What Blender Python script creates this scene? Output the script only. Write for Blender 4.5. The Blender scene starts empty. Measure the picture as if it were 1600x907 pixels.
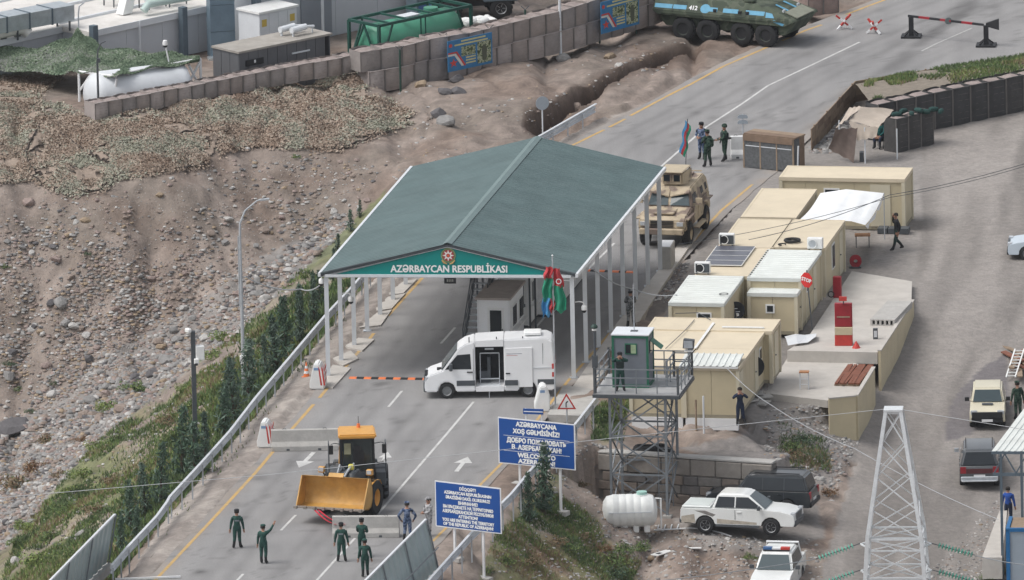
import bpy, bmesh, math, random
import numpy as np
from mathutils import Vector, Matrix, Euler
random.seed(7); rng = np.random.default_rng(7)
SC = bpy.context.scene; COL = SC.collection; PI = math.pi
# ---------------------------------------------------------------- camera, light, exposure
TH = math.radians(12.8); RO = math.radians(1.2); DIST = 1400.0; FPX = 33.7*DIST
CF = Vector((0, math.cos(TH), -math.sin(TH)))
_R0 = Vector((1, 0, 0)); _U0 = Vector((0, math.sin(TH), math.cos(TH)))
CR = _R0*math.cos(RO) - _U0*math.sin(RO); CU = _R0*math.sin(RO) + _U0*math.cos(RO)
CP = -CF*DIST
cam = bpy.data.cameras.new('camera'); co = bpy.data.objects.new('camera', cam); COL.objects.link(co)
co.matrix_world = Matrix(((CR.x, CU.x, -CF.x, CP.x), (CR.y, CU.y, -CF.y, CP.y), (CR.z, CU.z, -CF.z, CP.z), (0, 0, 0, 1)))
cam.sensor_width = 36; cam.sensor_fit = 'HORIZONTAL'; cam.lens = FPX*36/1600; cam.clip_start = 400; cam.clip_end = 6000
SC.camera = co
SUN_EL, SUN_AZ = math.radians(58), math.radians(-105)          # azimuth from +y (away from the camera) towards -x
w = bpy.data.worlds.new('World'); SC.world = w; w.use_nodes = True
nt = w.node_tree; bg = nt.nodes['Background']; sk = nt.nodes.new('ShaderNodeTexSky')
sk.sky_type = 'NISHITA'; sk.sun_disc = False; sk.sun_elevation = SUN_EL; sk.sun_rotation = SUN_AZ
sk.air_density = 1.0; sk.dust_density = 6.0; sk.ozone_density = 1.2; sk.altitude = 800
gr = nt.nodes.new('ShaderNodeHueSaturation'); gr.inputs['Saturation'].default_value = .25                  # high thin overcast: a pale grey sky
nt.links.new(sk.outputs[0], gr.inputs['Color']); nt.links.new(gr.outputs[0], bg.inputs[0]); bg.inputs[1].default_value = 0.15
sun = bpy.data.lights.new('sun', 'SUN'); sun.energy = 1.35; sun.angle = math.radians(32); sun.color = (1.0, .955, .9)
so = bpy.data.objects.new('sun', sun); COL.objects.link(so)
_sd = Vector((math.sin(SUN_AZ)*math.cos(SUN_EL), math.cos(SUN_AZ)*math.cos(SUN_EL), math.sin(SUN_EL)))
so.rotation_euler = (-_sd).to_track_quat('-Z', 'Y').to_euler(); so.location = _sd*200
SC.view_settings.view_transform = 'Standard'; SC.view_settings.look = 'None'
SC.view_settings.exposure = 0.27; SC.view_settings.gamma = 1
SC.cycles.max_bounces = 6; SC.cycles.use_denoising = True

# ---------------------------------------------------------------- pixel of the photograph -> point of the place
def ray(px, py): return (CF + CR*((px-800)/FPX) - CU*((py-453.5)/FPX))
def G(px, py, z=0.0):
    d = ray(px, py); t = (z-CP.z)/d.z; return CP + d*t
def HY(px, py, Y):
    d = ray(px, py); t = (Y-CP.y)/d.y; return CP + d*t
def heading(p, q, z=0):
    a, b = G(*p, z), G(*q, z); return math.atan2(b.y-a.y, b.x-a.x)
def proj(x, y, z):
    x = np.asarray(x, float); y = np.asarray(y, float); z = np.asarray(z, float)
    dx, dy, dz = x-CP.x, y-CP.y, z-CP.z
    dep = dx*CF.x+dy*CF.y+dz*CF.z
    return 800+FPX*(dx*CR.x+dy*CR.y+dz*CR.z)/dep, 453.5-FPX*(dx*CU.x+dy*CU.y+dz*CU.z)/dep

# ---------------------------------------------------------------- materials
MATS = {}
def mat(name, col, rough=.7, var=.12, scale=2.0, bump=0.0, metal=0.0, col2=None, spec=.4, detail=6, attr=None, dirt=0.0, dcol=(.2, .165, .13), coat=0, bscale=None):
    if name in MATS: return MATS[name]
    m = bpy.data.materials.new(name); m.use_nodes = True; MATS[name] = m
    n = m.node_tree.nodes; l = m.node_tree.links; b = n['Principled BSDF']
    tc = n.new('ShaderNodeTexCoord'); oi = n.new('ShaderNodeObjectInfo')
    ad = n.new('ShaderNodeVectorMath'); ad.operation = 'ADD'; mu = n.new('ShaderNodeVectorMath'); mu.operation = 'SCALE'
    l.new(oi.outputs['Location'], mu.inputs[0]); mu.inputs['Scale'].default_value = 1.37
    l.new(tc.outputs['Object'], ad.inputs[0]); l.new(mu.outputs[0], ad.inputs[1])
    nz = n.new('ShaderNodeTexNoise'); nz.inputs['Scale'].default_value = scale; nz.inputs['Detail'].default_value = detail; nz.inputs['Roughness'].default_value = .65
    l.new(ad.outputs[0], nz.inputs['Vector'])
    mr = n.new('ShaderNodeMapRange'); mr.inputs[1].default_value = .3; mr.inputs[2].default_value = .7; l.new(nz.outputs[0], mr.inputs[0])
    mx = n.new('ShaderNodeMix'); mx.data_type = 'RGBA'; l.new(mr.outputs[0], mx.inputs[0])
    c1 = [max(0, c*(1-var)) for c in col]; c2 = list(col2) if col2 else [min(1, c*(1+var)) for c in col]
    mx.inputs[6].default_value = (*c1, 1); mx.inputs[7].default_value = (*c2, 1)
    out = mx.outputs[2]
    if attr:
        at = n.new('ShaderNodeAttribute'); at.attribute_name = attr
        m2 = n.new('ShaderNodeMix'); m2.data_type = 'RGBA'; m2.blend_type = 'MULTIPLY'; m2.inputs[0].default_value = 1
        l.new(at.outputs[0], m2.inputs[6]); l.new(out, m2.inputs[7]); out = m2.outputs[2]
    if dirt:
        nz2 = n.new('ShaderNodeTexNoise'); nz2.inputs['Scale'].default_value = .9; nz2.inputs['Detail'].default_value = 8; nz2.inputs['Roughness'].default_value = .7
        l.new(ad.outputs[0], nz2.inputs['Vector'])
        r2 = n.new('ShaderNodeMapRange'); r2.inputs[1].default_value = .45; r2.inputs[2].default_value = .75; r2.inputs[4].default_value = dirt; l.new(nz2.outputs[0], r2.inputs[0])
        m3 = n.new('ShaderNodeMix'); m3.data_type = 'RGBA'; l.new(r2.outputs[0], m3.inputs[0]); l.new(out, m3.inputs[6]); m3.inputs[7].default_value = (*dcol, 1); out = m3.outputs[2]
    l.new(out, b.inputs['Base Color'])
    b.inputs['Roughness'].default_value = rough; b.inputs['Metallic'].default_value = metal; b.inputs['Specular IOR Level'].default_value = spec
    if coat: b.inputs['Coat Weight'].default_value = coat
    if bump:
        nb = n.new('ShaderNodeTexNoise'); nb.inputs['Scale'].default_value = bscale or scale*4; nb.inputs['Detail'].default_value = 6
        l.new(ad.outputs[0], nb.inputs['Vector'])
        bp = n.new('ShaderNodeBump'); bp.inputs['Strength'].default_value = bump; bp.inputs['Distance'].default_value = .05
        l.new(nb.outputs[0], bp.inputs['Height']); l.new(bp.outputs[0], b.inputs['Normal'])
    return m
def camo(name, cols, scale=3.0, rough=.85, stretch=(1, 1, 1)):
    m = bpy.data.materials.new(name); m.use_nodes = True; MATS[name] = m
    n = m.node_tree.nodes; l = m.node_tree.links; b = n['Principled BSDF']
    tc = n.new('ShaderNodeTexCoord'); mp = n.new('ShaderNodeMapping'); mp.inputs['Scale'].default_value = stretch
    nz = n.new('ShaderNodeTexNoise'); nz.inputs['Scale'].default_value = scale; nz.inputs['Detail'].default_value = 2.5
    l.new(tc.outputs['Object'], mp.inputs[0]); l.new(mp.outputs[0], nz.inputs['Vector'])
    cr = n.new('ShaderNodeValToRGB'); cr.color_ramp.interpolation = 'CONSTANT'; l.new(nz.outputs[0], cr.inputs[0])
    e = cr.color_ramp.elements; k = len(cols)
    while len(e) < k: e.new(.5)
    for i, c in enumerate(cols): e[i].position = 0 if i == 0 else .36+.28*i/k; e[i].color = (*c, 1)
    l.new(cr.outputs[0], b.inputs['Base Color']); b.inputs['Roughness'].default_value = rough; b.inputs['Specular IOR Level'].default_value = .2
    return m
def glassm(name, col, rough=.12):
    return mat(name, col, rough, .1, 1.0, spec=.45)
MRAIL = mat('rail_zinc', (.6, .63, .66), .45, .1, 3, metal=.1)
MW = mat('white_paint', (.78, .79, .8), .45, .05, 1.5, dirt=.06)
MWP = mat('white_plastic', (.8, .81, .8), .4, .06, 2, dirt=.12)
MPOST = mat('post_paint', (.66, .69, .72), .45, .05, 1.5, dirt=.05)
MGALV = mat('galvanised_steel', (.46, .49, .52), .45, .14, 4, metal=.25)
MGALVD = mat('dull_galvanised_steel', (.2, .22, .24), .5, .16, 4, metal=.2)
MDST = mat('dark_steel', (.075, .085, .095), .5, .15, 4)
MBLK = mat('black_rubber', (.022, .023, .025), .8, .25, 6)
MBLKP = mat('black_paint', (.02, .021, .024), .55, .2, 5)
MGLS = glassm('dark_glass', (.02, .025, .03))
MGLB = glassm('tinted_glass', (.06, .085, .095), .1)
MCONC = mat('concrete', (.43, .42, .4), .9, .12, 2.5, .3, dirt=.15, dcol=(.25, .23, .21))
MCONCL = mat('pale_concrete', (.5, .475, .44), .9, .1, 1.2, .3, dirt=.22, dcol=(.3, .27, .24))
MCONCW = mat('whitewashed_concrete', (.7, .71, .71), .8, .08, 2, .2, dirt=.2)
MRED = mat('red_paint', (.5, .05, .04), .5, .15, 3)
MDRED = mat('dark_red_paint', (.3, .02, .03), .5, .15, 3)
MORG = mat('orange_plastic', (.8, .2, .06), .5, .12, 3)
MTEAL = mat('teal_sign_sheet', (.0, .235, .215), .5, .06, 1)
MROOF = mat('green_grey_roof_sheet', (.085, .132, .135), .55, .16, .45, dirt=.4, dcol=(.125, .165, .165))
MRIDGE = mat('pale_ridge_sheet', (.15, .21, .21), .5, .08, 1)
MBLUE = mat('blue_sign_sheet', (.012, .075, .3), .45, .05, 1)
MCREAM = mat('cream_wall_sheet', (.54, .47, .32), .55, .07, .8, dirt=.2, dcol=(.36, .31, .22))
MCREAMR = mat('cream_roof_sheet', (.66, .575, .43), .6, .07, .7, dirt=.3, dcol=(.5, .43, .33))
MCREAMD = mat('cream_door_sheet', (.6, .55, .42), .55, .05, 1)
MWROOF = mat('white_roof_sheet', (.66, .69, .665), .5, .07, 1, dirt=.3, dcol=(.48, .48, .44))
MSTEELP = mat('tan_floor_frame', (.3, .27, .2), .7, .12, 2)
MYEL = mat('loader_yellow', (.66, .34, .075), .45, .1, 2, dirt=.18)
MBUCK = mat('bucket_ochre', (.5, .27, .06), .5, .14, 1.5, dirt=.3, col2=(.62, .36, .1))
MRIM = mat('rim_steel', (.3, .31, .32), .45, .15, 5, metal=.3)
MSKIN = mat('skin', (.36, .2, .14), .6, .08, 8)
MHAIR = mat('black_hair', (.018, .014, .012), .8, .2, 20)
MGREEN = mat('green_paint', (.02, .14, .085), .5, .12, 3)
MCAB = mat('grey_blue_cladding', (.17, .19, .22), .6, .06, 1)
MTIM = mat('weathered_timber', (.28, .21, .15), .85, .2, 3)
MRUST = mat('rusty_red_sheet', (.2, .075, .045), .7, .25, 3)
MSILV = mat('silver_duct', (.5, .55, .58), .35, .15, 3, metal=.5)
MGB = mat('grey_cladding', (.5, .53, .565), .55, .05, .4)
MGBR = mat('pale_roof_membrane', (.7, .68, .65), .8, .1, .5, dirt=.35)
MSLATE = mat('slate_steel', (.1, .135, .165), .5, .1, 2)

# ---------------------------------------------------------------- object helpers
def tag(o, label=None, cat=None, group=None, kind=None):
    if label: o['label'] = label
    if cat: o['category'] = cat
    if group: o['group'] = group
    if kind: o['kind'] = kind
    return o
def thing(name, label, cat, loc=(0, 0, 0), rz=0.0, group=None):
    o = bpy.data.objects.new(name, None); COL.objects.link(o); o.location = loc; o.rotation_euler = (0, 0, rz); o.empty_display_size = .2
    return tag(o, label, cat, group)
def link(name, me, parent=None, loc=None, rot=None):
    o = bpy.data.objects.new(name, me); COL.objects.link(o)
    if parent is not None: o.parent = parent
    if loc is not None: o.location = loc
    if rot is not None: o.rotation_euler = rot
    return o
def copy_tree(o, parent=None):
    c = o.copy(); COL.objects.link(c)
    if parent is not None: c.parent = parent
    for ch in list(o.children): copy_tree(ch, c)
    return c
def dup(o, loc, rz=0.0, label=None, scale=None):
    c = copy_tree(o); c.location = loc; c.rotation_euler = (0, 0, rz)
    if label: c['label'] = label
    if scale: c.scale = scale if hasattr(scale, '__len__') else (scale,)*3
    return c
class MB:
    def __init__(s): s.v = []; s.f = []; s.m = []
    def add(s, vs, fs, m=0):
        b = len(s.v); s.v += [tuple(p) for p in vs]; s.f += [tuple(i+b for i in f) for f in fs]; s.m += [m]*len(fs); return s
    def box(s, x0, x1, y0, y1, z0, z1, m=0):
        return s.add([(x0, y0, z0), (x1, y0, z0), (x1, y1, z0), (x0, y1, z0), (x0, y0, z1), (x1, y0, z1), (x1, y1, z1), (x0, y1, z1)],
                     [(3, 2, 1, 0), (4, 5, 6, 7), (0, 1, 5, 4), (1, 2, 6, 5), (2, 3, 7, 6), (3, 0, 4, 7)], m)
    def obox(s, c, sz, rz=0, m=0, tilt=0):
        R = Matrix.Rotation(rz, 3, 'Z') @ Matrix.Rotation(tilt, 3, 'Y'); c = Vector(c); h = Vector(sz)/2
        vs = [c + R @ Vector((a*h.x, b*h.y, d*h.z)) for d in (-1, 1) for a, b in ((-1, -1), (1, -1), (1, 1), (-1, 1))]
        return s.add(vs, [(3, 2, 1, 0), (4, 5, 6, 7), (0, 1, 5, 4), (1, 2, 6, 5), (2, 3, 7, 6), (3, 0, 4, 7)], m)
    def beam(s, p, q, w, h=None, m=0):
        p, q = Vector(p), Vector(q); h = h or w; d = (q-p).normalized()
        u = Vector((0, 0, 1)) if abs(d.z) < .95 else Vector((0, 1, 0))
        a = d.cross(u).normalized()*(w/2); b = a.cross(d).normalized()*(h/2)
        vs = [c + i*a + j*b for c in (p, q) for i, j in ((-1, -1), (1, -1), (1, 1), (-1, 1))]
        return s.add(vs, [(0, 1, 2, 3), (7, 6, 5, 4), (0, 4, 5, 1), (1, 5, 6, 2), (2, 6, 7, 3), (3, 7, 4, 0)], m)
    def cyl(s, p, q, r, r2=None, n=12, m=0, cap=True):
        p, q = Vector(p), Vector(q); r2 = r if r2 is None else r2; d = (q-p).normalized()
        a = d.orthogonal().normalized(); b = d.cross(a); vs = []
        for c, rr in ((p, r), (q, r2)):
            for i in range(n): t = 2*PI*i/n; vs.append(c + a*(rr*math.cos(t)) + b*(rr*math.sin(t)))
        fs = [(i, (i+1) % n, n+(i+1) % n, n+i) for i in range(n)]
        if cap: fs += [tuple(range(n-1, -1, -1)), tuple(range(n, 2*n))]
        return s.add(vs, fs, m)
    def tube(s, pts, r, n=6, m=0, cap=True):
        pts = [Vector(p) for p in pts]; vs = []; k = len(pts); a = None
        for i, p in enumerate(pts):
            d = (pts[min(i+1, k-1)]-pts[max(i-1, 0)]).normalized()
            a = (d.orthogonal() if a is None else a - d*a.dot(d)).normalized(); b = d.cross(a)
            rr = r[i] if hasattr(r, '__len__') else r
            vs += [p + a*(rr*math.cos(2*PI*j/n)) + b*(rr*math.sin(2*PI*j/n)) for j in range(n)]
        fs = [(i*n+j, i*n+(j+1) % n, (i+1)*n+(j+1) % n, (i+1)*n+j) for i in range(k-1) for j in range(n)]
        if cap: fs += [tuple(range(n-1, -1, -1)), tuple(range((k-1)*n, k*n))]
        return s.add(vs, fs, m)
    def ext(s, pts, vec, m=0):
        n = len(pts); vec = Vector(vec); a = [Vector(p) for p in pts]
        nn = Vector((0, 0, 0))
        for i in range(n): nn += a[i].cross(a[(i+1) % n])
        if nn.dot(vec) > 0: a.reverse()
        return s.add(a + [p+vec for p in a], [tuple(range(n)), tuple(range(2*n-1, n-1, -1))] + [(i, n+i, n+(i+1) % n, (i+1) % n) for i in range(n)], m)
    def face(s, pts, m=0): return s.add(pts, [tuple(range(len(pts)))], m)
    def lathe(s, prof, c=(0, 0, 0), axis='z', n=16, m=0):
        c = Vector(c); vs = []
        for r, h in prof:
            for i in range(n):
                t = 2*PI*i/n; a, b = r*math.cos(t), r*math.sin(t)
                vs.append(c + (Vector((a, b, h)) if axis == 'z' else Vector((a, h, b)) if axis == 'y' else Vector((h, a, b))))
        k = len(prof); fs = [(i*n+j, i*n+(j+1) % n, (i+1)*n+(j+1) % n, (i+1)*n+j) for i in range(k-1) for j in range(n)]
        return s.add(vs, fs, m)
    def grid(s, P, m=0):                                           # P[i][j] rows of points
        h, w_ = len(P), len(P[0])
        return s.add([p for r in P for p in r], [(i*w_+j, i*w_+j+1, (i+1)*w_+j+1, (i+1)*w_+j) for i in range(h-1) for j in range(w_-1)], m)
    def mesh(s, name, mats, smooth=False, bevel=0, seg=1, fix=True):
        me = bpy.data.meshes.new(name); me.from_pydata(s.v, [], s.f)
        for mm in (mats if isinstance(mats, (list, tuple)) else [mats]): me.materials.append(mm)
        me.polygons.foreach_set('material_index', s.m)
        if bevel or fix:
            bm = bmesh.new(); bm.from_mesh(me)
            if fix: bmesh.ops.recalc_face_normals(bm, faces=bm.faces)
            if bevel:
                es = [e for e in bm.edges if len(e.link_faces) == 2 and e.calc_face_angle(0) > .5]
                bmesh.ops.bevel(bm, geom=es, offset=bevel, segments=seg, affect='EDGES', clamp_overlap=True)
            bm.to_mesh(me); bm.free()
        if smooth:
            me.polygons.foreach_set('use_smooth', [True]*len(me.polygons))
            me.set_sharp_from_angle(angle=math.radians(smooth if smooth > 1 else 40))
        return me
    def build(s, name, mats, parent=None, smooth=False, bevel=0, seg=1, fix=True, loc=None, rot=None):
        return link(name, s.mesh(name, mats, smooth, bevel, seg, fix), parent, loc, rot)
def text(body, size, m, parent, loc, rot, bold=.012, name='lettering', align='CENTER', width=None, sy=1.0):
    c = bpy.data.curves.new(name, 'FONT'); c.body = body; c.size = size; c.align_x = align; c.align_y = 'CENTER'; c.resolution_u = 2
    t = bpy.data.objects.new(name, c); me = bpy.data.meshes.new_from_object(t); me.name = name
    bpy.data.objects.remove(t); bpy.data.curves.remove(c)
    V = np.empty(len(me.vertices)*3); me.vertices.foreach_get('co', V); V = V.reshape(-1, 3); F = [tuple(p.vertices) for p in me.polygons]; bpy.data.meshes.remove(me)
    k = (width/(V[:, 0].max()-V[:, 0].min())) if width else 1; V[:, 0] *= k; q = bold*1.0; vs = []; fs = []
    for i, (dx, dy) in enumerate(((0, 0), (q, 0), (-q, 0), (0, q*.8), (0, -q*.8), (q*.7, q*.6), (-q*.7, -q*.6))):    # heavy strokes: the outline laid over itself, each layer a hair higher
        b = len(vs); vs += [(x+dx, y*sy+dy, .0012*i) for x, y, z in V]; fs += [tuple(j+b for j in f) for f in F]
    me = bpy.data.meshes.new(name); me.from_pydata(vs, [], fs); me.materials.append(m)
    return link(name, me, parent, loc, rot)
# ---------------------------------------------------------------- terrain
def vnoise(x, y, sc, seed=0):
    x = x/sc; y = y/sc; xi = np.floor(x).astype(int); yi = np.floor(y).astype(int); fx = x-xi; fy = y-yi
    fx = fx*fx*(3-2*fx); fy = fy*fy*(3-2*fy)
    def h(a, b):
        n = (a*374761393 + b*668265263 + seed*1442695041) & 0x7fffffff
        n = ((n ^ (n >> 13))*1274126177) & 0x7fffffff; return ((n ^ (n >> 16)) & 0xffff)/65535.0
    return (h(xi, yi)*(1-fx)+h(xi+1, yi)*fx)*(1-fy)+(h(xi, yi+1)*(1-fx)+h(xi+1, yi+1)*fx)*fy
def fbm(x, y, sc, o=4, seed=0):
    r = 0; a = 1; t = 0
    for i in range(o): r = r+a*vnoise(x, y, sc/2**i, seed+i*17); t += a; a *= .5
    return r/t-.5
CTRL = [  # photograph pixel and height of the ground there
 # left verge and its guardrail
 (175,910,0),(264,804,0),(400,648,0),(509,519,0),(567,453,0),(640,370,0),(740,300,0),(839,241,0),(933,187,0),(230,850,0),(330,728,0),(455,583,0),
 # foot of the planted bank
 (600,325,-1.2),(540,370,-2.2),(470,425,-3),(370,520,-4.2),(250,610,-5.3),(140,700,-6.6),(30,830,-8.2),(-100,950,-9),
 # stream bed
 (500,380,-3.3),(420,400,-3.8),(300,500,-5.2),(180,600,-7),(60,720,-8.7),(-60,830,-9.8),(-180,900,-10.5),
 # scree
 (430,340,-2.2),(330,370,-2.1),(250,420,-3.2),(150,470,-4.4),(60,560,-6.5),(-60,620,-8),(0,420,-3.2),(120,370,-2),(-150,450,-4.5),
 (300,275,.3),(150,315,.1),(0,300,.2),(450,270,.1),(540,245,.1),(600,262,-.2),(-150,300,.3),
 # bank under the nets and wall
 (640,190,.3),(520,190,.8),(400,200,1.0),(300,215,1.1),(150,240,1.1),(0,215,1.3),(-150,215,1.4),(575,146,.6),(669,128,.6),(800,97,.5),(937,62,.35),(1047,25,.2),
 (557,120,1.2),(400,148,1.3),(300,168,1.35),(150,200,1.3),(0,170,1.2),
 (740,190,.9),(820,160,1.1),(880,130,1.0),(960,85,.6),(1030,55,.3),(650,240,.2),(720,240,.3),(790,205,.3),(840,200,.15),(1100,66,0),
 # compound yard
 (300,110,.6),(500,60,.6),(700,20,.6),(100,60,.6),(300,20,.6),(-200,60,.6),(500,-60,.6),(800,-20,.4),
 # main road and beyond
 (900,225,0),(1100,115,0),(1300,25,0),(1250,150,0),(1450,60,0),(1600,20,0),(1400,-60,0),(1100,-60,.2),(1000,330,0),(860,480,0),(700,600,0),(560,700,0),(400,850,0),(620,850,0),(700,760,0),(330,900,0),(480,800,0),
 (1700,60,0),(1600,-80,0),(1250,260,0),
 # cabins' yard and dirt road
 (1060,480,0),(1100,420,0),(1180,300,0),(1250,400,0),(1300,500,0),(1400,300,0),(1000,590,0),(960,630,0),(1450,210,.05),(1590,185,.1),(1480,330,0),(1580,300,0),(1425,470,-.1),(1560,450,-.5),(1400,560,-1.4),(1348,680,-2.7),
 (1480,560,-1.5),(1560,600,-1.9),(1500,700,-3),(1620,700,-2.9),(1300,820,-3.3),(1400,820,-3.7),(1550,800,-3.9),(1300,907,-4),(1500,907,-4.4),(1650,850,-4.1),(1400,1000,-4.8),(1600,1000,-4.9),(1200,1000,-4.6),
 (1100,830,-2.7),(1000,830,-2.7),(1200,790,-2.65),(1250,780,-2.6),(960,830,-2.7),(1160,850,-2.85),(1050,870,-3.3),
 (1000,680,-.5),(1100,685,-.5),(1180,690,-.8),(950,690,-.35),(1250,640,-.9),(1230,690,-1.5),(1290,735,-2.4),(1215,738,-2.0),(1200,640,-.4),(1300,600,-.35),(1100,640,-.2),
 # slope under the signs
 (899,690,0),(835,755,0),(800,798,0),(674,930,0),(745,858,-.1),(925,720,-.5),(905,770,-1.0),(900,850,-2.3),(850,880,-2.2),(800,850,-.9),(900,907,-3.3),(1000,900,-3.6),(1100,900,-3.5),(760,907,-1),(820,790,-.3),(870,800,-1.2),
 (700,1000,-.6),(850,1000,-4),(1000,1000,-5),(560,1000,0),(300,1000,0),(150,1000,-.5),(0,1000,-6),
]
_cp = []
for (a, b, c) in CTRL: p = G(a, b, c); _cp.append((p.x, p.y, p.z))
for X, Y, Z in ((-70,-70,-8),(-45,-90,-8),(0,-95,-2),(20,-95,-6),(50,-90,-6),(80,-60,-5),(80,0,-1),(80,60,0),(80,110,0),(0,110,.3),(-60,110,.6),(-80,60,.6),(-80,20,-4),(-80,-20,-9)): _cp.append((X, Y, Z))
_cp = np.array(_cp)
def _tps(r2): return np.where(r2 > 1e-9, r2*np.log(r2+1e-12)*.5, 0)
_n = len(_cp); _d2 = ((_cp[:, None, :2]-_cp[None, :, :2])**2).sum(-1)
_K = _tps(_d2)+np.eye(_n)*12.0; _P = np.c_[np.ones(_n), _cp[:, :2]]
_A = np.block([[_K, _P], [_P.T, np.zeros((3, 3))]]); _W = np.linalg.solve(_A, np.r_[_cp[:, 2], np.zeros(3)])
def rbf(x, y):
    sh = x.shape; x = x.ravel(); y = y.ravel(); out = np.empty(len(x))
    for i in range(0, len(x), 20000):
        a, b = x[i:i+20000], y[i:i+20000]
        r2 = (a[:, None]-_cp[None, :, 0])**2+(b[:, None]-_cp[None, :, 1])**2
        out[i:i+20000] = _tps(r2)@_W[:_n]+_W[_n]+_W[_n+1]*a+_W[_n+2]*b
    return out.reshape(sh)
def inpoly(px, py, poly):
    r = np.zeros(px.shape, bool); n = len(poly)
    for i in range(n):
        x0, y0 = poly[i]; x1, y1 = poly[(i+1) % n]
        if y0 == y1: continue
        c = ((y0 > py) != (y1 > py)) & (px < (x1-x0)*(py-y0)/(y1-y0)+x0); r ^= c
    return r
def polydist(x, y, pts):                                            # distance to a polyline in world x, y
    d = np.full(x.shape, 1e9)
    for a, b in zip(pts[:-1], pts[1:]):
        ax, ay = a[0], a[1]; dx, dy = b[0]-ax, b[1]-ay; L = dx*dx+dy*dy
        t = np.clip(((x-ax)*dx+(y-ay)*dy)/L, 0, 1); d = np.minimum(d, np.hypot(x-ax-t*dx, y-ay-t*dy))
    return d
RL = [(-120,1560),(-60,-10),] if False else [(90,1060),(234,901),(386,738),(518,582),(548,548),(628,455),(700,378),(790,300),(876,230),(962,186),(1035,148),(1115,104),(1185,73),(1260,40),(1345,8),(1430,-22),(1540,-60)]
RR = [(505,1060),(600,950),(690,846),(795,725),(900,596),(1020,458),(1142,329),(1190,288),(1222,262),(1268,212),(1337,138),(1600,92),(1760,60),(1900,-60)]
def _xl(py): a = sorted(RL, key=lambda p: p[1]); return np.interp(py, [p[1] for p in a], [p[0] for p in a])
def _xr(py): a = sorted(RR, key=lambda p: p[1]); return np.interp(py, [p[1] for p in a], [p[0] for p in a])
TRENCH = [G(*p) for p in ((832,205),(868,184),(905,163),(945,140),(990,118),(1035,95),(1058,82),(1082,76))]
UPATIO = [(1262,528),(1331,424),(1425,440),(1424,470),(1371,551),(1230,548)]
def axis(lo, hi, a, b, st):
    c = list(np.arange(a, b+1e-6, st)); s = st; v = a; L = []
    while v > lo: s *= 1.35; v -= s; L.append(v)
    s = st; v = b; Rr = []
    while v < hi: s *= 1.35; v += s; Rr.append(v)
    return np.clip(np.array(L[::-1]+c+Rr), lo, hi)
AX = axis(-900, 900, -30, 30, .2); AY = axis(-900, 2500, -52, 72, .26)
GX, GYY = np.meshgrid(AX, AY)
Z0 = rbf(np.clip(GX, -75, 75), np.clip(GYY, -92, 112))
PXg, PYg = proj(GX, GYY, np.zeros_like(GX))
road_in = (PXg > _xl(PYg)+5) & (PXg < _xr(PYg)-5) & (PYg > -66) & (PYg < 1060)
# roughness: strong on scree and banks, slight on yards and verge
PXt, PYt = proj(GX, GYY, Z0)
NETPOLY = [(-60,190),(0,190),(60,205),(150,185),(300,170),(420,150),(557,112),(575,148),(640,178),(650,190),(610,208),(520,240),(450,236),(400,232),(340,250),(330,262),(270,270),(225,278),(178,284),(155,308),(105,308),(75,296),(50,285),(0,290),(-60,292)]
yard = inpoly(PXg, PYg, [(1010,590),(1060,420),(1200,262),(1340,130),(1620,85),(1900,60),(1900,500),(1500,560),(1340,640),(1180,640)])
dirt = inpoly(PXt, PYt, [(1440,205),(1700,150),(1700,620),(1500,1060),(1230,1060),(1300,840),(1345,690),(1424,470),(1440,360),(1330,430),(1330,350),(1440,345)])
park = inpoly(PXt, PYt, [(1050,795),(1270,770),(1290,840),(1200,860),(1080,850)])
comp = (GYY > 30) & (GX < 12) & (Z0 > .45) & inpoly(PXt, PYt, [(-900,160),(150,165),(557,85),(1040,0),(1040,-900),(-900,-900)])
smoothm = road_in | yard | comp
vergem = inpoly(PXt, PYt, [(100,1060),(264,800),(400,645),(509,516),(567,450),(839,238),(933,186),(1120,104),(1185,73),(900,225),(628,455),(548,548),(386,738),(234,901),(140,1060)])
amp = np.where(smoothm, .015, .29); amp = np.where(dirt | park, .05, amp); amp = np.where(vergem, .04, amp); amp = amp*np.where((amp > .2) & (Z0 > -.4), .55, 1)
far = np.exp(-(np.maximum(np.abs(GX)-60, 0)/30)**2)*np.exp(-(np.maximum(np.abs(GYY)-100, 0)/40)**2)
Z = Z0 + amp*(1.7*fbm(GX, GYY, 6, 3, 3)+2.0*fbm(GX, GYY, 1.8, 4, 9)+.75*(vnoise(GX, GYY, .45, 31)-.5))
gul = np.abs(fbm(GX*1.0, GYY*.35, 7, 3, 44)); gul2 = np.abs(fbm(GX*1.3, GYY*.45+9, 3.2, 3, 144)); Z -= np.where(amp > .13, .4*np.exp(-(gul/.04)**2)+.2*np.exp(-(gul2/.05)**2), 0)
# the main road is level
dr = np.where(road_in, -.08, Z); Z = np.where(road_in, np.minimum(Z*.0-.08, dr), Z)
nearr = (PXg > _xl(PYg)-14) & (PXg < _xr(PYg)+14) & (PYg > -75) & ~road_in; Z = np.where(nearr, np.minimum(Z, -.02), Z)
# trench
td = polydist(GX, GYY, [(p.x, p.y) for p in TRENCH]); Z -= 1.7*np.clip(1.3-td/(.3+.28*vnoise(GX, GYY, .8, 6)), 0, 1)*(.7+.6*vnoise(GX, GYY, 1.1, 5))
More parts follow.
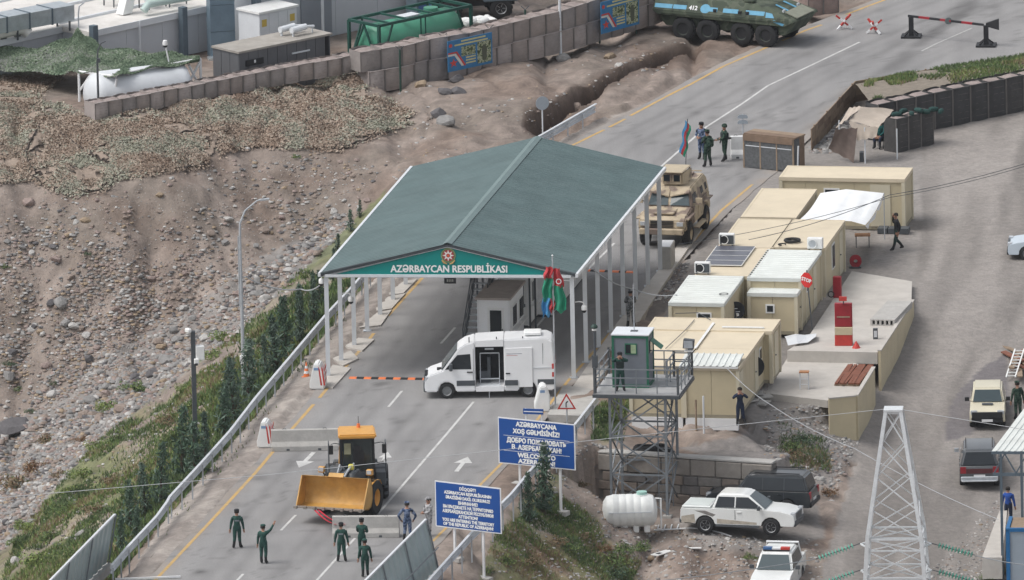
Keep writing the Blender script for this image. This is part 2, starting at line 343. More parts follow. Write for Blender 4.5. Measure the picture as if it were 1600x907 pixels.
# flat spots the builders dug
WALLA, WALLB = G(946, 706, -.5), G(1196, 724, -.55)
_wd = (WALLB-WALLA).normalized(); _wn = Vector((_wd.y, -_wd.x, 0))
u = (GX-WALLA.x)*_wd.x+(GYY-WALLA.y)*_wd.y; vv = (GX-WALLA.x)*_wn.x+(GYY-WALLA.y)*_wn.y; WL = (WALLB-WALLA).length
inu = (u > -.6) & (u < WL+.25)
Z = np.where(inu & (vv > -.05) & (vv < 5), np.minimum(Z, -2.65+.06*fbm(GX, GYY, 1, 2, 8)), Z)
Z = np.where(inu & (vv <= -.05) & (vv > -3), np.maximum(Z, -.75), Z)
_mp = inpoly(PXg, PYg, [(1000,655),(1150,655),(1165,668),(1190,705),(960,705)]); Z = np.where(_mp, np.minimum(Z, -.55), Z)
_up = inpoly(PXg, PYg, [(1262,528),(1331,424),(1412,440),(1408,468),(1358,546),(1230,546)]); Z = np.where(_up, np.minimum(Z, 0), Z)
_lp = inpoly(PXg, PYg, [(1185,622),(1232,552),(1355,553),(1346,575),(1318,606),(1280,614)]); Z = np.where(_lp, -.64, Z)
def hz(x, y):
    i = np.clip(np.searchsorted(AX, x)-1, 0, len(AX)-2); j = np.clip(np.searchsorted(AY, y)-1, 0, len(AY)-2)
    fx = (x-AX[i])/(AX[i+1]-AX[i]); fy = (y-AY[j])/(AY[j+1]-AY[j])
    return (Z[j, i]*(1-fx)+Z[j, i+1]*fx)*(1-fy)+(Z[j+1, i]*(1-fx)+Z[j+1, i+1]*fx)*fy
def T(px, py):                                                      # the ground seen at that pixel
    d = ray(px, py); t = np.linspace((6-CP.z)/d.z, (-16-CP.z)/d.z, 900)
    x = CP.x+d.x*t; y = CP.y+d.y*t; z = CP.z+d.z*t; h = hz(x, y); k = int(np.argmax(z <= h)); k = max(k, 1)
    a, b = z[k-1]-h[k-1], z[k]-h[k]; s = a/(a-b) if a != b else 0; tt = t[k-1]+(t[k]-t[k-1])*s
    p = CP+d*float(tt); return Vector((p.x, p.y, float(hz(p.x, p.y))))
def TN(px, py):                                                     # vectorised
    px = np.asarray(px, float); py = np.asarray(py, float); dx = CF.x+CR.x*(px-800)/FPX-CU.x*(py-453.5)/FPX
    dy = CF.y+CR.y*(px-800)/FPX-CU.y*(py-453.5)/FPX; dz = CF.z+CR.z*(px-800)/FPX-CU.z*(py-453.5)/FPX
    z = np.full(px.shape, 5.0); best = None
    for k in range(150):
        t = (z-CP.z)/dz; x = CP.x+dx*t; y = CP.y+dy*t; h = hz(x, y); z = np.where(z > h, np.maximum(z-.13, h-.01), z)
    return x, y, hz(x, y)
# ground colours: soil, gravel and plants, plus shade painted in the trench
PXt, PYt = proj(GX, GYY, Z)
n1 = fbm(GX, GYY, 9, 4, 71)+.5; n2 = fbm(GX, GYY, 2.2, 4, 51)+.5; n3 = vnoise(GX, GYY, .5, 23); n4 = fbm(GX, GYY, 4, 4, 151)+.5
def C(*c): return np.array(c)[None, None, :]
def mixc(a, b, t): return a*(1-t[..., None])+b*t[..., None]
def sm(v, a, b): return np.clip((v-a)/(b-a), 0, 1)
col = mixc(C(.23, .194, .172)*np.ones_like(GX)[..., None], C(.295, .25, .222), sm(n1, .35, .65))
col = mixc(col, C(.2, .172, .15), sm(n2, .46, .64)*.85)
col = mixc(col, C(.19, .145, .12), sm(n4, .5, .64)*.7)
stream = inpoly(PXt, PYt, [(520,350),(560,370),(470,425),(370,525),(250,615),(140,705),(30,835),(-100,960),(-500,960),(-500,760),(-60,700),(60,640),(180,545),(300,480),(420,395)])
col = mixc(col, C(.25, .24, .232), stream*.8)
red = inpoly(PXt, PYt, [(800,870),(880,820),(960,850),(940,920),(800,930)]); col = mixc(col, C(.26, .17, .14), red*.7)
green = np.zeros_like(GX)
for poly, s in (([(567,448),(509,516),(400,645),(264,800),(175,905),(60,960),(-100,960),(30,830),(140,700),(250,610),(370,520),(470,425),(600,300),(640,360)], .75),
                ([(905,700),(870,770),(960,830),(1000,907),(880,930),(740,930),(760,870),(800,800)], .7), ([(1200,640),(1290,690),(1300,740),(1230,720)], .35), ([(930,640),(980,610),(960,690),(930,700)], .6)):
    green = np.maximum(green, inpoly(PXt, PYt, poly)*s)
gm = green*sm(n2*.6+n4*.5, .44, .6); col = mixc(col, C(.15, .175, .085), gm)
gm2 = green*sm(n1*.5+n3*.35+n4*.2, .52, .7); col = mixc(col, C(.2, .2, .09), gm2*.6)
grey = dirt | park
_d0, _d1 = G(1330, 880, -4), G(1490, 330, 0); _dd = (_d1-_d0).normalized(); ac = (GX-_d0.x)*_dd.y-(GYY-_d0.y)*_dd.x; al = (GX-_d0.x)*_dd.x+(GYY-_d0.y)*_dd.y; ac = ac+.6*np.sin(al/9)
trk = vnoise(ac*1.0, al*.06, .55, 7)*.6+vnoise(ac, al*.05, 1.7, 8)*.4
gcol = mixc(C(.2, .187, .177)*np.ones_like(GX)[..., None], C(.295, .275, .26), sm(trk, .3, .7)); gcol = mixc(gcol, C(.235, .22, .213), sm(n4, .58, .8)*.3); gcol = gcol*(.94+.12*n2)[..., None]
col = np.where(grey[..., None], gcol, col)
wet = inpoly(PXt, PYt, [(1480,640),(1500,610),(1540,570),(1570,555),(1580,640),(1515,680),(1480,690)]); col = mixc(col, C(.17, .16, .165), wet*1.0)
yardc = yard & ~dirt; col = np.where(yardc[..., None], mixc(C(.235, .221, .21)*np.ones_like(GX)[..., None], C(.275, .259, .246), sm(n2, .3, .7)), col)
rub = inpoly(PXg, PYg, [(1005,470),(1045,400),(1075,420),(1045,480),(1010,500)]); col = mixc(col, C(.17, .155, .145), rub*.85)
dk = inpoly(PXt, PYt, [(1195,640),(1330,690),(1300,760),(1195,740),(1060,700),(1160,680)]); col = mixc(col, C(.23, .22, .215), dk*.8)
vg = mixc(C(.285, .255, .235)*np.ones_like(GX)[..., None], C(.34, .31, .285), sm(n2, .35, .65)); col = np.where((vergem & ~road_in)[..., None], vg, col)
tr = sm(1.3-td, 0, .8)*(PXg > 820); col = mixc(col, C(.085, .06, .048), tr*.8)  # trench shadow painted into the soil colour
_sp = np.where(dirt | park | yard, .3, 1.0); col = col*(1+_sp*(.36*n3-.18))[..., None]*(1+_sp*(.24*vnoise(GX, GYY, .26, 77)-.12))[..., None]
ny, nx = GX.shape
idx = np.arange(ny*nx).reshape(ny, nx); quads = np.stack([idx[:-1, :-1], idx[:-1, 1:], idx[1:, 1:], idx[1:, :-1]], -1).reshape(-1, 4)
def fastmesh(name, verts, faces, mats, colors=None, smooth=False, mi=None):
    me = bpy.data.meshes.new(name); k = faces.shape[1]
    me.vertices.add(len(verts)); me.vertices.foreach_set('co', np.asarray(verts, np.float32).ravel())
    me.loops.add(faces.size); me.loops.foreach_set('vertex_index', faces.astype(np.int32).ravel())
    me.polygons.add(len(faces)); me.polygons.foreach_set('loop_start', (np.arange(len(faces))*k).astype(np.int32))
    for mm in (mats if isinstance(mats, (list, tuple)) else [mats]): me.materials.append(mm)
    if mi is not None: me.polygons.foreach_set('material_index', mi.astype(np.int32))
    me.update(calc_edges=True); me.validate()
    if smooth: me.polygons.foreach_set('use_smooth', np.ones(len(faces), bool))
    if colors is not None:
        a = me.color_attributes.new('soil', 'FLOAT_COLOR', 'POINT'); c = np.ones((len(verts), 4), np.float32); c[:, :3] = colors; a.data.foreach_set('color', c.ravel())
    return me
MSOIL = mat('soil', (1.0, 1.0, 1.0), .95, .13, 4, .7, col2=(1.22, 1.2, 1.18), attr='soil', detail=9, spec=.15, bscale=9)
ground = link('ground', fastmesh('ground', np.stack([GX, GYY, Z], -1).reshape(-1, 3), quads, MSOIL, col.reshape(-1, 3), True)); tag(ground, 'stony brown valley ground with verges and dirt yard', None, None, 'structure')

# ---------------------------------------------------------------- main road and its paint
def asphalt():
    m = bpy.data.materials.new('worn_asphalt'); m.use_nodes = True; n = m.node_tree.nodes; l = m.node_tree.links; b = n['Principled BSDF']
    tc = n.new('ShaderNodeTexCoord'); mp = n.new('ShaderNodeMapping'); mp.inputs['Rotation'].default_value = (0, 0, math.radians(12)); mp.inputs['Scale'].default_value = (1.4, .1, 1)
    l.new(tc.outputs['Object'], mp.inputs[0]); a = n.new('ShaderNodeTexNoise'); a.inputs['Scale'].default_value = .7; a.inputs['Detail'].default_value = 6; l.new(mp.outputs[0], a.inputs['Vector'])
    c = n.new('ShaderNodeTexNoise'); c.inputs['Scale'].default_value = .25; c.inputs['Detail'].default_value = 9; c.inputs['Roughness'].default_value = .7; l.new(tc.outputs['Object'], c.inputs['Vector'])
    f = n.new('ShaderNodeTexNoise'); f.inputs['Scale'].default_value = 14; f.inputs['Detail'].default_value = 5; l.new(tc.outputs['Object'], f.inputs['Vector'])
    r = n.new('ShaderNodeValToRGB'); r.color_ramp.elements[0].position = .34; r.color_ramp.elements[0].color = (.245, .242, .243, 1); r.color_ramp.elements[1].position = .66; r.color_ramp.elements[1].color = (.32, .315, .313, 1)
    s1 = n.new('ShaderNodeMath'); s1.operation = 'ADD'; s1.use_clamp = True
    k = n.new('ShaderNodeMath'); k.operation = 'MULTIPLY'; k.inputs[1].default_value = .5; l.new(a.outputs[0], k.inputs[0])
    k2 = n.new('ShaderNodeMath'); k2.operation = 'MULTIPLY'; k2.inputs[1].default_value = .5; l.new(c.outputs[0], k2.inputs[0]); l.new(k.outputs[0], s1.inputs[0]); l.new(k2.outputs[0], s1.inputs[1]); l.new(s1.outputs[0], r.inputs[0])
    mx = n.new('ShaderNodeMix'); mx.data_type = 'RGBA'; mx.blend_type = 'MULTIPLY'; mx.inputs[0].default_value = .35; l.new(r.outputs[0], mx.inputs[6])
    fr = n.new('ShaderNodeMapRange'); fr.inputs[1].default_value = .3; fr.inputs[2].default_value = .7; fr.inputs[3].default_value = .65; fr.inputs[4].default_value = 1.2; l.new(f.outputs[0], fr.inputs[0]); l.new(fr.outputs[0], mx.inputs[7])
    at = n.new('ShaderNodeAttribute'); at.attribute_name = 'soil'; m2 = n.new('ShaderNodeMix'); m2.data_type = 'RGBA'; m2.blend_type = 'MULTIPLY'; m2.inputs[0].default_value = 1; l.new(at.outputs[0], m2.inputs[6]); l.new(mx.outputs[2], m2.inputs[7])
    l.new(m2.outputs[2], b.inputs['Base Color']); b.inputs['Roughness'].default_value = .92; b.inputs['Specular IOR Level'].default_value = .2
    return m
MASPH = asphalt()
_py = np.concatenate([np.linspace(-68, 1058, 420)]); _tt = np.linspace(0, 1, 70); VR = []; PXR = []
for py in _py:
    a, b = float(_xl(py)), float(_xr(py)); j = 4*(float(vnoise(np.array(py), np.array(3.), 9, 2))-.5)
    for t in _tt: VR.append(tuple(G(a+j+(b-a)*t, py, 0))); PXR.append((a+(b-a)*t, py, t))
VR = np.array(VR); PXR = np.array(PXR); rx_, ry_ = VR[:, 0], VR[:, 1]
wr_ = np.ones(len(VR)); lat = PXR[:, 2]*10.6; lat = np.where(PXR[:, 1] < 230, (PXR[:, 0]-_xl(PXR[:, 1]))/33.7, lat)
for c0 in (1.6, 3.1, 4.9, 6.4, 8.2, 9.6): wr_ *= 1-.13*np.exp(-((lat-c0+.12*np.sin(ry_/7))/.24)**2)*(.4+1.2*vnoise(lat*2, ry_, 9, 4))
for c0 in (2.35, 5.65, 8.9): wr_ *= 1-.1*np.exp(-((lat-c0)/.3)**2)*(.3+1.4*vnoise(lat*2, ry_, 6, 5))
wr_ *= .95+.1*vnoise(rx_, ry_*.4, 3.2, 12); crk = np.abs(fbm(rx_, ry_, 4.5, 4, 33)); wr_ *= 1-.22*np.exp(-(crk/.009)**2)
for (cx, cy, rx0, ry0, k) in ((598, 600, 10, 1.6, .4), (640, 655, 22, 4, .1), (620, 660, 8, 1.5, .3), (612, 655, 7, 1.2, .25), (460, 860, 60, 12, .06), (870, 470, 60, 20, .08)):
    u1 = (PXR[:, 0]-cx)+(PXR[:, 1]-cy)*1.05; v1 = (PXR[:, 1]-cy)+.0; q = (u1/rx0)**2*.6+(v1/ry0/2.2)**2; q = q*(.7+.6*vnoise(rx_, ry_, .7, 3)); wr_ *= 1-k*np.exp(-q**1.5)
for (cx, cy, la, lc, k) in ((1462, 50, 62, 8, .36), (1408, 96, 34, 10, .3), (1502, 14, 34, 12, .28), (1385, 80, 40, 6, .16)):
    dx_, dy_ = PXR[:, 0]-cx, PXR[:, 1]-cy; q = ((dx_*.72-dy_*.7)/la)**2+((dx_*.55+dy_*.83)/lc)**2; q = q*(.6+.8*vnoise(rx_, ry_, .9, 3)); wr_ *= 1-k*np.exp(-q**2)
edge = np.minimum(lat, np.abs(10.6-lat)); dust = np.exp(-(np.minimum(PXR[:, 2], 1-PXR[:, 2])*10/.55)**2)*vnoise(rx_, ry_, 1.1, 21)
_ro = random.Random(4)
for k in range(60):
    i_ = _ro.randrange(len(VR)); s_ = _ro.uniform(.12, .5); wr_ *= 1-_ro.uniform(.15, .4)*np.exp(-(((rx_-rx_[i_])/s_)**2+((ry_-ry_[i_])/(s_*1.8))**2)*(.6+.8*vnoise(rx_, ry_, .3, k)))
rc = np.stack([wr_*(1+.16*dust), wr_*(1+.03*dust), wr_*(1-.1*dust)], -1)
nn_ = len(_tt); ii = np.arange(len(VR)).reshape(len(_py), nn_); rd = link('road', fastmesh('road', VR, np.stack([ii[1:, :-1], ii[1:, 1:], ii[:-1, 1:], ii[:-1, :-1]], -1).reshape(-1, 4), MASPH, rc)); tag(rd, 'pale worn asphalt road through the checkpoint', None, None, 'structure')
MPW = mat('white_road_paint', (.56, .56, .55), .85, .15, 5, dirt=.75, dcol=(.32, .315, .31)); MPY = mat('yellow_road_paint', (.52, .34, .13), .85, .15, 4, dirt=.75, dcol=(.33, .29, .23))
MPATCH = mat('dark_asphalt_patch', (.17, .168, .17), .95, .15, 2)
def stripe(name, pts, wid, m, z=.006):
    P = [G(*p, z) for p in pts]; mb = MB(); L = []
    for i, p in enumerate(P):
        d = (P[min(i+1, len(P)-1)]-P[max(i-1, 0)]).normalized(); nn = Vector((-d.y, d.x, 0))*(wid/2); L.append([tuple(p-nn), tuple(p+nn)])
    o = mb.grid(L).build(name, m, fix=False); o.parent = rd; return o
for seg in ([(100,1062),(248,901),(330,814),(400,738),(454,673),(490,632)], [(499,622),(532,582),(562,548)], [(575,533),(584,521)], [(606,494),(641,455),(700,391),(770,325),(840,268),(889,230),(944,203)], [(952,199),(977,186)], [(985,181),(1015,165),(1047,148),(1079,132),(1130,104),(1200,73.5)], [(1222,64),(1258,48),(1284,39)], [(1322,23),(1362,7.6),(1420,-14)]):
    stripe('yellow_edge_line', seg, .16, MPY)
for seg in ([(676,846),(699,823),(751,757),(783,725),(830,668),(887,596),(950,524),(1020,446)], [(1020,446),(1127,329),(1176,288)]): stripe('yellow_edge_line', seg, .14, MPY)
for seg in ([(740,628),(699,677),(590,804)], [(575,820),(552,844),(495,907),(400,1020)], [(607,636),(628,611)], [(689,537),(711,512)], [(756,458),(778,434)], [(462,805),(439,829)], [(595,725),(606,711)], [(380,897),(366,912)],
            [(1030,263),(1103,199),(1160,162),(1200,134),(1270,101),(1343,66)], [(770,590),(800,553),(860,486),(900,440),(960,380)]): stripe('white_lane_line', seg, .12, MPW)
stripe('white_lane_line', [(1440,80),(1464,68),(1519,44)], .1, mat('faded_paint', (.42, .42, .41), .9, .2, 5))
def arrow(tail, tip, hw):
    a, b = G(*tail, .006), G(*tip, .006); d = b-a; L = d.length; d.normalize(); n_ = Vector((-d.y, d.x, 0)); h = b-d*L*.42
    mb = MB(); mb.face([a-n_*.1, h-n_*.1, h+n_*.1, a+n_*.1]); mb.face([h-n_*hw, b, h+n_*hw]); o = mb.build('white_arrow', MPW, fix=False); o.parent = rd
arrow((490,707), (467,731), .42); arrow((713,737), (731,714), .42); arrow((596,728), (606,706), .3)
# concrete pads beside the posts
def slab(name, poly, z, th, m, label=None, par=None, kind='structure', bevel=0):
    o = MB().ext([G(*p, z) for p in poly], (0, 0, -th)).build(name, m, par, bevel=bevel)
    if kind: tag(o, label, None, None, kind)
    return o
slab('concrete_apron', [(868,640),(905,590),(960,510),(1050,395),(1085,345),(1100,352),(1060,410),(1000,500),(960,560),(925,612),(880,648)], .1, .35, MCONCL, 'pale concrete strip beside the right hand posts')
slab('concrete_apron', [(855,648),(880,602),(925,608),(930,630),(905,650)], .106, .35, MCONC, 'cracked concrete pad below the flagpole')
for pp in ([(498,602),(520,570),(548,575),(520,606)], [(520,560),(548,548),(560,560),(535,572)], [(538,541),(560,528),(585,530),(566,548)], [(560,512),(590,488),(612,484),(595,508)], [(580,487),(606,464),(634,458),(612,482)], [(600,462),(630,440),(652,436),(630,458)]):
    slab('concrete_pad', pp, .07, .3, MCONCL, 'pale concrete footing beside the road')
slab('upper_patio', UPATIO, .2, .55, MCONCL, 'raised pale concrete terrace beside the cabins')
slab('lower_patio', [(1190,614),(1205,600),(1230,560),(1320,562),(1362,577),(1335,622),(1293,626)], -.33, .35, MCONCL, 'lower pale concrete terrace beside the cabins')
# ---------------------------------------------------------------- checkpoint canopy
EZ = 4.9
cA, cB = G(513, 589, 0), G(896.5, 590.5, 0); fv = cB-cA; sv = G(1028, 267, EZ)-G(892.5, 431, EZ); sv.z = 0
canopy = thing('checkpoint_canopy', 'big checkpoint canopy with green gabled roof on thin white posts', 'canopy', cA)
FL = fv.length; fd = fv.normalized(); sd = sv.normalized(); up = Vector((0, 0, 1)); RZ = EZ+1.42
ov = fd*.22; e0 = -ov + up*EZ; e1 = fv+ov+up*EZ; rg = fv*.5+up*RZ
front = -sd*.25; Sx = sv+sd*.5
def slope(a, b, name):
    n = 20; st = Sx/n; mb = MB(); prof = []
    nrm = (b-a).cross(st).normalized(); nrm = nrm if nrm.z > 0 else -nrm
    for k in range(3):
        t = k/3; prof += [(t, 0), (t+.2, 0), (t+.233, .02), (t+.3, .02)]
    prof.append((1.0, 0)); prof.append((1.01, -.004))
    mb.grid([[a+front+st*t+nrm*h for t, h in prof], [b+front+st*t+nrm*h for t, h in prof]])
    me = mb.mesh(name, MROOF)
    for k in range(n): link(name, me, canopy, st*k)
slope(e0, rg, 'roof_sheet'); slope(e1, rg, 'roof_sheet')
for a in (e0, e1): MB().grid([[a+front-up*.16, a+front+Sx-up*.16], [rg+front-up*.16, rg+front+Sx-up*.16]]).build('bounce_soffit', MW, canopy, fix=False)  # white sheets added under the roof to bounce light onto the booths
mb = MB()
for a in (e0, e1): mb.grid([[rg+front+up*.06, rg+front+Sx+up*.06], [rg+(a-rg).normalized()*.22+front+up*.012+up*.03, rg+(a-rg).normalized()*.22+front+Sx+up*.042]])
mb.build('ridge_cap', MRIDGE, canopy)
for a, sg in ((e0, -1), (e1, 1)): MB().beam(a+front+fd*sg*.05-up*.06, a+front+Sx+fd*sg*.05-up*.06, .12, .17).build('gutter', MPOST, canopy)
MB().beam(e0+front+sd*.1-up*.03, rg+front+sd*.1-up*.1, .1, .13).build('verge_trim', MDST, canopy); MB().beam(e1+front+sd*.1-up*.03, rg+front+sd*.1-up*.1, .1, .13).build('verge_trim', MDST, canopy)
for k in range(8):
    t = sv*(k/7)
    MB().beam(fd*0+t, fd*0+t+up*(EZ-.05), .2, .2).build('post', MPOST, canopy); MB().beam(fv+t, fv+t+up*(EZ-.05), .2, .2).build('post', MPOST, canopy)
    for q in (t, fv+t): MB().beam(q, q+up*.03, .38, .38).build('base_plate', MGALV, canopy)
    MB().beam(t+up*(EZ-.12), fv+t+up*(EZ-.12), .14, .2).build('cross_beam', MPOST, canopy)
    MB().beam(t+up*(EZ-.1), fv*.5+t+up*(RZ-.22), .1, .14).beam(fv+t+up*(EZ-.1), fv*.5+t+up*(RZ-.22), .1, .14).beam(fv*.5+t+up*(EZ-.1), fv*.5+t+up*(RZ-.25), .1).build('roof_truss', MPOST, canopy)
for q in (Vector(), fv): MB().beam(q+up*(EZ-.25)-sd*.1, q+sv+up*(EZ-.25), .1, .14).build('eave_beam', MPOST, canopy)
fo = -sd*.16
fas = MB().ext([fd*.45+fo+up*(EZ-.06), fv-fd*.45+fo+up*(EZ-.06), fv*.5+fo+up*(RZ-.2)], sd*.06).build('fascia_board', MTEAL, canopy)
MB().beam(fo+up*(EZ-.1)-sd*.04, fv+fo+up*(EZ-.1)-sd*.04, .1, .12).build('fascia_rail', MPOST, canopy)
frz = math.atan2(fd.y, fd.x)
text('AZƏRBAYCAN RESPUBLİKASI', .46, mat('white_lettering', (.85, .86, .85), .6, .02), fas, fv*.5+fo-sd*.02+up*(EZ+.21)+fd*.06, (PI/2, 0, frz), .016, width=5.35)
# emblem: ring, eight pointed star, flame and wheat
ec = fv*.5+fo-sd*.03+up*(EZ+.86)+fd*.03; eR = Matrix.Rotation(frz, 4, 'Z')
def disc(r, m, z, n=28, pts=None):
    P = pts or [(r*math.cos(2*PI*i/n), r*math.sin(2*PI*i/n)) for i in range(n)]
    mb = MB().ext([ec+fd*x+up*y-sd*z for x, y in P], sd*.006); mb.build('emblem_disc', m, fas)
disc(.33, mat('emblem_gold', (.5, .33, .12), .5, .2, 12), .0); disc(.275, mat('emblem_red', (.35, .05, .05), .5, .1), .008); disc(.31, mat('emblem_green', (.03, .25, .1), .5, .1), .004)
disc(0, mat('emblem_white', (.75, .72, .7), .5, .05), .016, pts=[((.27 if i % 2 == 0 else .13)*math.sin(PI*i/8), (.27 if i % 2 == 0 else .13)*math.cos(PI*i/8)) for i in range(16)])
disc(.09, MDRED, .022, 14); disc(0, mat('emblem_flame', (.7, .12, .05), .5, .1), .028, pts=[(-.04, -.06), (.04, -.06), (.055, .0), (.02, .05), (.03, .1), (-.01, .07), (-.05, .02)])
for s in (-1, 1):
    mb = MB().tube([ec+fd*s*.05-up*.4-sd*.02, ec+fd*s*.2-up*.34-sd*.02, ec+fd*s*.3-up*.22-sd*.02], [.02, .045, .025], 5); mb.build('emblem_wreath', MATS['emblem_gold'], fas)
led = thing('lane_display', 'small black lane display hanging below the canopy rail', 'display', cA+fv*.5+sd*.3+up*(EZ-.42), frz)
MB().box(-.27, .27, -.05, .05, -.14, .14).build('housing', MBLKP, led)
text('1111', .17, mat('display_digits', (.5, .5, .46), .5, .1), led, (0, -.056, 0), (PI/2, 0, 0), .008, 'digits')
for x in (-.2, .2): MB().beam((x, 0, .14), (x, 0, .36), .03).build('hanger', MDST, led)

# ---------------------------------------------------------------- white booths and steel stair under the canopy
RD = heading((400, 738), (641, 455)); rr = RD-PI/2                      # booths stand along the road
def booth(loc, L, W, H, label, windows=True):
    t = thing('control_booth', label, 'booth', loc, rr)
    MB().box(0, W, .03, L-.03, .12, H).build('wall', mat('booth_white', (.86, .87, .88), .5, .03), t); MB().box(-.1, W+.1, -.1, L+.1, H, H+.1).build('roof', mat('booth_roof', (.4, .35, .32), .7, .15, 2), t); MB().box(.06, W-.06, .06, L-.06, 0, .12).build('plinth', MDST, t)
    for x in (0, W): MB().box(x-.04, x+.04, 0, .09, .1, H).build('corner_post', MW, t)
    if windows:
        d = MB().box(.45, 1.22, -.012, .03, .15, 2.12).build('door', MWP, t); MB().box(.56, 1.1, -.022, 0, .95, 2.0).build('pane', MGLS, d); MB().box(1.12, 1.16, -.06, 0, 1.0, 1.14).build('handle', MDST, d)
        for y in np.arange(.75, L-1.0, 1.6):
            f = MB().box(W-.02, W+.035, y, y+1.05, 1.0, 2.05).build('window', MWP, t)
            MB().box(W, W+.045, y+.08, y+.5, 1.08, 1.97).build('pane', MGLS, f); MB().box(W, W+.045, y+.56, y+.97, 1.08, 1.97).build('pane', MGLS, f)
            MB().box(W, W+.22, y-.05, y+1.1, .9, .96).build('counter', MWP, t)
    else:
        for y in np.arange(0, L-.3, 1.15): MB().box(W, W+.03, y+.03, y+1.12, .2, H-.06).build('wall_panel', MW, t)
    return t
booth(G(748, 551, 0), 3.6, 1.45, 2.5, 'white control booth with dark glass door at the foot of the steel stair')
booth(G(783, 512, 0), 3.2, 1.3, 2.55, 'white control booth with counters behind the glass door booth')
booth(G(806, 500, 0)+Vector((.2, .6, 0)), 8.5, 1.5, 2.75, 'long windowless white cabin behind the control booths', False)
ac = thing('floor_air_conditioner', 'grey air conditioner unit at the end of the white cabin', 'air conditioner', G(829, 494, 0), rr)
MB().box(0, .8, 0, .35, .1, .75).build('case', MPOST, ac, bevel=.02); MB().lathe([(.0, -.02), (.22, -.02), (.25, 0)], (.3, 0, .42), 'y', 16).build('fan_grille', MDST, ac); MB().box(.05, .12, 0, .35, 0, .1).box(.68, .75, 0, .35, 0, .1).build('foot', MDST, ac)
st = thing('steel_stair', 'dark steel stair climbing to a landing above the white booths', 'stair', G(723, 549, 0), rr)
nS = 13; run, rise = .27, .235
for k in range(nS): MB().box(.08, .82, k*run, k*run+.26, (k+1)*rise-.04, (k+1)*rise).build('tread', MGALV, st)
for x in (.03, .87): MB().beam((x, -.05, 0), (x, nS*run, nS*rise), .06, .22).build('stringer', MDST, st)
for x in (.03, .87):
    r = MB().beam((x, -.05, 1.0), (x, nS*run, nS*rise+1.0), .05).beam((x, -.05, .55), (x, nS*run, nS*rise+.55), .035)
    for k in range(0, nS+1, 3): r.beam((x, k*run, k*rise), (x, k*run, k*rise+1.0), .045)
    r.build('handrail', MDST, st)
MB().box(0, 2.6, nS*run, nS*run+1.5, nS*rise-.08, nS*rise).build('landing', MDST, st)
for x, y in ((.05, nS*run+.05), (2.5, nS*run+.05), (.05, nS*run+1.4), (2.5, nS*run+1.4)): MB().beam((x, y, 0), (x, y, nS*rise+1.0), .08).build('stair_post', MDST, st)
for z in (.5, 1.0): MB().beam((.9, nS*run+.05, nS*rise+z), (2.5, nS*run+.05, nS*rise+z), .05).beam((2.5, nS*run+.05, nS*rise+z), (2.5, nS*run+1.4, nS*rise+z), .05).beam((.05, nS*run+1.4, nS*rise+z), (2.5, nS*run+1.4, nS*rise+z), .05).build('landing_rail', MDST, st)

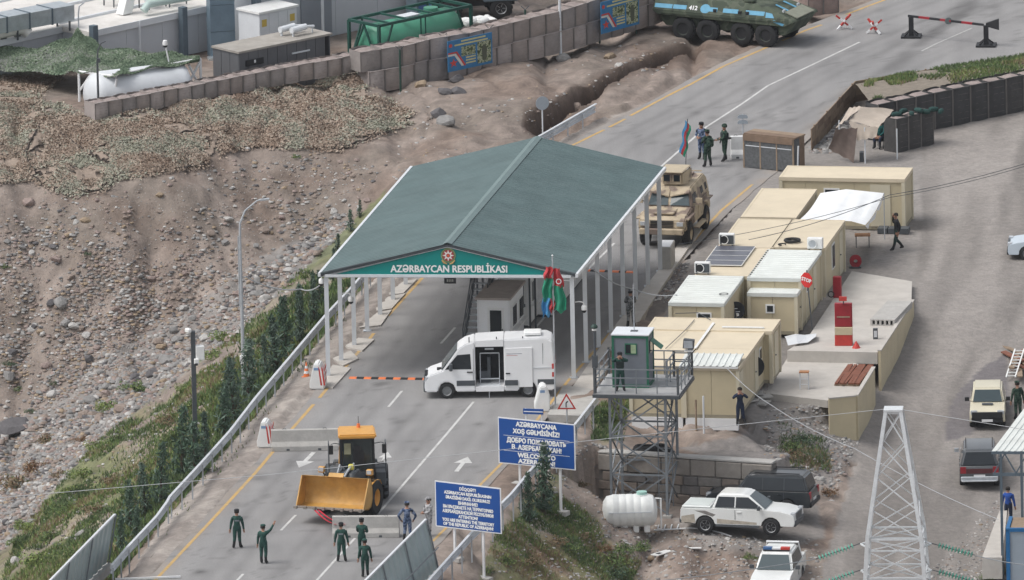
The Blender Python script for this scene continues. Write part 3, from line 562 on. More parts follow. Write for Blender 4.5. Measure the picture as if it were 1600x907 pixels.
# ---------------------------------------------------------------- cream cabins
CRZ = math.radians(-10)
def cabin(corner, W, D, H, label, roof='cream', base=0.0, seams=2, zt=None, features=()):
    """corner: pixel of the front left roof corner; W along the front, D away from the camera"""
    zr = base+H; loc = G(*corner, zr); loc.z = base
    t = thing('cabin', label, 'cabin', loc, CRZ, 'prefabricated cream cabins beside the road')
    rm = {'cream': MCREAMR, 'white': MWROOF}[roof]
    MB().box(.06, W-.06, .06, D-.06, 0, .16).build('floor_frame', MSTEELP, t)
    nw, nd = max(2, round(W/1.15)), max(2, round(D/1.15))
    for k in range(nw):
        a, b = .1+(W-.2)*k/nw, .1+(W-.2)*(k+1)/nw
        MB().box(a+.008, b-.008, .07, .12, .16, H-.16).build('wall_panel', MCREAM, t); MB().box(a+.008, b-.008, D-.12, D-.07, .16, H-.16).build('wall_panel', MCREAM, t)
    for k in range(nd):
        a, b = .1+(D-.2)*k/nd, .1+(D-.2)*(k+1)/nd
        MB().box(W-.12, W-.07, a+.008, b-.008, .16, H-.16).build('wall_panel', MCREAM, t); MB().box(.07, .12, a+.008, b-.008, .16, H-.16).build('wall_panel', MCREAM, t)
    for x in (.08, W-.08):
        for y in (.08, D-.08): MB().box(x-.08, x+.08, y-.08, y+.08, 0, H-.14).build('corner_post', MCREAMD, t)
    MB().box(0, W, 0, .1, H-.17, H).box(0, W, D-.1, D, H-.17, H).box(0, .1, .1, D-.1, H-.17, H).box(W-.1, W, .1, D-.1, H-.17, H).build('roof_edge', MCREAMR if roof == 'cream' else MWROOF, t)
    for k in range(seams):
        a, b = .1+(D-.2)*k/seams, .1+(D-.2)*(k+1)/seams
        if roof == 'cream': MB().box(.1, W-.1, a+.006, b-.006, H-.1, H-.012+.004*k).build('roof_sheet', rm, t)
        else:
            mb = MB(); P = []
            for j in range(7):
                y = a+(b-a)*j/7; q = (b-a)/7; P += [(y+.003, 0), (y+q*.72, 0), (y+q*.8, .035), (y+q*.93, .035)]
            P.append((b-.012, 0))
            mb.grid([[(.02, y, H-.01+h) for y, h in P], [(W-.02, y, H-.01+h) for y, h in P]]); mb.build('roof_sheet', rm, t)
    for f in features:
        k = f[0]
        if k == 'win':                                              # window on the front: x, z, w, h
            _, x, z, w_, h = f; o = MB().box(x, x+w_, .03, .09, z, z+h).build('window', MWP, t); MB().box(x+.07, x+w_-.07, .02, .05, z+.07, z+h-.07).build('pane', MGLS, o)
        if k == 'sidewin':
            _, y, z, w_, h = f; o = MB().box(W-.09, W-.03, y, y+w_, z, z+h).build('window', MWP, t); MB().box(W-.05, W-.02, y+.07, y+w_-.07, z+.07, z+h-.07).build('pane', MGLS, o)
        if k == 'sidedoor':
            _, y, w_, h = f; o = MB().box(W-.09, W-.035, y, y+w_, .16, .16+h).build('door', MCREAMD, t); MB().box(W-.04, W+.02, y+.06, y+.16, 1.1, 1.14).build('handle', MDST, o)
        if k == 'door':
            _, x, w_, h = f; o = MB().box(x, x+w_, .03, .09, .16, .16+h).build('door', MCREAMD, t); MB().box(x+.08, x+.2, -.02, .04, 1.1, 1.14).build('handle', MDST, o)
        if k == 'plinth': MB().box(.1, W-.1, .02, .3, -f[1], -.003).build('plinth_board', MW, t)
    return t
cabin((1217, 277), 5.95, 2.5, 2.45, 'cream cabin standing crosswise at the far end of the cabin rows', features=(('win', 2.1, 1.35, .75, .6), ('door', 4.3, .95, 2.0)), seams=1)
cabin((1157, 339), 2.62, 6.1, 2.45, 'cream cabin with bare flat roof between the crosswise cabin and the road', seams=1)
cabin((1121, 386), 2.62, 6.0, 2.45, 'cream cabin whose roof carries two cables and an air conditioner', seams=1)
c3 = cabin((1085, 430.5), 2.6, 5.9, 2.45, 'cream cabin with four dark solar panels on its roof', seams=1)
cabin((1044, 473), 2.6, 5.7, 2.45, 'cabin with white ribbed roof nearest the parking post row, dish on its side', 'white', features=(('win', 1.3, 1.5, .7, .5),))
cabin((1204, 386.5), 2.55, 5.9, 2.45, 'cream cabin with a rubber hose ring lying on its roof', seams=1, features=(('sidewin', 2.2, .9, .8, 1.2), ('sidedoor', 4.4, .9, 2.0)))
cabin((1167, 434), 2.55, 5.9, 2.45, 'cabin with white ribbed roof behind the red stop sign', 'white', seams=2, features=(('sidedoor', 3.6, .85, 2.0), ('sidewin', 1.6, 1.4, .5, .5)))
cabin((1167, 458), 2.35, 2.6, 1.95, 'low cabin with white roof and tiny square window', 'white', seams=1, features=(('win', .85, 1.0, .42, .42), ('sidedoor', .8, .85, 1.75)))
cabin((1009, 514.5), 5.85, 2.5, 2.45, 'cream cabin standing crosswise behind the pair with the lean-to roof', seams=1, features=(('sidedoor', .9, .95, 2.0),))
cabin((982, 571), 2.55, 7.6, 2.4, 'cream cabin directly behind the green watchtower booth', seams=2, features=(('plinth', .55),))
cabin((1066, 573), 2.62, 7.6, 2.4, 'cream cabin with a black satellite dish on its long side', seams=2, features=(('plinth', .55), ('sidedoor', .4, .9, 1.9), ('sidedoor', 4.6, .9, 2.0), ('sidewin', 5.9, 1.3, .6, .6)))
# white ribbed lean-to sheets over the front of the cabin pair
lt = thing('lean_to_roof', 'white ribbed lean-to roof sheets over the front of the cream cabins', 'roof', G(1062, 571, 2.45), CRZ)
for k in range(9):
    a = -.02+k*.3; MB().grid([[(a, -.12, .0), (a+.2, -.12, .0), (a+.23, -.12, .04), (a+.28, -.12, .04), (a+.3, -.12, 0)], [(a, 1.75, .17), (a+.2, 1.75, .17), (a+.23, 1.75, .21), (a+.28, 1.75, .21), (a+.3, 1.75, .17)]]).build('roof_sheet', MWROOF, lt)
MB().box(-.02, 2.7, -.11, -.06, -.1, -.005).build('edge_trim', MWP, lt)
wd = thing('roof_strip', 'white metal strip lying over the joint of two cream cabins', 'strip', G(1086, 545, 2.46), CRZ)
MB().box(-.06, .06, 0, 5.2, 0, .03).build('strip', MWP, wd)
for x, px, py in ((0, 1170, 513.5),): 
    t_ = thing('roof_batten', 'long white batten lying on the crosswise cream roof', 'batten', G(1128, 512.5, 2.46), CRZ); MB().box(0, 1.95, 0, .14, 0, .05).build('batten', MWP, t_)
# solar panels
sp = thing('solar_array', 'four dark solar panels in a white frame on a cabin roof', 'solar panels', G(1098, 415, 2.5), CRZ)
for k in range(4):
    y = k*1.0; o = MB().box(0, 1.82, y, y+.96, 0, .04).build('panel', MWP, sp); MB().box(.03, 1.79, y+.03, y+.93, .03, .046).build('cell_sheet', mat('solar_cells', (.1, .105, .13), .3, .15, 3), o)
# air conditioners on the roofs
def aircon(loc, rz, label, dark=True):
    t = thing('air_conditioner', label, 'air conditioner', loc, rz, 'air conditioners on the cabin roofs')
    MB().box(-.36, .36, -.15, .15, .05, .56).build('case', MWP, t, bevel=.02); MB().box(-.3, .34, -.162, -.14, .09, .5).build('front_panel', MDST if dark else MWP, t)
    f = MB().lathe([(.0, -.02), (.19, -.02), (.2, 0)], (-.1, -.16, .3), 'y', 16).build('fan_guard', MBLK if dark else MGALV, t)
    MB().tube([(-.1+.19*math.cos(a), -.2, .3+.2*math.sin(a)) for a in np.linspace(-2.2, 2.2, 12)], .02, 5).build('pipe', MWP, t)
    MB().box(-.3, -.24, -.15, .15, 0, .05).box(.24, .3, -.15, .15, 0, .05).build('foot', MDST, t); return t
aircon(G(1136, 383.5, 2.46), CRZ, 'white air conditioner with dark front on the cable crossed cream roof')
aircon(G(1098, 428, 2.46), CRZ, 'white air conditioner with dark front below the solar panels')
aircon(G(1274, 390, 2.46), CRZ, 'white air conditioner with pale front beside the hose ring', False)
def hose(px, py, r, label, th=.05, part=2*PI):
    t = thing('hose_ring', label, 'hose', G(px, py, 2.5), 0); MB().tube([(r*math.cos(a), r*math.sin(a), .04) for a in np.linspace(0, part, 28)], th, 6).build('hose', MBLK, t, smooth=True)
hose(1238, 377, .33, 'thick black hose ring lying on a cream cabin roof', .075); hose(1222, 383.5, .17, 'small open loop of black hose on a cream cabin roof', .035, 4.6); hose(1131, 461, .2, 'thin cable ring lying on the white ribbed roof', .018)
# satellite dishes
def dish(loc, rz, r, label):
    t = thing('satellite_dish', label, 'satellite dish', loc, rz, 'black satellite dishes on the cabins')
    mb = MB().lathe([(0, .16), (r*.35, .14), (r*.7, .08), (r, 0), (r*1.02, .02), (r*.7, .1), (0, .18)], (0, -.25, 0), 'y', 24); mb.build('reflector', mat('black_dish', (.03, .034, .042), .5, .15, 4), t, smooth=True)
    MB().tube([(0, -.1, -r*.9), (0, -.6, -.15)], .02, 5).build('arm', MGALV, t); MB().obox((0, -.62, -.1), (.1, .16, .1)).build('receiver', MWP, t)
    for z in (.0, .12): text('_____'[:3], .16, MW, t, (0, -.27+.13, z*1.0), (PI/2, 0, 0), .004, 'badge') if False else MB().obox((-.02+z, -.16, .08-.16*z*8), (.2, .012, .03)).build('badge', MPOST, t)
    MB().tube([(0, -.1, 0), (0, .22, 0)], .03, 6).build('bracket', MDST, t); return t
dish(G(1176, 572, 1.15), CRZ+math.radians(20), .5, 'black satellite dish on the long wall of a cream cabin')
dish(G(1148.5, 484, 1.4), CRZ+math.radians(20), .42, 'black satellite dish on the wall below a white ribbed roof')
# white awning at the crosswise cabin
aw = thing('awning', 'torn white tarpaulin awning stretched in front of the crosswise cream cabin', 'awning', G(1250, 345, 2.4), 0)
L0 = [G(1250, 343, 2.45), G(1290, 344, 2.4), G(1330, 346, 2.3), G(1352, 352, 2.15)]; L1 = [G(1282, 302, 2.55), G(1322, 296, 2.7), G(1352, 299, 2.6), G(1381, 302, 2.45)]
P = []
for i in range(9):
    s = i/8; P.append([]) 
    for j in range(13):
        u = j/12*3; k = min(int(u), 2); f = u-k; a = L0[k].lerp(L0[k+1], f); b = L1[k].lerp(L1[k+1], f); q = a.lerp(b, s)
        q.z += .1*math.sin(s*PI)*math.sin(j*1.9)*.5-.13*math.sin(s*PI); P[-1].append(q-aw.location)
MB().grid(P).build('tarpaulin', mat('white_tarpaulin', (.8, .82, .83), .55, .05, 2), aw, smooth=True, fix=False)
P2 = [[P[i][-1]+Vector((0.02*math.sin(i*2), 0, -.05-.28*abs(math.sin(i*1.3))*s_)) for i in range(9)] for s_ in (0, .5, 1)]
MB().grid(P2).build('torn_edge', MATS['white_tarpaulin'], aw, fix=False)
for p_ in ((1381, 302),): q = G(*p_, 2.2)-aw.location; MB().cyl((q.x, q.y, -2.4), q, .025, n=6).build('pole', MGALV, aw)
lampw = thing('wall_lamp', 'white oval lamp on the eave of the crosswise cream cabin', 'lamp', G(1383, 281, 2.25), CRZ)
MB().lathe([(0, -.06), (.12, -.04), (.17, 0), (.12, .04), (0, .06)], (0, 0, 0), 'z', 14).build('lamp_shade', MW, lampw, smooth=True); MB().beam((0, .02, .04), (0, .15, .06), .03).build('bracket', MDST, lampw)

# ---------------------------------------------------------------- watchtower
tw = thing('watchtower', 'steel lattice watchtower with railed deck and small grey green guard booth', 'watchtower', G(1043, 809, -2.65), CRZ)
PZ = 5.72; W0, D0 = 2.55, 3.0
LEG = [(-W0, 0), (0, 0), (0, D0), (-W0, D0)]
for x, y in LEG: MB().beam((x, y, -.3), (x, y, PZ-.15), .11, .11).build('leg', MGALVD, tw)
for x, y in LEG: MB().obox((x, y, .03), (.4, .4, .16)).build('footing', MCONC, tw)
zz = [.15, 1.95, 3.75, PZ-.2]
for i in range(4):
    a, b = LEG[i], LEG[(i+1) % 4]
    for k in range(3):
        if k: MB().beam((*a, zz[k]), (*b, zz[k]), .07).build('tie_bar', MGALVD, tw)
        MB().beam((*a, zz[k]), (*b, zz[k+1]), .06).build('brace', MGALVD, tw); MB().beam((*b, zz[k]+.02), (*a, zz[k+1]+.02), .06).build('brace', MGALVD, tw)
X0, X1, Y0, Y1 = -3.25, .67, -.2, 3.8
MB().box(X0, X1, Y0, Y1, PZ-.02, PZ+.04).build('deck', mat('deck_plate', (.4, .405, .41), .7, .12, 2, dirt=.2), tw)
for q in (((X0, Y0), (X1, Y0)), ((X1, Y0), (X1, Y1)), ((X1, Y1), (X0, Y1)), ((X0, Y1), (X0, Y0))): MB().beam((*q[0], PZ-.1), (*q[1], PZ-.1), .1, .15).build('deck_beam', MDST, tw)
for x in (-2.4, -1.2, -.2): MB().beam((x, Y0, PZ-.12), (x, Y1, PZ-.12), .08, .14).build('deck_joist', MDST, tw)
def rail(a, b, n):
    a, b = Vector((*a, PZ)), Vector((*b, PZ))
    for z in (.4, .75, 1.15): MB().beam(a+up*z, b+up*z, .05).build('rail', MGALVD, tw)
    for k in range(n+1): p = a.lerp(b, k/n); MB().beam(p, p+up*(1.15 if 0 < k < n else 1.25), .045 if 0 < k < n else .1).build('rail_post', MGALVD, tw)
rail((X0+.05, Y0+.05), (X1-.05, Y0+.05), 4); rail((X1-.05, Y0+.05), (X1-.05, Y1-.05), 4); rail((X0+.05, Y0+.05), (X0+.05, Y1-.05), 3); rail((X0+.05, Y1-.05), (X1-.05, Y1-.05), 3)
rail((-.15, 1.4), (-.15, 3.4), 2); rail((-.15, 3.4), (.55, 3.4), 1)
for k in range(16): MB().box(-.75, -.1, 2.2, 2.26, .3+k*.34, .33+k*.34).build('ladder_rung', MGALVD, tw)
for x in (-.75, -.1): MB().beam((x, 2.23, 0), (x, 2.23, PZ), .05).build('ladder_rail', MGALVD, tw)
bx0, bx1, by0, by1, bh = -2.58, -.9, 1.0, 2.55, 2.42; B0 = PZ+.04
gb = MB().box(bx0+.04, bx1-.04, by0+.04, by1-.04, B0+.1, B0+bh-.08).build('guard_booth', MCAB, tw)
for x in (bx0, bx1-.1):
    for y in (by0, by1-.1): MB().box(x, x+.1, y, y+.1, B0, B0+bh).build('corner_trim', MGREEN, gb)
MB().box(bx0+.1, bx1-.1, by0, by0+.1, B0, B0+.14).box(bx1-.1, bx1-.004, by0+.1, by1-.1, B0, B0+.14).build('base_trim', MGREEN, gb)
MB().box(bx0+.1, bx1-.1, by0, by0+.1, B0+bh-.12, B0+bh).box(bx1-.1, bx1-.004, by0+.1, by1-.1, B0+bh-.12, B0+bh).build('top_trim', MGREEN, gb)
MB().box(bx0-.03, bx1+.03, by0-.03, by1+.03, B0+bh, B0+bh+.05).build('booth_roof', MPOST, gb)
w_ = MB().box(bx0+.6, bx0+1.15, by0-.0, by0+.06, B0+1.55, B0+2.05).build('booth_window', MGREEN, gb)
MB().box(bx0+.64, bx0+.87, by0-.012, by0+.03, B0+1.6, B0+2.0).build('dark_pane', MGLS, w_); MB().box(bx0+.88, bx0+1.11, by0-.012, by0+.03, B0+1.6, B0+2.0).build('bright_pane', mat('pale_green_glass', (.32, .42, .26), .2, .3, 4), w_)
w_ = MB().box(bx1-.06, bx1+.004, by0+.55, by0+1.15, B0+1.5, B0+2.05).build('booth_window', MGLS, gb)
MB().grid([[(bx1, by0+.5, B0+2.1), (bx1, by0+1.2, B0+2.1)], [(bx1+.5, by0+.5, B0+1.72), (bx1+.5, by0+1.2, B0+1.72)]]).grid([[(bx1, by0+.5, B0+2.07), (bx1, by0+1.2, B0+2.07)], [(bx1+.5, by0+.5, B0+1.69), (bx1+.5, by0+1.2, B0+1.69)]]).build('shutter', MGREEN, gb)
an = thing('radio_mast', 'thin radio mast on the roof of the guard booth', 'mast', tw.matrix_basis @ Vector((-1.65, 1.7, B0+bh+.05)), CRZ)
MB().box(-.16, .16, -.1, .1, 0, .04).build('base', MDST, an); MB().cyl((0, 0, 0), (0, 0, 2.2), .025, n=6).build('mast', MGALV, an)
fl = thing('floodlight', 'square grey floodlight on the watchtower rail', 'floodlight', tw.matrix_basis @ Vector((X1-.1, Y1-.5, PZ+1.15)), CRZ)
MB().obox((0, 0, .45), (.48, .3, .42), 0, tilt=.1).build('housing', MDST, fl); MB().obox((0, -.16, .45), (.4, .02, .34)).build('lens', MGALV, fl); MB().box(-.2, .2, -.12, .12, .1, .17).build('yoke', MWP, fl); MB().beam((0, 0, 0), (0, 0, .25), .06).build('stem', MGALV, fl)
cm = thing('tower_camera', 'dark domed camera on the pole at the watchtower corner', 'camera', tw.matrix_basis @ Vector((X0+.08, Y0+.1, PZ)), CRZ)
MB().cyl((0, 0, 0), (0, 0, 2.95), .06, n=8).build('pole', MDST, cm); MB().lathe([(.13, 0), (.17, .05), (.15, .12), (.05, .2), (0, .21)], (0, 0, 3.03), 'z', 14).build('dome', mat('dark_green_cap', (.02, .05, .04), .5, .1), cm, smooth=True); MB().cyl((0, 0, 2.93), (0, 0, 3.04), .11, n=12).build('collar', MWP, cm)
MB().box(-.12, .12, -.08, .12, 1.2, 1.75).build('control_box', MDST, cm)
tb = thing('coiled_cable', 'heap of coiled black cable under the watchtower', 'cable', T(1018, 712), 0)
for k in range(7): MB().tube([(1.05*math.cos(a)*(1-.06*k)+random.uniform(-.06, .06), .5*math.sin(a)*(1-.06*k), .08+.06*k+.03*math.sin(a*3+k)) for a in np.linspace(0, 2*PI, 24)], .05, 5).build('coil', MBLK, tb)

# ---------------------------------------------------------------- stone retaining wall below the cabins
rw = thing('retaining_wall', 'low wall of grey concrete blocks over rough stone courses', 'wall', (WALLA.x, WALLA.y, -2.65), math.atan2(_wd.y, _wd.x))
MSTN = [mat('wall_stone_%s' % n, c, .95, .2, 3, .5) for n, c in (('grey', (.22, .205, .19)), ('brown', (.25, .21, .18)), ('dark', (.17, .16, .155)))]
MWBLK = mat('wall_concrete_block', (.29, .265, .24), .9, .15, 2, .4, dirt=.3)
ZT = 2.1; rs = random.Random(3); zc = 0
for r in range(4):
    h = .43 if r < 3 else .76; x = -.3 if r % 2 else -.1
    if r == 3: zc = ZT-.78
    while x < WL+.2:
        L = rs.uniform(.65, 1.15) if r < 3 else rs.uniform(1.2, 1.9); e = min(x+L, WL+.4)
        mb = MB().box(x+.015, e-.015, -.18-rs.uniform(0, .07), .35, zc+.012, zc+h-.012); mb.build('stone' if r < 3 else 'block', MSTN[rs.randrange(3)] if r < 3 else MWBLK, rw, bevel=.035); x += L
    zc += h
MB().box(-.3, WL+.4, -.1, .4, -.3, ZT-.05).build('mortar', mat('wall_mortar', (.2, .185, .17), .95, .2, 4), rw)
MB().box(-.3, WL+.4, -.2, .42, ZT, ZT+.1).build('coping', MCONC, rw, bevel=.02)
# rough boards leaning at the left end of the wall
# ---------------------------------------------------------------- terrace walls
def wallrun(name, label, pts, zt, zb, th, m, par=None):
    t = par or thing(name, label, 'wall', (0, 0, 0)) 
    o0 = G(*pts[0], zt)
    if par is None: t.location = (o0.x, o0.y, zb)
    P_ = [G(*p, zt) for p in pts]
    for a, b in zip(P_[:-1], P_[1:]):
        d = (b-a).normalized(); n_ = Vector((-d.y, d.x, 0)); L = (b-a).length; k = max(1, round(L/1.0)); off = Vector((t.location.x, t.location.y, 0))
        for i in range(k):
            p, q = a+d*(L*i/k+.004), a+d*(L*(i+1)/k-.004); p.z = q.z = 0
            MB().ext([p-off, q-off, q+n_*th-off, p+n_*th-off], (0, 0, zt-zb)).build('wall_panel', m, t)
        c = a.copy(); c.z = zt-zb; e = b.copy(); e.z = zt-zb; MB().beam(c-off+n_*th*.5+up*.03, e-off+n_*th*.5+up*.03, th+.06, .06).build('coping', MCONCL, t)
    return t
wallrun('terrace_wall', 'cream sided wall along the outer edge of the upper terrace', [(1424, 470), (1372, 549)], .28, -3.4, .12, MCREAM)
wallrun('terrace_wall', 'cream sided corner wall wrapping the lower terrace', [(1363, 575), (1336, 619), (1294, 623)], -.05, -4.3, .12, MCREAM)
# stacked red sheets
t = thing('sheet_stack', 'stack of rusty red ribbed sheets on the lower terrace', 'sheets', G(1303, 604, -.33), CRZ)
for k in range(7): MB().obox((.75+.03*math.sin(k*2), 1.0+.05*math.cos(k), .03+k*.035), (.2, .2, .02)).build('spacer', MTIM, t) if k == 0 else None
for k in range(8): MB().obox((.1+k*.148, 1.95+.06*math.sin(k*2.3), .12+.012*(k % 3)), (.14, 3.8, .07), math.radians(1.5*math.sin(k*1.7))).build('sheet', MRUST, t)
MB().box(0, 1.15, 0.1, 3.8, 0, .08).build('pallet', MTIM, t)
# hollow slab on the upper terrace
t = thing('hollow_slab', 'hollow core concrete slab lying on the upper terrace', 'slab', G(1360, 509, .2), CRZ-.05)
o = MB(); 
o.box(0, 1.15, 0, 3.9, .25, .3).box(0, 1.15, 0, 3.9, 0, .05)
for k in range(6): o.box(k*.21, k*.21+.1, 0, 3.9, .05, .25)
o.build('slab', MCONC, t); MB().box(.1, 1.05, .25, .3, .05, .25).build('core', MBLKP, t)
# ---------------------------------------------------------------- vehicles (x forward, y to the vehicle's left, z up)
def prism(pts, hw, k=0.0, zb=0.0, hr=None, m=0, mb=None):
    """side outline (x, z) swept across the width, leaning inwards by k per metre above zb"""
    mb = mb or MB(); n = len(pts); Y = lambda z: hw-k*(z-zb)
    a = [(x, Y(z), z) for x, z in pts]; b = [(x, -(Y(z) if hr is None else hr-k*(z-zb)), z) for x, z in pts]
    return mb.add(a+b, [tuple(range(n)), tuple(range(2*n-1, n-1, -1))]+[(i, n+i, n+(i+1) % n, (i+1) % n) for i in range(n)], m)
def plate(pts, hw, k=0.0, zb=0.0, side=1, off=.012, th=.03, mb=None):
    mb = mb or MB(); Y = lambda z: side*(hw-k*(z-zb)+off)
    return mb.ext([(x, Y(z), z) for x, z in pts], (0, -side*th, 0))
def arch(xc, r, zb, n=8, rev=True):
    R_ = r*1.15; h = min(1, (r-zb)/R_); a0 = math.asin(max(-1, -h)); P = [(xc+R_*math.cos(t), max(zb, r+R_*math.sin(t))) for t in np.linspace(a0, PI-a0, n)]
    return P[::-1] if not rev else P
WH = {}
def wheel(t, x, y, r, wd, rim=None, rr_=.6, spokes=5, lug=0):
    rim = rim or MRIM; key = (r, wd, rim.name, rr_, spokes, lug, y > 0)
    if key not in WH:
        s = 1 if y > 0 else -1; h = wd/2
        ty = MB().lathe([(r*rr_, -h), (r*.9, -h), (r*.985, -h*.8), (r, -h*.5), (r, h*.5), (r*.985, h*.8), (r*.9, h), (r*rr_, h)], (0, 0, 0), 'y', 26)
        if lug:
            for i in range(lug):
                a = 2*PI*i/lug
                for q in (-1, 1):
                    c = Vector((math.cos(a+q*.06)*r, q*h*.5, math.sin(a+q*.06)*r)); e = Vector((math.cos(a+.16)*r, q*h*.08, math.sin(a+.16)*r)); ty.beam(c, e, .07, .06)
        rm = MB().lathe([(0, s*h*.35), (r*rr_*.35, s*h*.4), (r*rr_*.4, s*h*.3), (r*rr_*.82, s*h*.25), (r*rr_*.9, s*h*.75), (r*rr_*1.0, s*h*.9)], (0, 0, 0), 'y', 22)
        for i in range(spokes): a = 2*PI*i/spokes; rm.beam((r*rr_*.25*math.cos(a), s*h*.42, r*rr_*.25*math.sin(a)), (r*rr_*.88*math.cos(a), s*h*.5, r*rr_*.88*math.sin(a)), r*.12, r*.05)
        WH[key] = (ty.mesh('tyre', MBLK, 40), rm.mesh('rim', rim, 40), MB().cyl((0, -h*.55, 0), (0, h*.2*s if s < 0 else h*.2, 0), r*rr_*.98, n=18).mesh('hub', MBLKP))
    a, b, c = WH[key]; wgt = link('wheel', c, t, (x, y, r)); link('tyre', a, wgt); link('rim', b, wgt); return wgt
def car(name, label, cat, loc, rz, L=4.7, W=1.82, r=.36, ax=(1.35, -1.35), hood=1.0, belt=1.05, roof=1.75, cowl=.95, wt=.35, rt=-1.9, rb=-2.2, nose=.75, tail=1.0, paint=None, lower=None, pillars=(-.35, -1.25), zb=.3, bed=None, k=.28, lampm=None, cut=0, plate_=True, rack=False, rearwin=True, group=None):
    t = thing(name, label, cat, loc, rz, group); xf, xr = L/2, -L/2; hw = W/2; lower = lower or MBLKP
    P = [(xf-.06, zb), (xf, zb+.15), (xf-.02, nose-.05), (xf-.1, nose+.06), (xf-.35, nose+.13), ((xf+cowl)/2, (nose+.14)*.35+hood*.65), (cowl, hood), (cowl-.02, belt)]
    P += [(rb, belt), (xr+.06, tail), (xr, tail-.15), (xr, zb+.12), (xr+.06, zb)] if not bed else [(rb, belt), (rb-.02, bed), (xr+.05, bed), (xr, bed-.1), (xr, zb+.2), (xr+.06, zb+.1)]
    P += arch(ax[1], r, zb, rev=False)+arch(ax[0], r, zb, rev=False)
    body = prism(P, hw, .05, zb).build('body', paint, t, smooth=38, bevel=.05, seg=3)
    MB().box(xr+.15, xf-.15, -hw+.2, hw-.2, zb-.04, zb+.4).build('underbody', MBLKP, t)
    gh = [(cowl, belt-.02), (wt, roof), (wt-.25, roof+.03), (rt+.2, roof+.03), (rt, roof-.02), (rb, belt-.02)]; h2 = hw-.05*(belt-zb)-.015
    cab = prism(gh, h2, k, belt).build('cab', paint, t, smooth=38, bevel=.075, seg=3)
    xs = [cowl-.12]+list(pillars)+[rb+.12]; z0, z1 = belt+.05, roof-.12
    def xw(z): f = (z-belt)/(roof-belt); return cowl+(wt-cowl)*f
    def xb(z): f = (z-belt)/(roof-belt); return rb+(rt-rb)*f
    for s in (1, -1):
        for i in range(len(xs)-1):
            a, b = xs[i]-.03, xs[i+1]+.03
            lo = [(min(a, xw(z0)-.1), z0), (min(a, xw(z1)-.12), z1), (max(b, xb(z1)+.1), z1), (max(b, xb(z0)+.1), z0)]
            plate(lo, h2, k, belt, s).build('window', MGLS, cab)
        for px_ in pillars: MB().ext([(px_, s*(hw+.004-.05*(belt-zb)), belt-.05), (px_+.02, s*(hw+.004-.05*(belt-zb)), belt-.05), (px_+.02, s*(hw+.006), zb+.25), (px_, s*(hw+.006), zb+.25)], (0, -s*.02, 0)).build('door_seam', MDST, body)
        for px_ in pillars: MB().obox((px_+.2, s*(hw-.01), belt-.14), (.2, .05, .04)).build('door_handle', paint, body)
        m_ = MB().obox((cowl-.28, s*(hw+.12), belt+.1), (.12, .2, .17)); m_.build('mirror', lower, cab)
        MB().box(xf-.2, xf-.005, s*hw-s*.36 if s > 0 else -hw+.06, s*hw-s*.06 if s > 0 else -hw+.36, nose-.02, nose+.13).build('headlight', mat('lamp_glass', (.5, .53, .56), .15, .1, 4, spec=.8), body)
        MB().box(xr-.006, xr+.15, *(sorted((s*(hw-.3), s*(hw-.04)))), tail-.32 if not bed else bed-.45, tail-.02 if not bed else bed-.12).build('tail_light', MDRED, body)
    def gl(x_of, za, zc, sg):
        ya, yc = h2-k*(za-belt)-.1, h2-k*(zc-belt)-.1
        return MB().ext([(x_of(za)+sg*.012, -ya, za), (x_of(za)+sg*.012, ya, za), (x_of(zc)+sg*.012, yc, zc), (x_of(zc)+sg*.012, -yc, zc)], (-sg*.03, 0, 0))
    gl(xw, belt+.03, roof-.07, 1).build('windscreen', MGLB, cab)
    if rearwin: gl(xb, belt+.06, roof-.1, -1).build('rear_window', MGLS, cab)
    MB().box(xf-.08, xf+.04, -hw+.1, hw-.1, zb-.02, zb+.24).build('front_bumper', lower, t, bevel=.03); MB().box(xr-.06, xr+.1, -hw+.06, hw-.06, zb, zb+.22).build('rear_bumper', lower, t, bevel=.03)
    MB().box(xf-.05, xf+.012, -hw+.42, hw-.42, nose-.22, nose+.08).build('grille', MDST, body)
    MB().box(xr-.018, xr, -.26, .26, (bed or tail)-.5, (bed or tail)-.38).build('number_plate', MW, body)
    for x in ax:
        for s in (1, -1): wheel(t, x, s*(hw-.12), r, .24)
    if rack:
        for s in (1, -1): MB().beam((wt-.3, s*(hw-.3), roof+.08), (rt+.2, s*(hw-.3), roof+.08), .04).build('roof_rail', MBLKP, cab)
    return t, body, cab
# white van with its side door open
VW = mat('van_white', (.8, .81, .82), .35, .04, 1, coat=.3, dirt=.05)
van = thing('van', 'white high roofed van with its side door open parked across the road', 'van', G(766, 622, 0)+Vector((0, .95, 0)), math.radians(179))
f_ = [(2.93, .32), (2.97, .55), (2.95, .85), (2.78, 1.08), (2.15, 1.3), (1.42, 2.28), (1.1, 2.5), (.64, 2.64)]; hw, kk = .99, .07
P = f_+[(.64, .32)]+arch(1.95, .36, .32, rev=False)
b = prism(P, hw, kk, .9).build('body', VW, van, smooth=35, bevel=.05, seg=2)
P = [(-.67, 2.7), (-2.6, 2.74), (-2.9, 2.6), (-2.98, 1.6), (-2.98, .42), (-2.9, .32)]+arch(-1.75, .36, .32, rev=False)+[(-.67, .32)]
prism(P, hw, kk, .9).build('rear_body', VW, van, smooth=35, bevel=.05, seg=2)
prism([(.63, 2.64), (-.66, 2.7), (-.66, 2.38), (.63, 2.38)], hw, kk, .9).build('roof_panel', VW, van)
o = prism([(.63, .55), (-.66, .55), (-.66, .32), (.63, .32)], hw, kk, .9).build('sill', VW, van)
MB().box(-.66, .63, -.9, -.35, .55, 2.38).build('cabin_interior', mat('dark_interior', (.035, .037, .042), .8, .3, 3), van)
MB().box(-.05, .5, -.34, .25, .55, 1.1).box(-.05, .1, -.34, .25, 1.1, 1.75).build('seat', MDST, van)
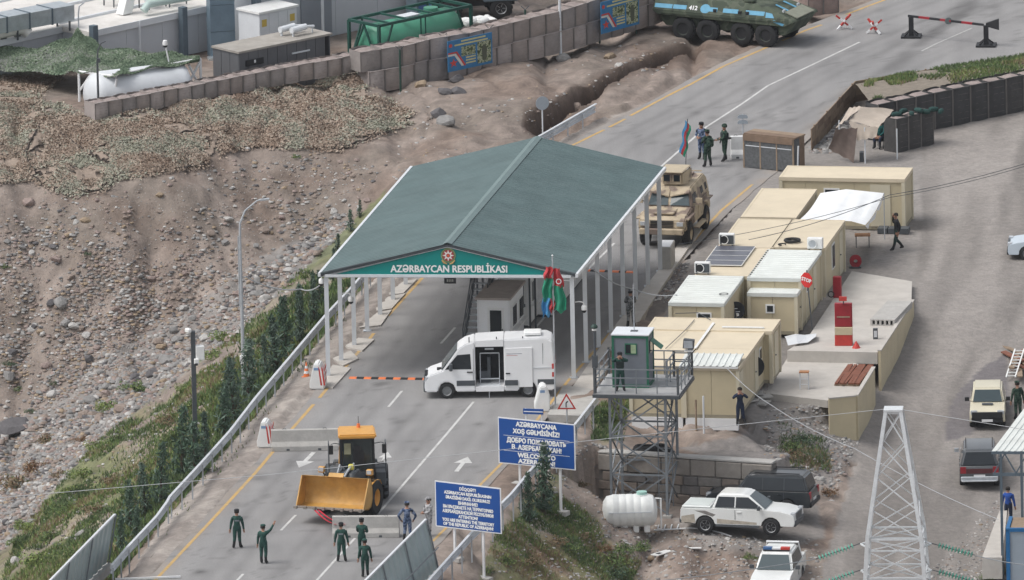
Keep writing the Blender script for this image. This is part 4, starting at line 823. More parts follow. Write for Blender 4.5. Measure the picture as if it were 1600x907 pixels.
MB().beam((-.45, .3, .56), (-.45, .3, 1.95), .03).beam((.42, .3, .56), (.42, .3, 1.95), .03).beam((-.45, .3, 1.95), (.42, .3, 1.95), .04).beam((-.45, .3, .75), (.42, .3, .75), .05).beam((-.2, .3, 2.15), (.2, .3, 2.15), .07).build('equipment_frame', MPOST, van)
MB().box(-.5, .45, .5, .95, .5, .57).build('step', MPOST, van)
Yv = lambda z: hw-kk*(z-.9)
door = plate([(-.72, .5), (-.72, 2.3), (-1.98, 2.34), (-1.98, .5)], hw, kk, .9, 1, .05, .04).build('sliding_door', VW, van, bevel=.015)
MB().box(-.95, -.75, Yv(1.2)+.05, Yv(1.2)+.09, 1.12, 1.17).build('handle', MBLKP, door)
MB().box(-2.85, -.7, Yv(1.35)+.002, Yv(1.35)+.03, 1.36, 1.4).build('door_track', MPOST, van)
plate([(-.8, 2.06), (-1.5, 2.07), (-1.5, 2.04), (-.8, 2.03)], hw, kk, .9, 1, .055, .004).build('thin_lettering', mat('grey_print', (.35, .36, .4), .5, .1), door); plate([(-.8, 1.98), (-1.3, 1.985), (-1.3, 1.965), (-.8, 1.96)], hw, kk, .9, 1, .055, .004).build('thin_lettering', mat('red_print', (.5, .2, .2), .5, .1), door)
for s in (1, -1):
    plate([(2.02, 1.36), (1.45, 2.02), (.86, 2.06), (.82, 1.36)], hw, kk, .9, s, .01).build('side_window', MGLS, b)
    plate([(2.6, .6), (-2.96, .6), (-2.96, .82), (2.7, .82)] if False else [(1.5, .6), (.66, .6), (.66, .84), (1.5, .84)], hw, kk, .9, s, .02).build('rub_strip', MDST, van)
    plate([(-.7, .6), (-1.3, .6), (-1.3, .84), (-.7, .84)], hw, kk, .9, s, .095 if s > 0 else .02, .03).build('rub_strip', MDST, van); plate([(-2.2, .6), (-2.96, .6), (-2.96, .84), (-2.2, .84)], hw, kk, .9, s, .02).build('rub_strip', MDST, van)
    m_ = MB().obox((1.75, s*1.14, 1.5), (.16, .2, .34)); m_.build('mirror', MDST, b, bevel=.03)
    MB().box(2.6, 2.93, *sorted((s*.98, s*.62)), .82, 1.0).build('headlight', mat('lamp_glass', (.5, .53, .56), .15, .1, 4, spec=.8), b)
    tl = MB().box(-3.0, -2.86, *sorted((s*1.0, s*.86)), .95, 1.55).build('tail_light', MRED, van); MB().box(-3.006, -2.85, *sorted((s*1.006, s*.86)), 1.17, 1.32).build('lens', MW, tl)
    MB().beam((-2.45, s*Yv(1), .6), (-2.45, s*Yv(2.3), 2.5), .015).build('door_seam', MDST, van)
    wheel(van, 1.95, s*.87, .36, .26, MRIM); wheel(van, -1.75, s*.87, .36, .26, MRIM)
MB().box(.82-.06, 1.02, Yv(1.2)+.0, Yv(1.2)+.04, 1.2, 1.25).build('door_handle', MBLKP, b); MB().beam((.74, Yv(.6)+.004, .6), (.72, Yv(2.3)+.004, 2.3), .015).build('door_seam', MDST, b)
MB().ext([(2.17, -.86, 1.33), (2.17, .86, 1.33), (1.47, .8, 2.24), (1.47, -.8, 2.24)], (.02, 0, .012)).build('windscreen', MGLB, b)
MB().box(2.75, 3.02, -.94, .94, .3, .78).build('front_bumper', MDST, van, bevel=.05); MB().box(2.82, 2.965, -.5, .5, .86, 1.03).build('grille', MBLKP, b)
MB().box(2.2, 2.4, .2, .5, 1.24, 1.31).build('bonnet_vent', MBLKP, b)
MB().box(-2.4, -1.6, -.3, .45, 2.77, 2.93).build('roof_unit', MWP, van, bevel=.04)
for x in (.9, -.35, -1.55): MB().beam((x, .72, 2.55), (x, .72, 2.8), .05).build('roof_lamp', MDST, van)
MB().beam((.02, .95, .32), (.02, 1.0, 0), .03).build('step_leg', MGALV, van)

# wheel loader
ldr = thing('wheel_loader', 'yellow wheel loader with raised ochre bucket blocking the road', 'loader', G(580, 804, 0)+Vector((-.57, 1.59, 0)), math.radians(-90-20))
LT = mat('lug_tyre', (.032, .032, .033), .85, .3, 6)
for s in (1, -1):
    for x in (1.3, -1.65): wheel(ldr, x, s*1.1, .8, .62, MYEL, .5, 0, 24)
prism([(-1.0, .7), (-3.3, .85), (-3.55, 1.2), (-3.5, 2.0), (-3.3, 2.15), (-1.0, 2.3)], .78, .05, .7).build('engine_cover', MYEL, ldr, bevel=.05, seg=2)
MB().box(-3.75, -3.4, -1.0, 1.0, .75, 1.35).build('counterweight', MDST, ldr, bevel=.06)
prism([(.1, .55), (-1.0, .55), (-1.0, 1.5), (-.1, 1.5)], .5).build('rear_frame', MDST, ldr); prism([(2.2, .55), (.1, .6), (.15, 1.5), (.9, 1.9), (1.4, 1.85), (2.2, .9)], .42).build('front_frame', MDST, ldr, bevel=.03)
for x in (1.3, -1.65): MB().cyl((x, -.95, .74), (x, .95, .74), .17, n=12).build('axle', MDST, ldr)
for s in (1, -1):
    MB().grid([[(x, s*.82, z), (x, s*1.36, z)] for x, z in ((.55, 1.25), (.75, 1.5), (1.3, 1.6), (1.85, 1.5), (2.0, 1.3))]).build('fender', MYEL, ldr); MB().grid([[(x, s*.78, z), (x, s*1.36, z)] for x, z in ((-2.4, 1.3), (-2.2, 1.52), (-1.65, 1.62), (-1.1, 1.55), (-.9, 1.4))]).build('fender', MDST, ldr)
    MB().box(-1.0, -.2, *sorted((s*.8, s*1.28)), .9, 1.5).build('side_tank', MDST, ldr, bevel=.04)
    for k in range(3): MB().box(-.75, -.3, *sorted((s*1.2, s*1.36)), .45+.3*k, .49+.3*k).build('step', MDST, ldr)
    MB().tube([(-.1, s*1.28, 1.5), (-.1, s*1.28, 2.9), (-.55, s*1.28, 2.95), (-.55, s*1.28, 1.5)], .025, 6).tube([(-.1, s*1.28, 2.35), (-.55, s*1.28, 2.35)], .02, 6).build('grab_rail', MDST, ldr)
    MB().tube([(.2, s*.78, 2.95), (.45, s*1.05, 3.05), (.45, s*1.2, 3.0)], .02, 6).build('mirror_arm', MDST, ldr); MB().obox((.45, s*1.2, 2.75), (.08, .2, .42)).build('mirror', MBLKP, ldr, bevel=.02)
    MB().ext([(x, s*.46, z) for x, z in ((.75, 1.75), (1.0, 2.0), (2.1, 1.75), (2.5, 1.25), (2.4, 1.0), (1.9, 1.4), (.8, 1.55))], (0, -s*.14, 0)).build('boom_arm', MDST, ldr, bevel=.02)
    MB().cyl((.7, s*.6, 1.15), (2.1, s*.55, 1.5), .07, n=10).build('lift_cylinder', MGALVD, ldr)
    lb = MB().obox((1.55, s*1.15, 2.0), (.22, .28, .26), 0).build('lamp_box', MYEL, ldr, bevel=.02); MB().obox((1.67, s*1.15, 2.02), (.02, .22, .18)).build('lamp_lens', MATS['lamp_glass'], lb); MB().beam((1.4, s*1.0, 1.55), (1.5, s*1.12, 1.9), .06).build('lamp_bracket', MDST, ldr)
MB().cyl((.9, 0, 2.0), (2.2, 0, 1.8), .08, n=10).build('tilt_cylinder', MGALVD, ldr); MB().ext([(1.9, -.09, 1.2), (2.05, -.09, 1.2), (2.3, -.09, 1.95), (2.15, -.09, 2.0)], (0, .18, 0)).build('bell_crank', MDST, ldr)
MB().tube([(1.0, .2, 1.9), (1.3, .3, 2.3), (1.9, .3, 2.2), (2.3, .2, 1.9)], .04, 6).tube([(1.0, -.25, 1.9), (1.5, -.3, 2.25), (2.2, -.2, 1.9)], .035, 6).build('hydraulic_hose', MGALV, ldr)
MB().obox((1.6, .28, 2.2), (.3, .25, .24), .4).build('yellow_rag', mat('yellow_cloth', (.6, .55, .12), .8, .2, 6), ldr, bevel=.05)
cb = MB().box(-1.2, .3, -.75, .75, 1.5, 1.72).build('cab_base', MDST, ldr)
for x, y in ((.3, .74), (.3, -.74), (-1.15, .74), (-1.15, -.74), (-.35, .74), (-.35, -.74)): MB().beam((x, y, 1.7), (x-.06*(x > 0), y*.97, 3.22), .09).build('cab_pillar', MBLKP, cb)
MB().ext([(.32, -.68, 1.74), (.32, .68, 1.74), (.26, .66, 3.2), (.26, -.66, 3.2)], (-.02, 0, 0)).build('front_glass', mat('cab_glass', (.025, .035, .038), .12, .2, 1.5, spec=.7), cb)
for s in (1, -1): MB().box(-1.1, .24, *sorted((s*.72, s*.735)), 1.74, 3.2).build('side_glass', MATS['cab_glass'], cb)
MB().box(-1.2, -1.16, -.7, .7, 1.9, 3.15).build('rear_glass', MATS['cab_glass'], cb)
MB().obox((.335, .05, 2.35), (.012, .5, .62)).obox((.335, .0, 2.75), (.012, .32, .26)).build('seat_shape', MBLKP, cb); MB().obox((.334, -.45, 2.75), (.01, .3, .5), 0, tilt=.0).build('painted_reflection', mat('painted_reflection_pale', (.3, .3, .2), .5, .3, 3), cb)  # pale plate paints a reflection onto the cab glass
MB().ext([(.55, -.86, 3.24), (.55, .86, 3.24), (-1.3, .82, 3.24), (-1.3, -.82, 3.24)], (0, 0, .2)).build('cab_roof', MYEL, cb, bevel=.06, seg=2)
be = MB().cyl((-.9, .1, 3.44), (-.9, .1, 3.62), .09, .07, n=12).build('beacon', MORG, cb); MB().tube([(-.9, .1, 3.44), (-.95, .1, 3.95)], .015, 5).build('aerial', MDST, cb)
# bucket: floor, curved back, cheeks, cutting edge
pr = [(3.75, .78), (3.1, .68), (2.75, .75), (2.55, 1.05), (2.55, 1.5), (2.72, 1.98), (2.95, 2.02)]
bk = MB().grid([[(x, y, z) for y in (-1.62, 1.62)] for x, z in pr]).grid([[(x-.05, y, z-.05*(z < 1)) for y in (-1.62, 1.62)] for x, z in pr]).build('bucket', MBUCK, ldr, smooth=40)
for s in (1, -1): MB().ext([(x, s*1.62, z) for x, z in pr], (0, -s*.05, 0)).build('bucket_cheek', MBUCK, bk)
MB().box(3.68, 3.95, -1.66, 1.66, .75, .8).build('cutting_edge', mat('worn_steel', (.3, .27, .24), .5, .3, 4, metal=.3), bk)
for k in range(8): MB().box(3.85, 4.02, -1.6+k*.44, -1.48+k*.44, .72, .84).build('bucket_tooth', MATS['worn_steel'], bk)
MB().ext([(2.9, -.35, 2.0), (2.75, -.35, 2.16), (2.75, .35, 2.16), (2.9, .35, 2.0)], (-.06, 0, 0)).build('spill_guard', MBUCK, bk)

for o in list(ldr.children):                                          # articulated: the rear half stays in line with the road
    if o.type == 'MESH': xs_ = [v.co.x for v in o.data.vertices]; cx_ = (min(xs_)+max(xs_))/2+o.location.x
    if (cx_ < .42 and o.name.split('.')[0] not in ('front_frame', 'bucket')) or o.name.startswith(('mirror', 'cab_base')): o.rotation_euler.z = math.radians(22); o.location = Matrix.Rotation(math.radians(22), 3, 'Z') @ o.location
# sand coloured armoured truck
SAND = camo('sand_camouflage', [(.2, .155, .13), (.25, .2, .165), (.42, .35, .255), (.46, .385, .28), (.5, .42, .31)], 1.3, .75)
ar = thing('armoured_truck', 'sand camouflaged armoured truck with roof turret beside the canopy', 'armoured truck', G(1066, 361, 0)+Vector((-.35, -1.1, 0)), -PI/2-math.radians(13))
P = [(2.65, .85), (2.8, 1.0), (2.75, 1.35), (2.5, 1.48), (1.15, 1.68), (-2.55, 1.72), (-2.75, 1.0), (-2.6, .8)]+arch(-1.75, .56, .8, rev=False)+arch(1.75, .56, .8, rev=False)
b = prism(P, 1.12, .02, .8).build('hull', SAND, ar, smooth=30, bevel=.05, seg=2)
c_ = prism([(1.15, 1.66), (.78, 2.3), (.5, 2.48), (-2.3, 2.55), (-2.65, 2.3), (-2.58, 1.66)], 1.1, .22, 1.66).build('cab', SAND, ar, smooth=30, bevel=.05, seg=2)
prism([(2.2, .85), (-2.3, .85), (-2.2, .55), (2.0, .55)], .7).build('belly', MBLKP, ar)
for s in (1, -1):
    MB().ext([(1.13+.03, s*.06, 1.74), (1.13+.03, s*.98, 1.74), (.83+.03, s*.87, 2.22), (.83+.03, s*.06, 2.14)], (-.04, 0, 0)).build('windscreen', MGLB, c_)
    MB().ext([(.98, s*.03, 2.1), (1.02, s*.95, 2.3), (.72, s*.92, 2.38), (.7, s*.03, 2.36)], (0, 0, .05)).build('visor', SAND, c_)
    plate([(.75, 1.8), (.62, 2.15), (-.1, 2.17), (-.1, 1.8)], 1.1, .22, 1.66, s).build('side_window', MGLS, c_); plate([(-1.0, 1.85), (-1.0, 2.15), (-1.5, 2.15), (-1.5, 1.85)], 1.1, .22, 1.66, s).build('side_window', MGLS, c_); plate([(-1.9, 1.85), (-1.9, 2.15), (-2.3, 2.15), (-2.3, 1.85)], 1.1, .22, 1.66, s).build('side_window', MGLS, c_)
    plate([(.95, .9), (.95, 1.62), (.0, 1.66), (.0, .9)], 1.12, .02, .8, s, .03).build('door', SAND, b); plate([(-.15, .95), (-.15, 1.62), (-1.0, 1.66), (-1.0, .95)], 1.12, .02, .8, s, .03).build('side_locker', SAND, b)
    MB().box(-.95, .95, *sorted((s*1.1, s*1.36)), .62, .68).build('running_board', SAND, ar); MB().box(1.25, 2.6, *sorted((s*1.06, s*1.28)), 1.36, 1.44).build('wing', SAND, b, bevel=.02); MB().box(-2.5, -1.15, *sorted((s*1.06, s*1.3)), 1.4, 1.47).build('wing', SAND, b, bevel=.02)
    MB().obox((1.05, s*1.42, 1.95), (.12, .3, .3)).build('mirror', SAND, c_); MB().tube([(.95, s*1.1, 1.85), (1.05, s*1.4, 1.9)], .02, 5).build('mirror_arm', MBLKP, c_)
    MB().box(2.7, 2.83, *sorted((s*.72, s*1.02)), 1.12, 1.3).build('headlight', MATS['lamp_glass'], b)
    for k in range(4): plate([(2.15, 1.02+.08*k), (2.15, 1.05+.08*k), (1.55+.9, 1.05+.08*k), (1.55+.9, 1.02+.08*k)], 1.12, .02, .8, s, .02).build('side_louvre', MBLKP, b)
    for x in (1.75, -1.75): wheel(ar, x, s*1.0, .56, .38, SAND, .55, 0, 16)
MB().box(2.7, 2.98, -1.05, 1.05, .72, 1.0).build('front_bumper', SAND, ar, bevel=.04)
for k in range(5): MB().box(2.72, 2.815, -.55, .55, 1.03+.07*k, 1.06+.07*k).build('grille_bar', MBLKP, b)
MB().box(1.4, 2.4, -.5, .5, 1.56, 1.66).build('bonnet_bulge', SAND, b, bevel=.04)
tr_ = MB().lathe([(.62, 0), (.62, .1)], (-.3, 0, 2.5), 'z', 20).build('turret_ring', SAND, ar)
for a, e in (((.35, -.45), (.35, .45)), ((.35, .45), (-.9, .6)), ((.35, -.45), (-.9, -.6))):
    p, q = Vector((*a, 2.58)), Vector((*e, 2.58)); mb = MB().ext([p, q, q+up*.52, p+up*.52], (q-p).cross(up).normalized()*.06); mb.build('turret_shield', SAND, tr_)
for y in (-.24, .24): MB().box(.3, .44, y-.15, y+.15, 2.72, 3.02).build('turret_window', MGLS, tr_)
for y in (-.42, -.06, .06, .42): MB().box(.3, .46, y-.03, y+.03, 2.7, 3.04).build('window_frame', SAND, tr_)
MB().ext([(.6, -.55, 3.14), (.6, .55, 3.14), (-1.0, .62, 3.14), (-1.0, -.62, 3.14)], (0, 0, .08)).build('turret_roof', mat('sand_paint', (.47, .4, .29), .7, .1, 2), tr_, bevel=.04)
for x, y in ((-.9, .55), (-.9, -.55)): MB().beam((x, y, 2.6), (x, y, 3.15), .06).build('roof_stay', SAND, tr_)
MB().box(-2.2, -1.2, -.5, .5, 2.56, 2.62).build('roof_hatch', SAND, c_, bevel=.02); MB().beam((-2.4, -.8, 2.62), (-2.4, .8, 2.62), .05).build('roof_bar', SAND, c_)

# eight wheeled armoured carrier
GRN = camo('green_camouflage', [(.05, .062, .047), (.075, .092, .066), (.085, .105, .075), (.105, .12, .09), (.06, .075, .055)], 1.1, .7)
SKY = mat('sky_blue_paint', (.12, .34, .5), .6, .12, 3)
bt = thing('armoured_carrier', 'green eight wheeled armoured carrier with sky blue stripes and number 412', 'armoured carrier', G(1133, 68, 0)+Vector((.5, 1.1, 0)), math.radians(-26))
prism([(3.2, .85), (2.6, .55), (-3.2, .6), (-3.5, .9), (-3.5, 1.35), (3.4, 1.35)], .98).build('lower_hull', GRN, bt, bevel=.03)
prism([(3.78, 1.32), (3.3, 1.08), (-3.45, 1.2), (-3.75, 1.42), (-3.7, 1.5), (3.7, 1.42)], 1.42).build('sponson', GRN, bt, bevel=.03)
uh = prism([(3.72, 1.41), (2.3, 1.93), (1.2, 2.02), (-2.7, 2.02), (-3.7, 1.85), (-3.72, 1.47)], 1.4, .62, 1.45).build('upper_hull', GRN, bt, bevel=.04)
prism([(3.78, 1.33), (3.2, .6), (2.85, .58), (2.9, 1.3)], 1.15).build('bow_plate', GRN, bt, bevel=.03)
for s in (1, -1):
    for x in (2.25, .95, -.85, -2.15): wheel(bt, x, s*1.18, .57, .38, mat('dark_green_rim', (.035, .042, .035), .7, .2, 4), .55, 0, 18)
    for a, e in ((-3.62, -2.7), (-2.65, -1.95), (-.75, -.3), (.0, .8), (1.2, 2.2)): plate([(a, 1.54), (e, 1.54), (e, 1.72), (a, 1.72)], 1.4, .62, 1.45, s, .012).build('blue_stripe', SKY, uh)
    plate([(2.35, 1.38), (3.45, 1.1), (3.3, .95), (2.3, 1.22)] if False else [(2.3, 1.47), (2.75, 1.47), (2.6, 1.66), (2.25, 1.7)], 1.4, .62, 1.45, s, .014).build('blue_stripe', SKY, uh)
    MB().ext([(2.75, s*1.425, 1.4), (3.3, s*1.425, 1.22), (3.2, s*1.425, 1.12), (2.6, s*1.425, 1.32)], (0, -s*.02, 0)).build('blue_stripe', SKY, bt)
    MB().ext([(-.95+.26*math.cos(a), s*(1.41-.62*(.19+.2*math.sin(a))), 1.64+.2*math.sin(a)) for a in np.linspace(0, 2*PI, 14, endpoint=False)], (0, -s*.02, 0)).build('blue_roundel', SKY, uh)
    for x in (-.42, .9, 1.3): MB().obox((x, s*1.33, 1.6), (.16, .1, .14)).build('vision_port', MBLKP, uh)
    MB().box(-3.3, 3.2, *sorted((s*1.36, s*1.46)), 1.3, 1.36).build('side_ledge', GRN, bt)
    MB().obox((1.2, s*.75, 2.1), (.5, .4, .12)).build('hatch', GRN, uh, bevel=.02); MB().obox((-2.6, s*.8, 2.1), (1.1, .5, .2)).build('engine_louvre', GRN, uh, bevel=.02)
    MB().obox((3.0, s*.8, 1.72), (.1, .18, .14)).build('headlight', MATS['lamp_glass'], uh)
    MB().ext([(3.6, s*.35, 1.48), (2.4, s*.35, 1.92), (2.4, s*.52, 1.92), (3.6, s*.52, 1.48)], (.004, 0, .012)).build('blue_stripe', SKY, uh)
a_ = math.atan(.62); text('412', .3, MW, uh, (-1.58, -(1.4-.62*(1.63-1.45))-.018, 1.63), (PI/2-a_, 0, 0), .012, 'number')
tu = MB().lathe([(.75, 0), (.7, .1), (.42, .42), (.3, .46), (0, .47)], (.35, 0, 2.02), 'z', 20).build('turret', GRN, bt, smooth=40); MB().cyl((.9, 0, 2.26), (2.6, 0, 2.34), .045, .035, n=8).build('gun_barrel', MBLKP, tu)
MB().obox((-.6, .2, 2.14), (1.5, 1.3, .2), .2).build('folded_tarpaulin', mat('pale_canvas', (.36, .31, .25), .85, .2, 4), bt, bevel=.07, seg=2)
MB().obox((3.45, 0, 1.58), (.7, 1.9, .05), 0, tilt=.35).build('splash_board', mat('dusty_green', (.24, .25, .2), .8, .15, 3), uh)

# cars and pickups
def at(px, py, dy=0, dx=0): p = T(px, py); return Vector((p.x+dx, p.y+dy, p.z))
PWHT = mat('car_white', (.76, .78, .77), .3, .05, 1, coat=.5, dirt=.12); PDK = mat('car_dark_grey', (.028, .034, .04), .3, .1, 2, coat=.5, dirt=.1); PCRM = mat('car_cream', (.62, .58, .45), .4, .06, 2, coat=.2, dirt=.1)
pk, bo, cbn = car('pickup_truck', 'muddy white pickup with covered bed parked below the block wall', 'pickup', G(1160, 833, -2.75)+Vector((0, .5, 0)), math.radians(-14), 5.3, 1.84, .4, (1.55, -1.5), 1.17, 1.19, 1.82, 1.3, .42, -.95, -1.2, .92, 1.1, PWHT, MDST, (-.12,), .46, bed=1.16, rearwin=True, k=.36)
MB().box(-2.6, -1.25, -.84, .84, 1.17, 1.26).build('bed_cover', mat('cover_white', (.7, .73, .72), .5, .06, 2), pk, bevel=.04); MB().box(-2.5, -1.35, -.7, .7, 1.262, 1.275).build('cover_panel', mat('pale_green_cover', (.62, .67, .655), .4, .06, 1), pk)
mud = mat('dried_mud', (.42, .38, .32), .9, .25, 4); dk_ = mat('dark_decal', (.22, .21, .2), .6, .3, 5)
for s in (1, -1):
    plate([(-2.6, .5), (-2.6, .78), (-2.0, .9), (-1.95, .5)], .92, .05, .42, s, .006, .01).build('mud_splash', mud, bo); plate([(-.95, .5), (-.95, .72), (.9, .6), (.9, .5)], .92, .05, .42, s, .006, .01).build('mud_splash', mud, bo)
    plate([(-2.0, 1.06), (-1.15, .8), (-1.0, .9), (-1.5, 1.07)], .92, .05, .42, s, .004, .01).build('side_decal', dk_, bo)
    MB().box(-1.0, 1.0, *sorted((s*.86, s*1.0)), .38, .44).build('side_step', MDST, pk)
car('suv', 'dark grey off-roader behind the white pickup at the block wall', 'car', G(1192, 801, -2.68)+Vector((0, .3, 0)), math.radians(166), 4.85, 1.86, .39, (1.45, -1.35), 1.12, 1.14, 1.84, 1.0, .5, -2.1, -2.32, .82, 1.14, PDK, MBLKP, (-.2, -1.2), .42, rack=True)
sw = T(1258, 772)
po, pb, pc = car('police_pickup', 'white patrol vehicle with red and blue light bar facing the camera', 'car', G(1216, 932, -4.2)+Vector((0, 1.3, 0)), -PI/2-math.radians(10), 5.0, 1.85, .38, (1.45, -1.45), 1.1, 1.12, 1.8, 1.0, .4, -1.5, -1.7, .8, 1.1, PWHT, MDST, (-.3,), .4, bed=1.2)
lb = MB().box(.0, .25, -.6, .6, 1.84, 1.9).build('light_bar', MBLKP, pc); MB().box(.0, .25, .2, .6, 1.9, 2.0).build('red_lens', MRED, lb); MB().box(.0, .25, -.6, -.2, 1.9, 2.0).build('blue_lens', mat('blue_lens_glass', (.05, .13, .3), .3, .1), lb); MB().box(.02, .23, -.2, .2, 1.9, 1.97).build('siren', MW, lb)
MB().tube([(-1.8, -.78, 1.2), (-1.55, -.72, 1.85), (-1.55, .72, 1.85), (-1.8, .78, 1.2)], .05, 8).build('roll_bar', MW, po)
nv, nb, nc = car('small_offroader', 'cream three door off-roader facing the camera on the dirt road', 'car', at(1545, 671, 1.6), -PI/2-math.radians(2), 3.72, 1.64, .35, (1.1, -1.1), 1.02, 1.04, 1.64, .62, .28, -1.45, -1.75, .78, 1.04, PCRM, MBLKP, (-.75,), .38, k=.2)
MB().box(1.86, 1.9, -.7, .7, .52, .86).build('grille_panel', MBLKP, nb); MB().obox((.95, .0, 1.04), (.3, .5, .03)).build('bonnet_vent', MDST, nb)
MB().box(1.88, 1.93, -.25, .25, .42, .53).build('number_plate', MW, nb)
gs, gbd, gcb = car('suv', 'grey off-roader seen from behind next to the roofed shelter', 'car', at(1532, 763, 1.9), PI/2-math.radians(1), 4.6, 1.82, .38, (1.35, -1.35), 1.08, 1.1, 1.8, .95, .45, -1.95, -2.2, .8, 1.1, mat('car_mid_grey', (.09, .1, .11), .3, .1, 2, coat=.5, dirt=.15), MGALV, (-.25, -1.2), .42, rack=True)
MB().box(-2.315, -2.3, -.6, .6, .78, 1.0).build('red_panel', mat('maroon_trim', (.1, .03, .035), .4, .15), gbd); MB().tube([(-2.35, -.8, .45), (-2.42, -.75, .45), (-2.42, .75, .45), (-2.35, .8, .45)], .04, 6).build('tow_bar', MGALV, gs)
car('sedan', 'pale blue white car cut by the edge of the picture on the dirt yard', 'car', at(1590, 409, .9, 1.75), math.radians(176), 4.3, 1.74, .33, (1.25, -1.3), .9, .93, 1.45, .75, .05, -1.5, -1.95, .7, .95, mat('car_pale_blue', (.55, .63, .7), .3, .05, 1, coat=.5), MBLKP, (-.35, -1.2), .28)
# flatbed truck standing in the compound
fb = thing('flatbed_truck', 'dark truck with big tyres standing behind the green tank frame', 'truck', G(735, 26, .6), math.radians(8))
prism([(2.2, .9), (2.3, 1.2), (2.2, 1.9), (1.7, 2.9), (.6, 2.95), (.5, .9)], 1.15, .05, .9).build('cab', MSLATE, fb, bevel=.05); MB().box(-3.0, .4, -1.15, 1.15, 1.1, 1.3).build('flatbed', MBLKP, fb); MB().box(-3, 2.1, -.45, .45, .6, 1.1).build('chassis', MBLKP, fb)
for s in (1, -1):
    plate([(2.0, 2.0), (1.65, 2.7), (.8, 2.7), (.8, 2.0)], 1.15, .05, .9, s).build('side_window', MGLS, fb); MB().box(-2.9, .3, *sorted((s*1.1, s*1.16)), 1.3, 1.6).build('side_board', MRED if s > 0 else MBLKP, fb)
    for x in (1.35, -1.1, -2.3): wheel(fb, x, s*.95, .55, .36, MRIM, .5, 5, 14)
# ---------------------------------------------------------------- blocks, cone, bumps, guardrails, fences
def block(px, py, L, rz, label, h=.95, wd=.6, m=None, name='concrete_barrier', striped=False, grp='concrete barriers on the road'):
    m = m or MCONC; t = thing(name, label, 'barrier', G(px, py, 0), rz, grp)
    MB().ext([(0, -wd/2, 0), (0, wd/2, 0), (0, wd/2, .22), (0, .16, .42), (0, .12, h), (0, -.12, h), (0, -.16, .42), (0, -wd/2, .22)], (L, 0, 0)).build('barrier_body', m, t, bevel=.015)
    for x in (L*.2, L*.8): MB().tube([(x-.08, 0, h-.01), (x-.05, 0, h+.06), (x+.05, 0, h+.06), (x+.08, 0, h-.01)], .012, 5).build('lifting_loop', MDST, t)
    for x in (L*.25, L*.72): MB().box(x-.07, x+.07, -wd/2-.004, -wd/2+.05, .03, .12).build('fork_slot', MDST, t)
    return t
block(424, 704, 3.05, .0, 'grey concrete barrier lying across the lane behind the loader')
block(520, 839, 3.0, math.radians(-3.5), 'grey concrete barrier being dragged on red straps in front of the loader')
block(1142, 247, 1.2, .05, 'short whitewashed concrete barrier beside the netted bunker', 1.05, .7, MCONCW)
t = thing('concrete_barrier', 'upright pale concrete block at the last post of the canopy', 'barrier', G(1028, 424, 0), math.radians(-8), 'concrete barriers on the road')
MB().ext([(0, 0, 0), (.62, 0, 0), (.62, 0, 1.15), (.0, 0, 1.15)], (0, 1.5, 0)).build('barrier_body', MCONC, t, bevel=.03); MB().box(.05, .57, .05, 1.45, 1.151, 1.16).build('painted_top', MW, t)
def endblock(px, py, rz, label, flip=1, stripes=True):
    t = thing('barrier_end_block', label, 'barrier', G(px, py, 0), rz, 'white plastic barrier end blocks')
    MB().ext([(-.33, -.28, 0), (.36, -.28, 0), (.36, -.28, .75), (.12, -.28, 1.2), (-.12, -.28, 1.2), (-.33, -.28, .3)] if flip > 0 else [(.33, -.28, 0), (-.36, -.28, 0), (-.36, -.28, .3), (-.1, -.28, 1.2), (.14, -.28, 1.2), (.33, -.28, .75)], (0, .95, 0)).build('block_body', MWP, t, bevel=.05, seg=2)
    if stripes:
        for k in range(3): z = .25+k*.28; MB().ext([(.364, -.1+.0, z), (.364, .5, z+.1), (.364, .5, z+.24), (.364, -.1, z+.14)], (-.01, 0, 0)).build('red_stripe', MRED, t)
        for k in range(2):
            x = .06+k*.14; MB().ext([(x+.02, -.284, 1.1), (x+.1, -.284, .95), (x+.2, -.284, .2), (x+.12, -.284, .2)], (0, .01, 0)).build('red_stripe', MRED, t)
    MB().box(-.12, .1, -.288, -.26, .9, 1.02).build('logo_plate', mat('pale_blue_print', (.2, .32, .5), .5, .1), t); return t
endblock(496, 607, -.12, 'white barrier end block with red stripes beside the front canopy post')
endblock(414, 698, -.12, 'white barrier end block beside the grey barrier behind the loader')
endblock(848, 642, .05, 'white barrier end block behind the rear of the van', -1, False)
cn = thing('traffic_cone', 'orange and white traffic cone on the verge beside the end block', 'traffic cone', G(479, 591, 0), .2)
MB().box(-.2, .2, -.2, .2, 0, .05).build('foot', MORG, cn)
zc = [.05, .22, .34, .46, .58, .75]
for i in range(5): MB().cyl((0, 0, zc[i]), (0, 0, zc[i+1]), .15-.13*(zc[i]-.05)/.7, .15-.13*(zc[i+1]-.05)/.7, 14).build('cone_band', (MORG if i % 2 == 0 else MW), cn)
def bump(p0, p1, n, label):
    a, b = G(*p0), G(*p1); d = (b-a)/n; t = thing('speed_bump', label, 'speed bump', a, math.atan2(d.y, d.x), 'speed bumps across the lanes'); L = d.length
    for k in range(n): MB().ext([(k*L+.005, -.17, 0), (k*L+.005, -.1, .045), (k*L+.005, .1, .045), (k*L+.005, .17, 0)], (L-.01, 0, 0)).build('bump_segment', MORG if k % 2 == 0 else MBLK, t)
bump((546, 591), (672, 593), 11, 'orange and black speed bump across the lane beside the white van'); bump((912, 423), (990, 426), 7, 'orange and black speed bump seen between the far canopy posts')
bst = thing('red_strap', 'two red lifting straps from the bucket to the dragged barrier', 'strap', G(540, 838, 0))
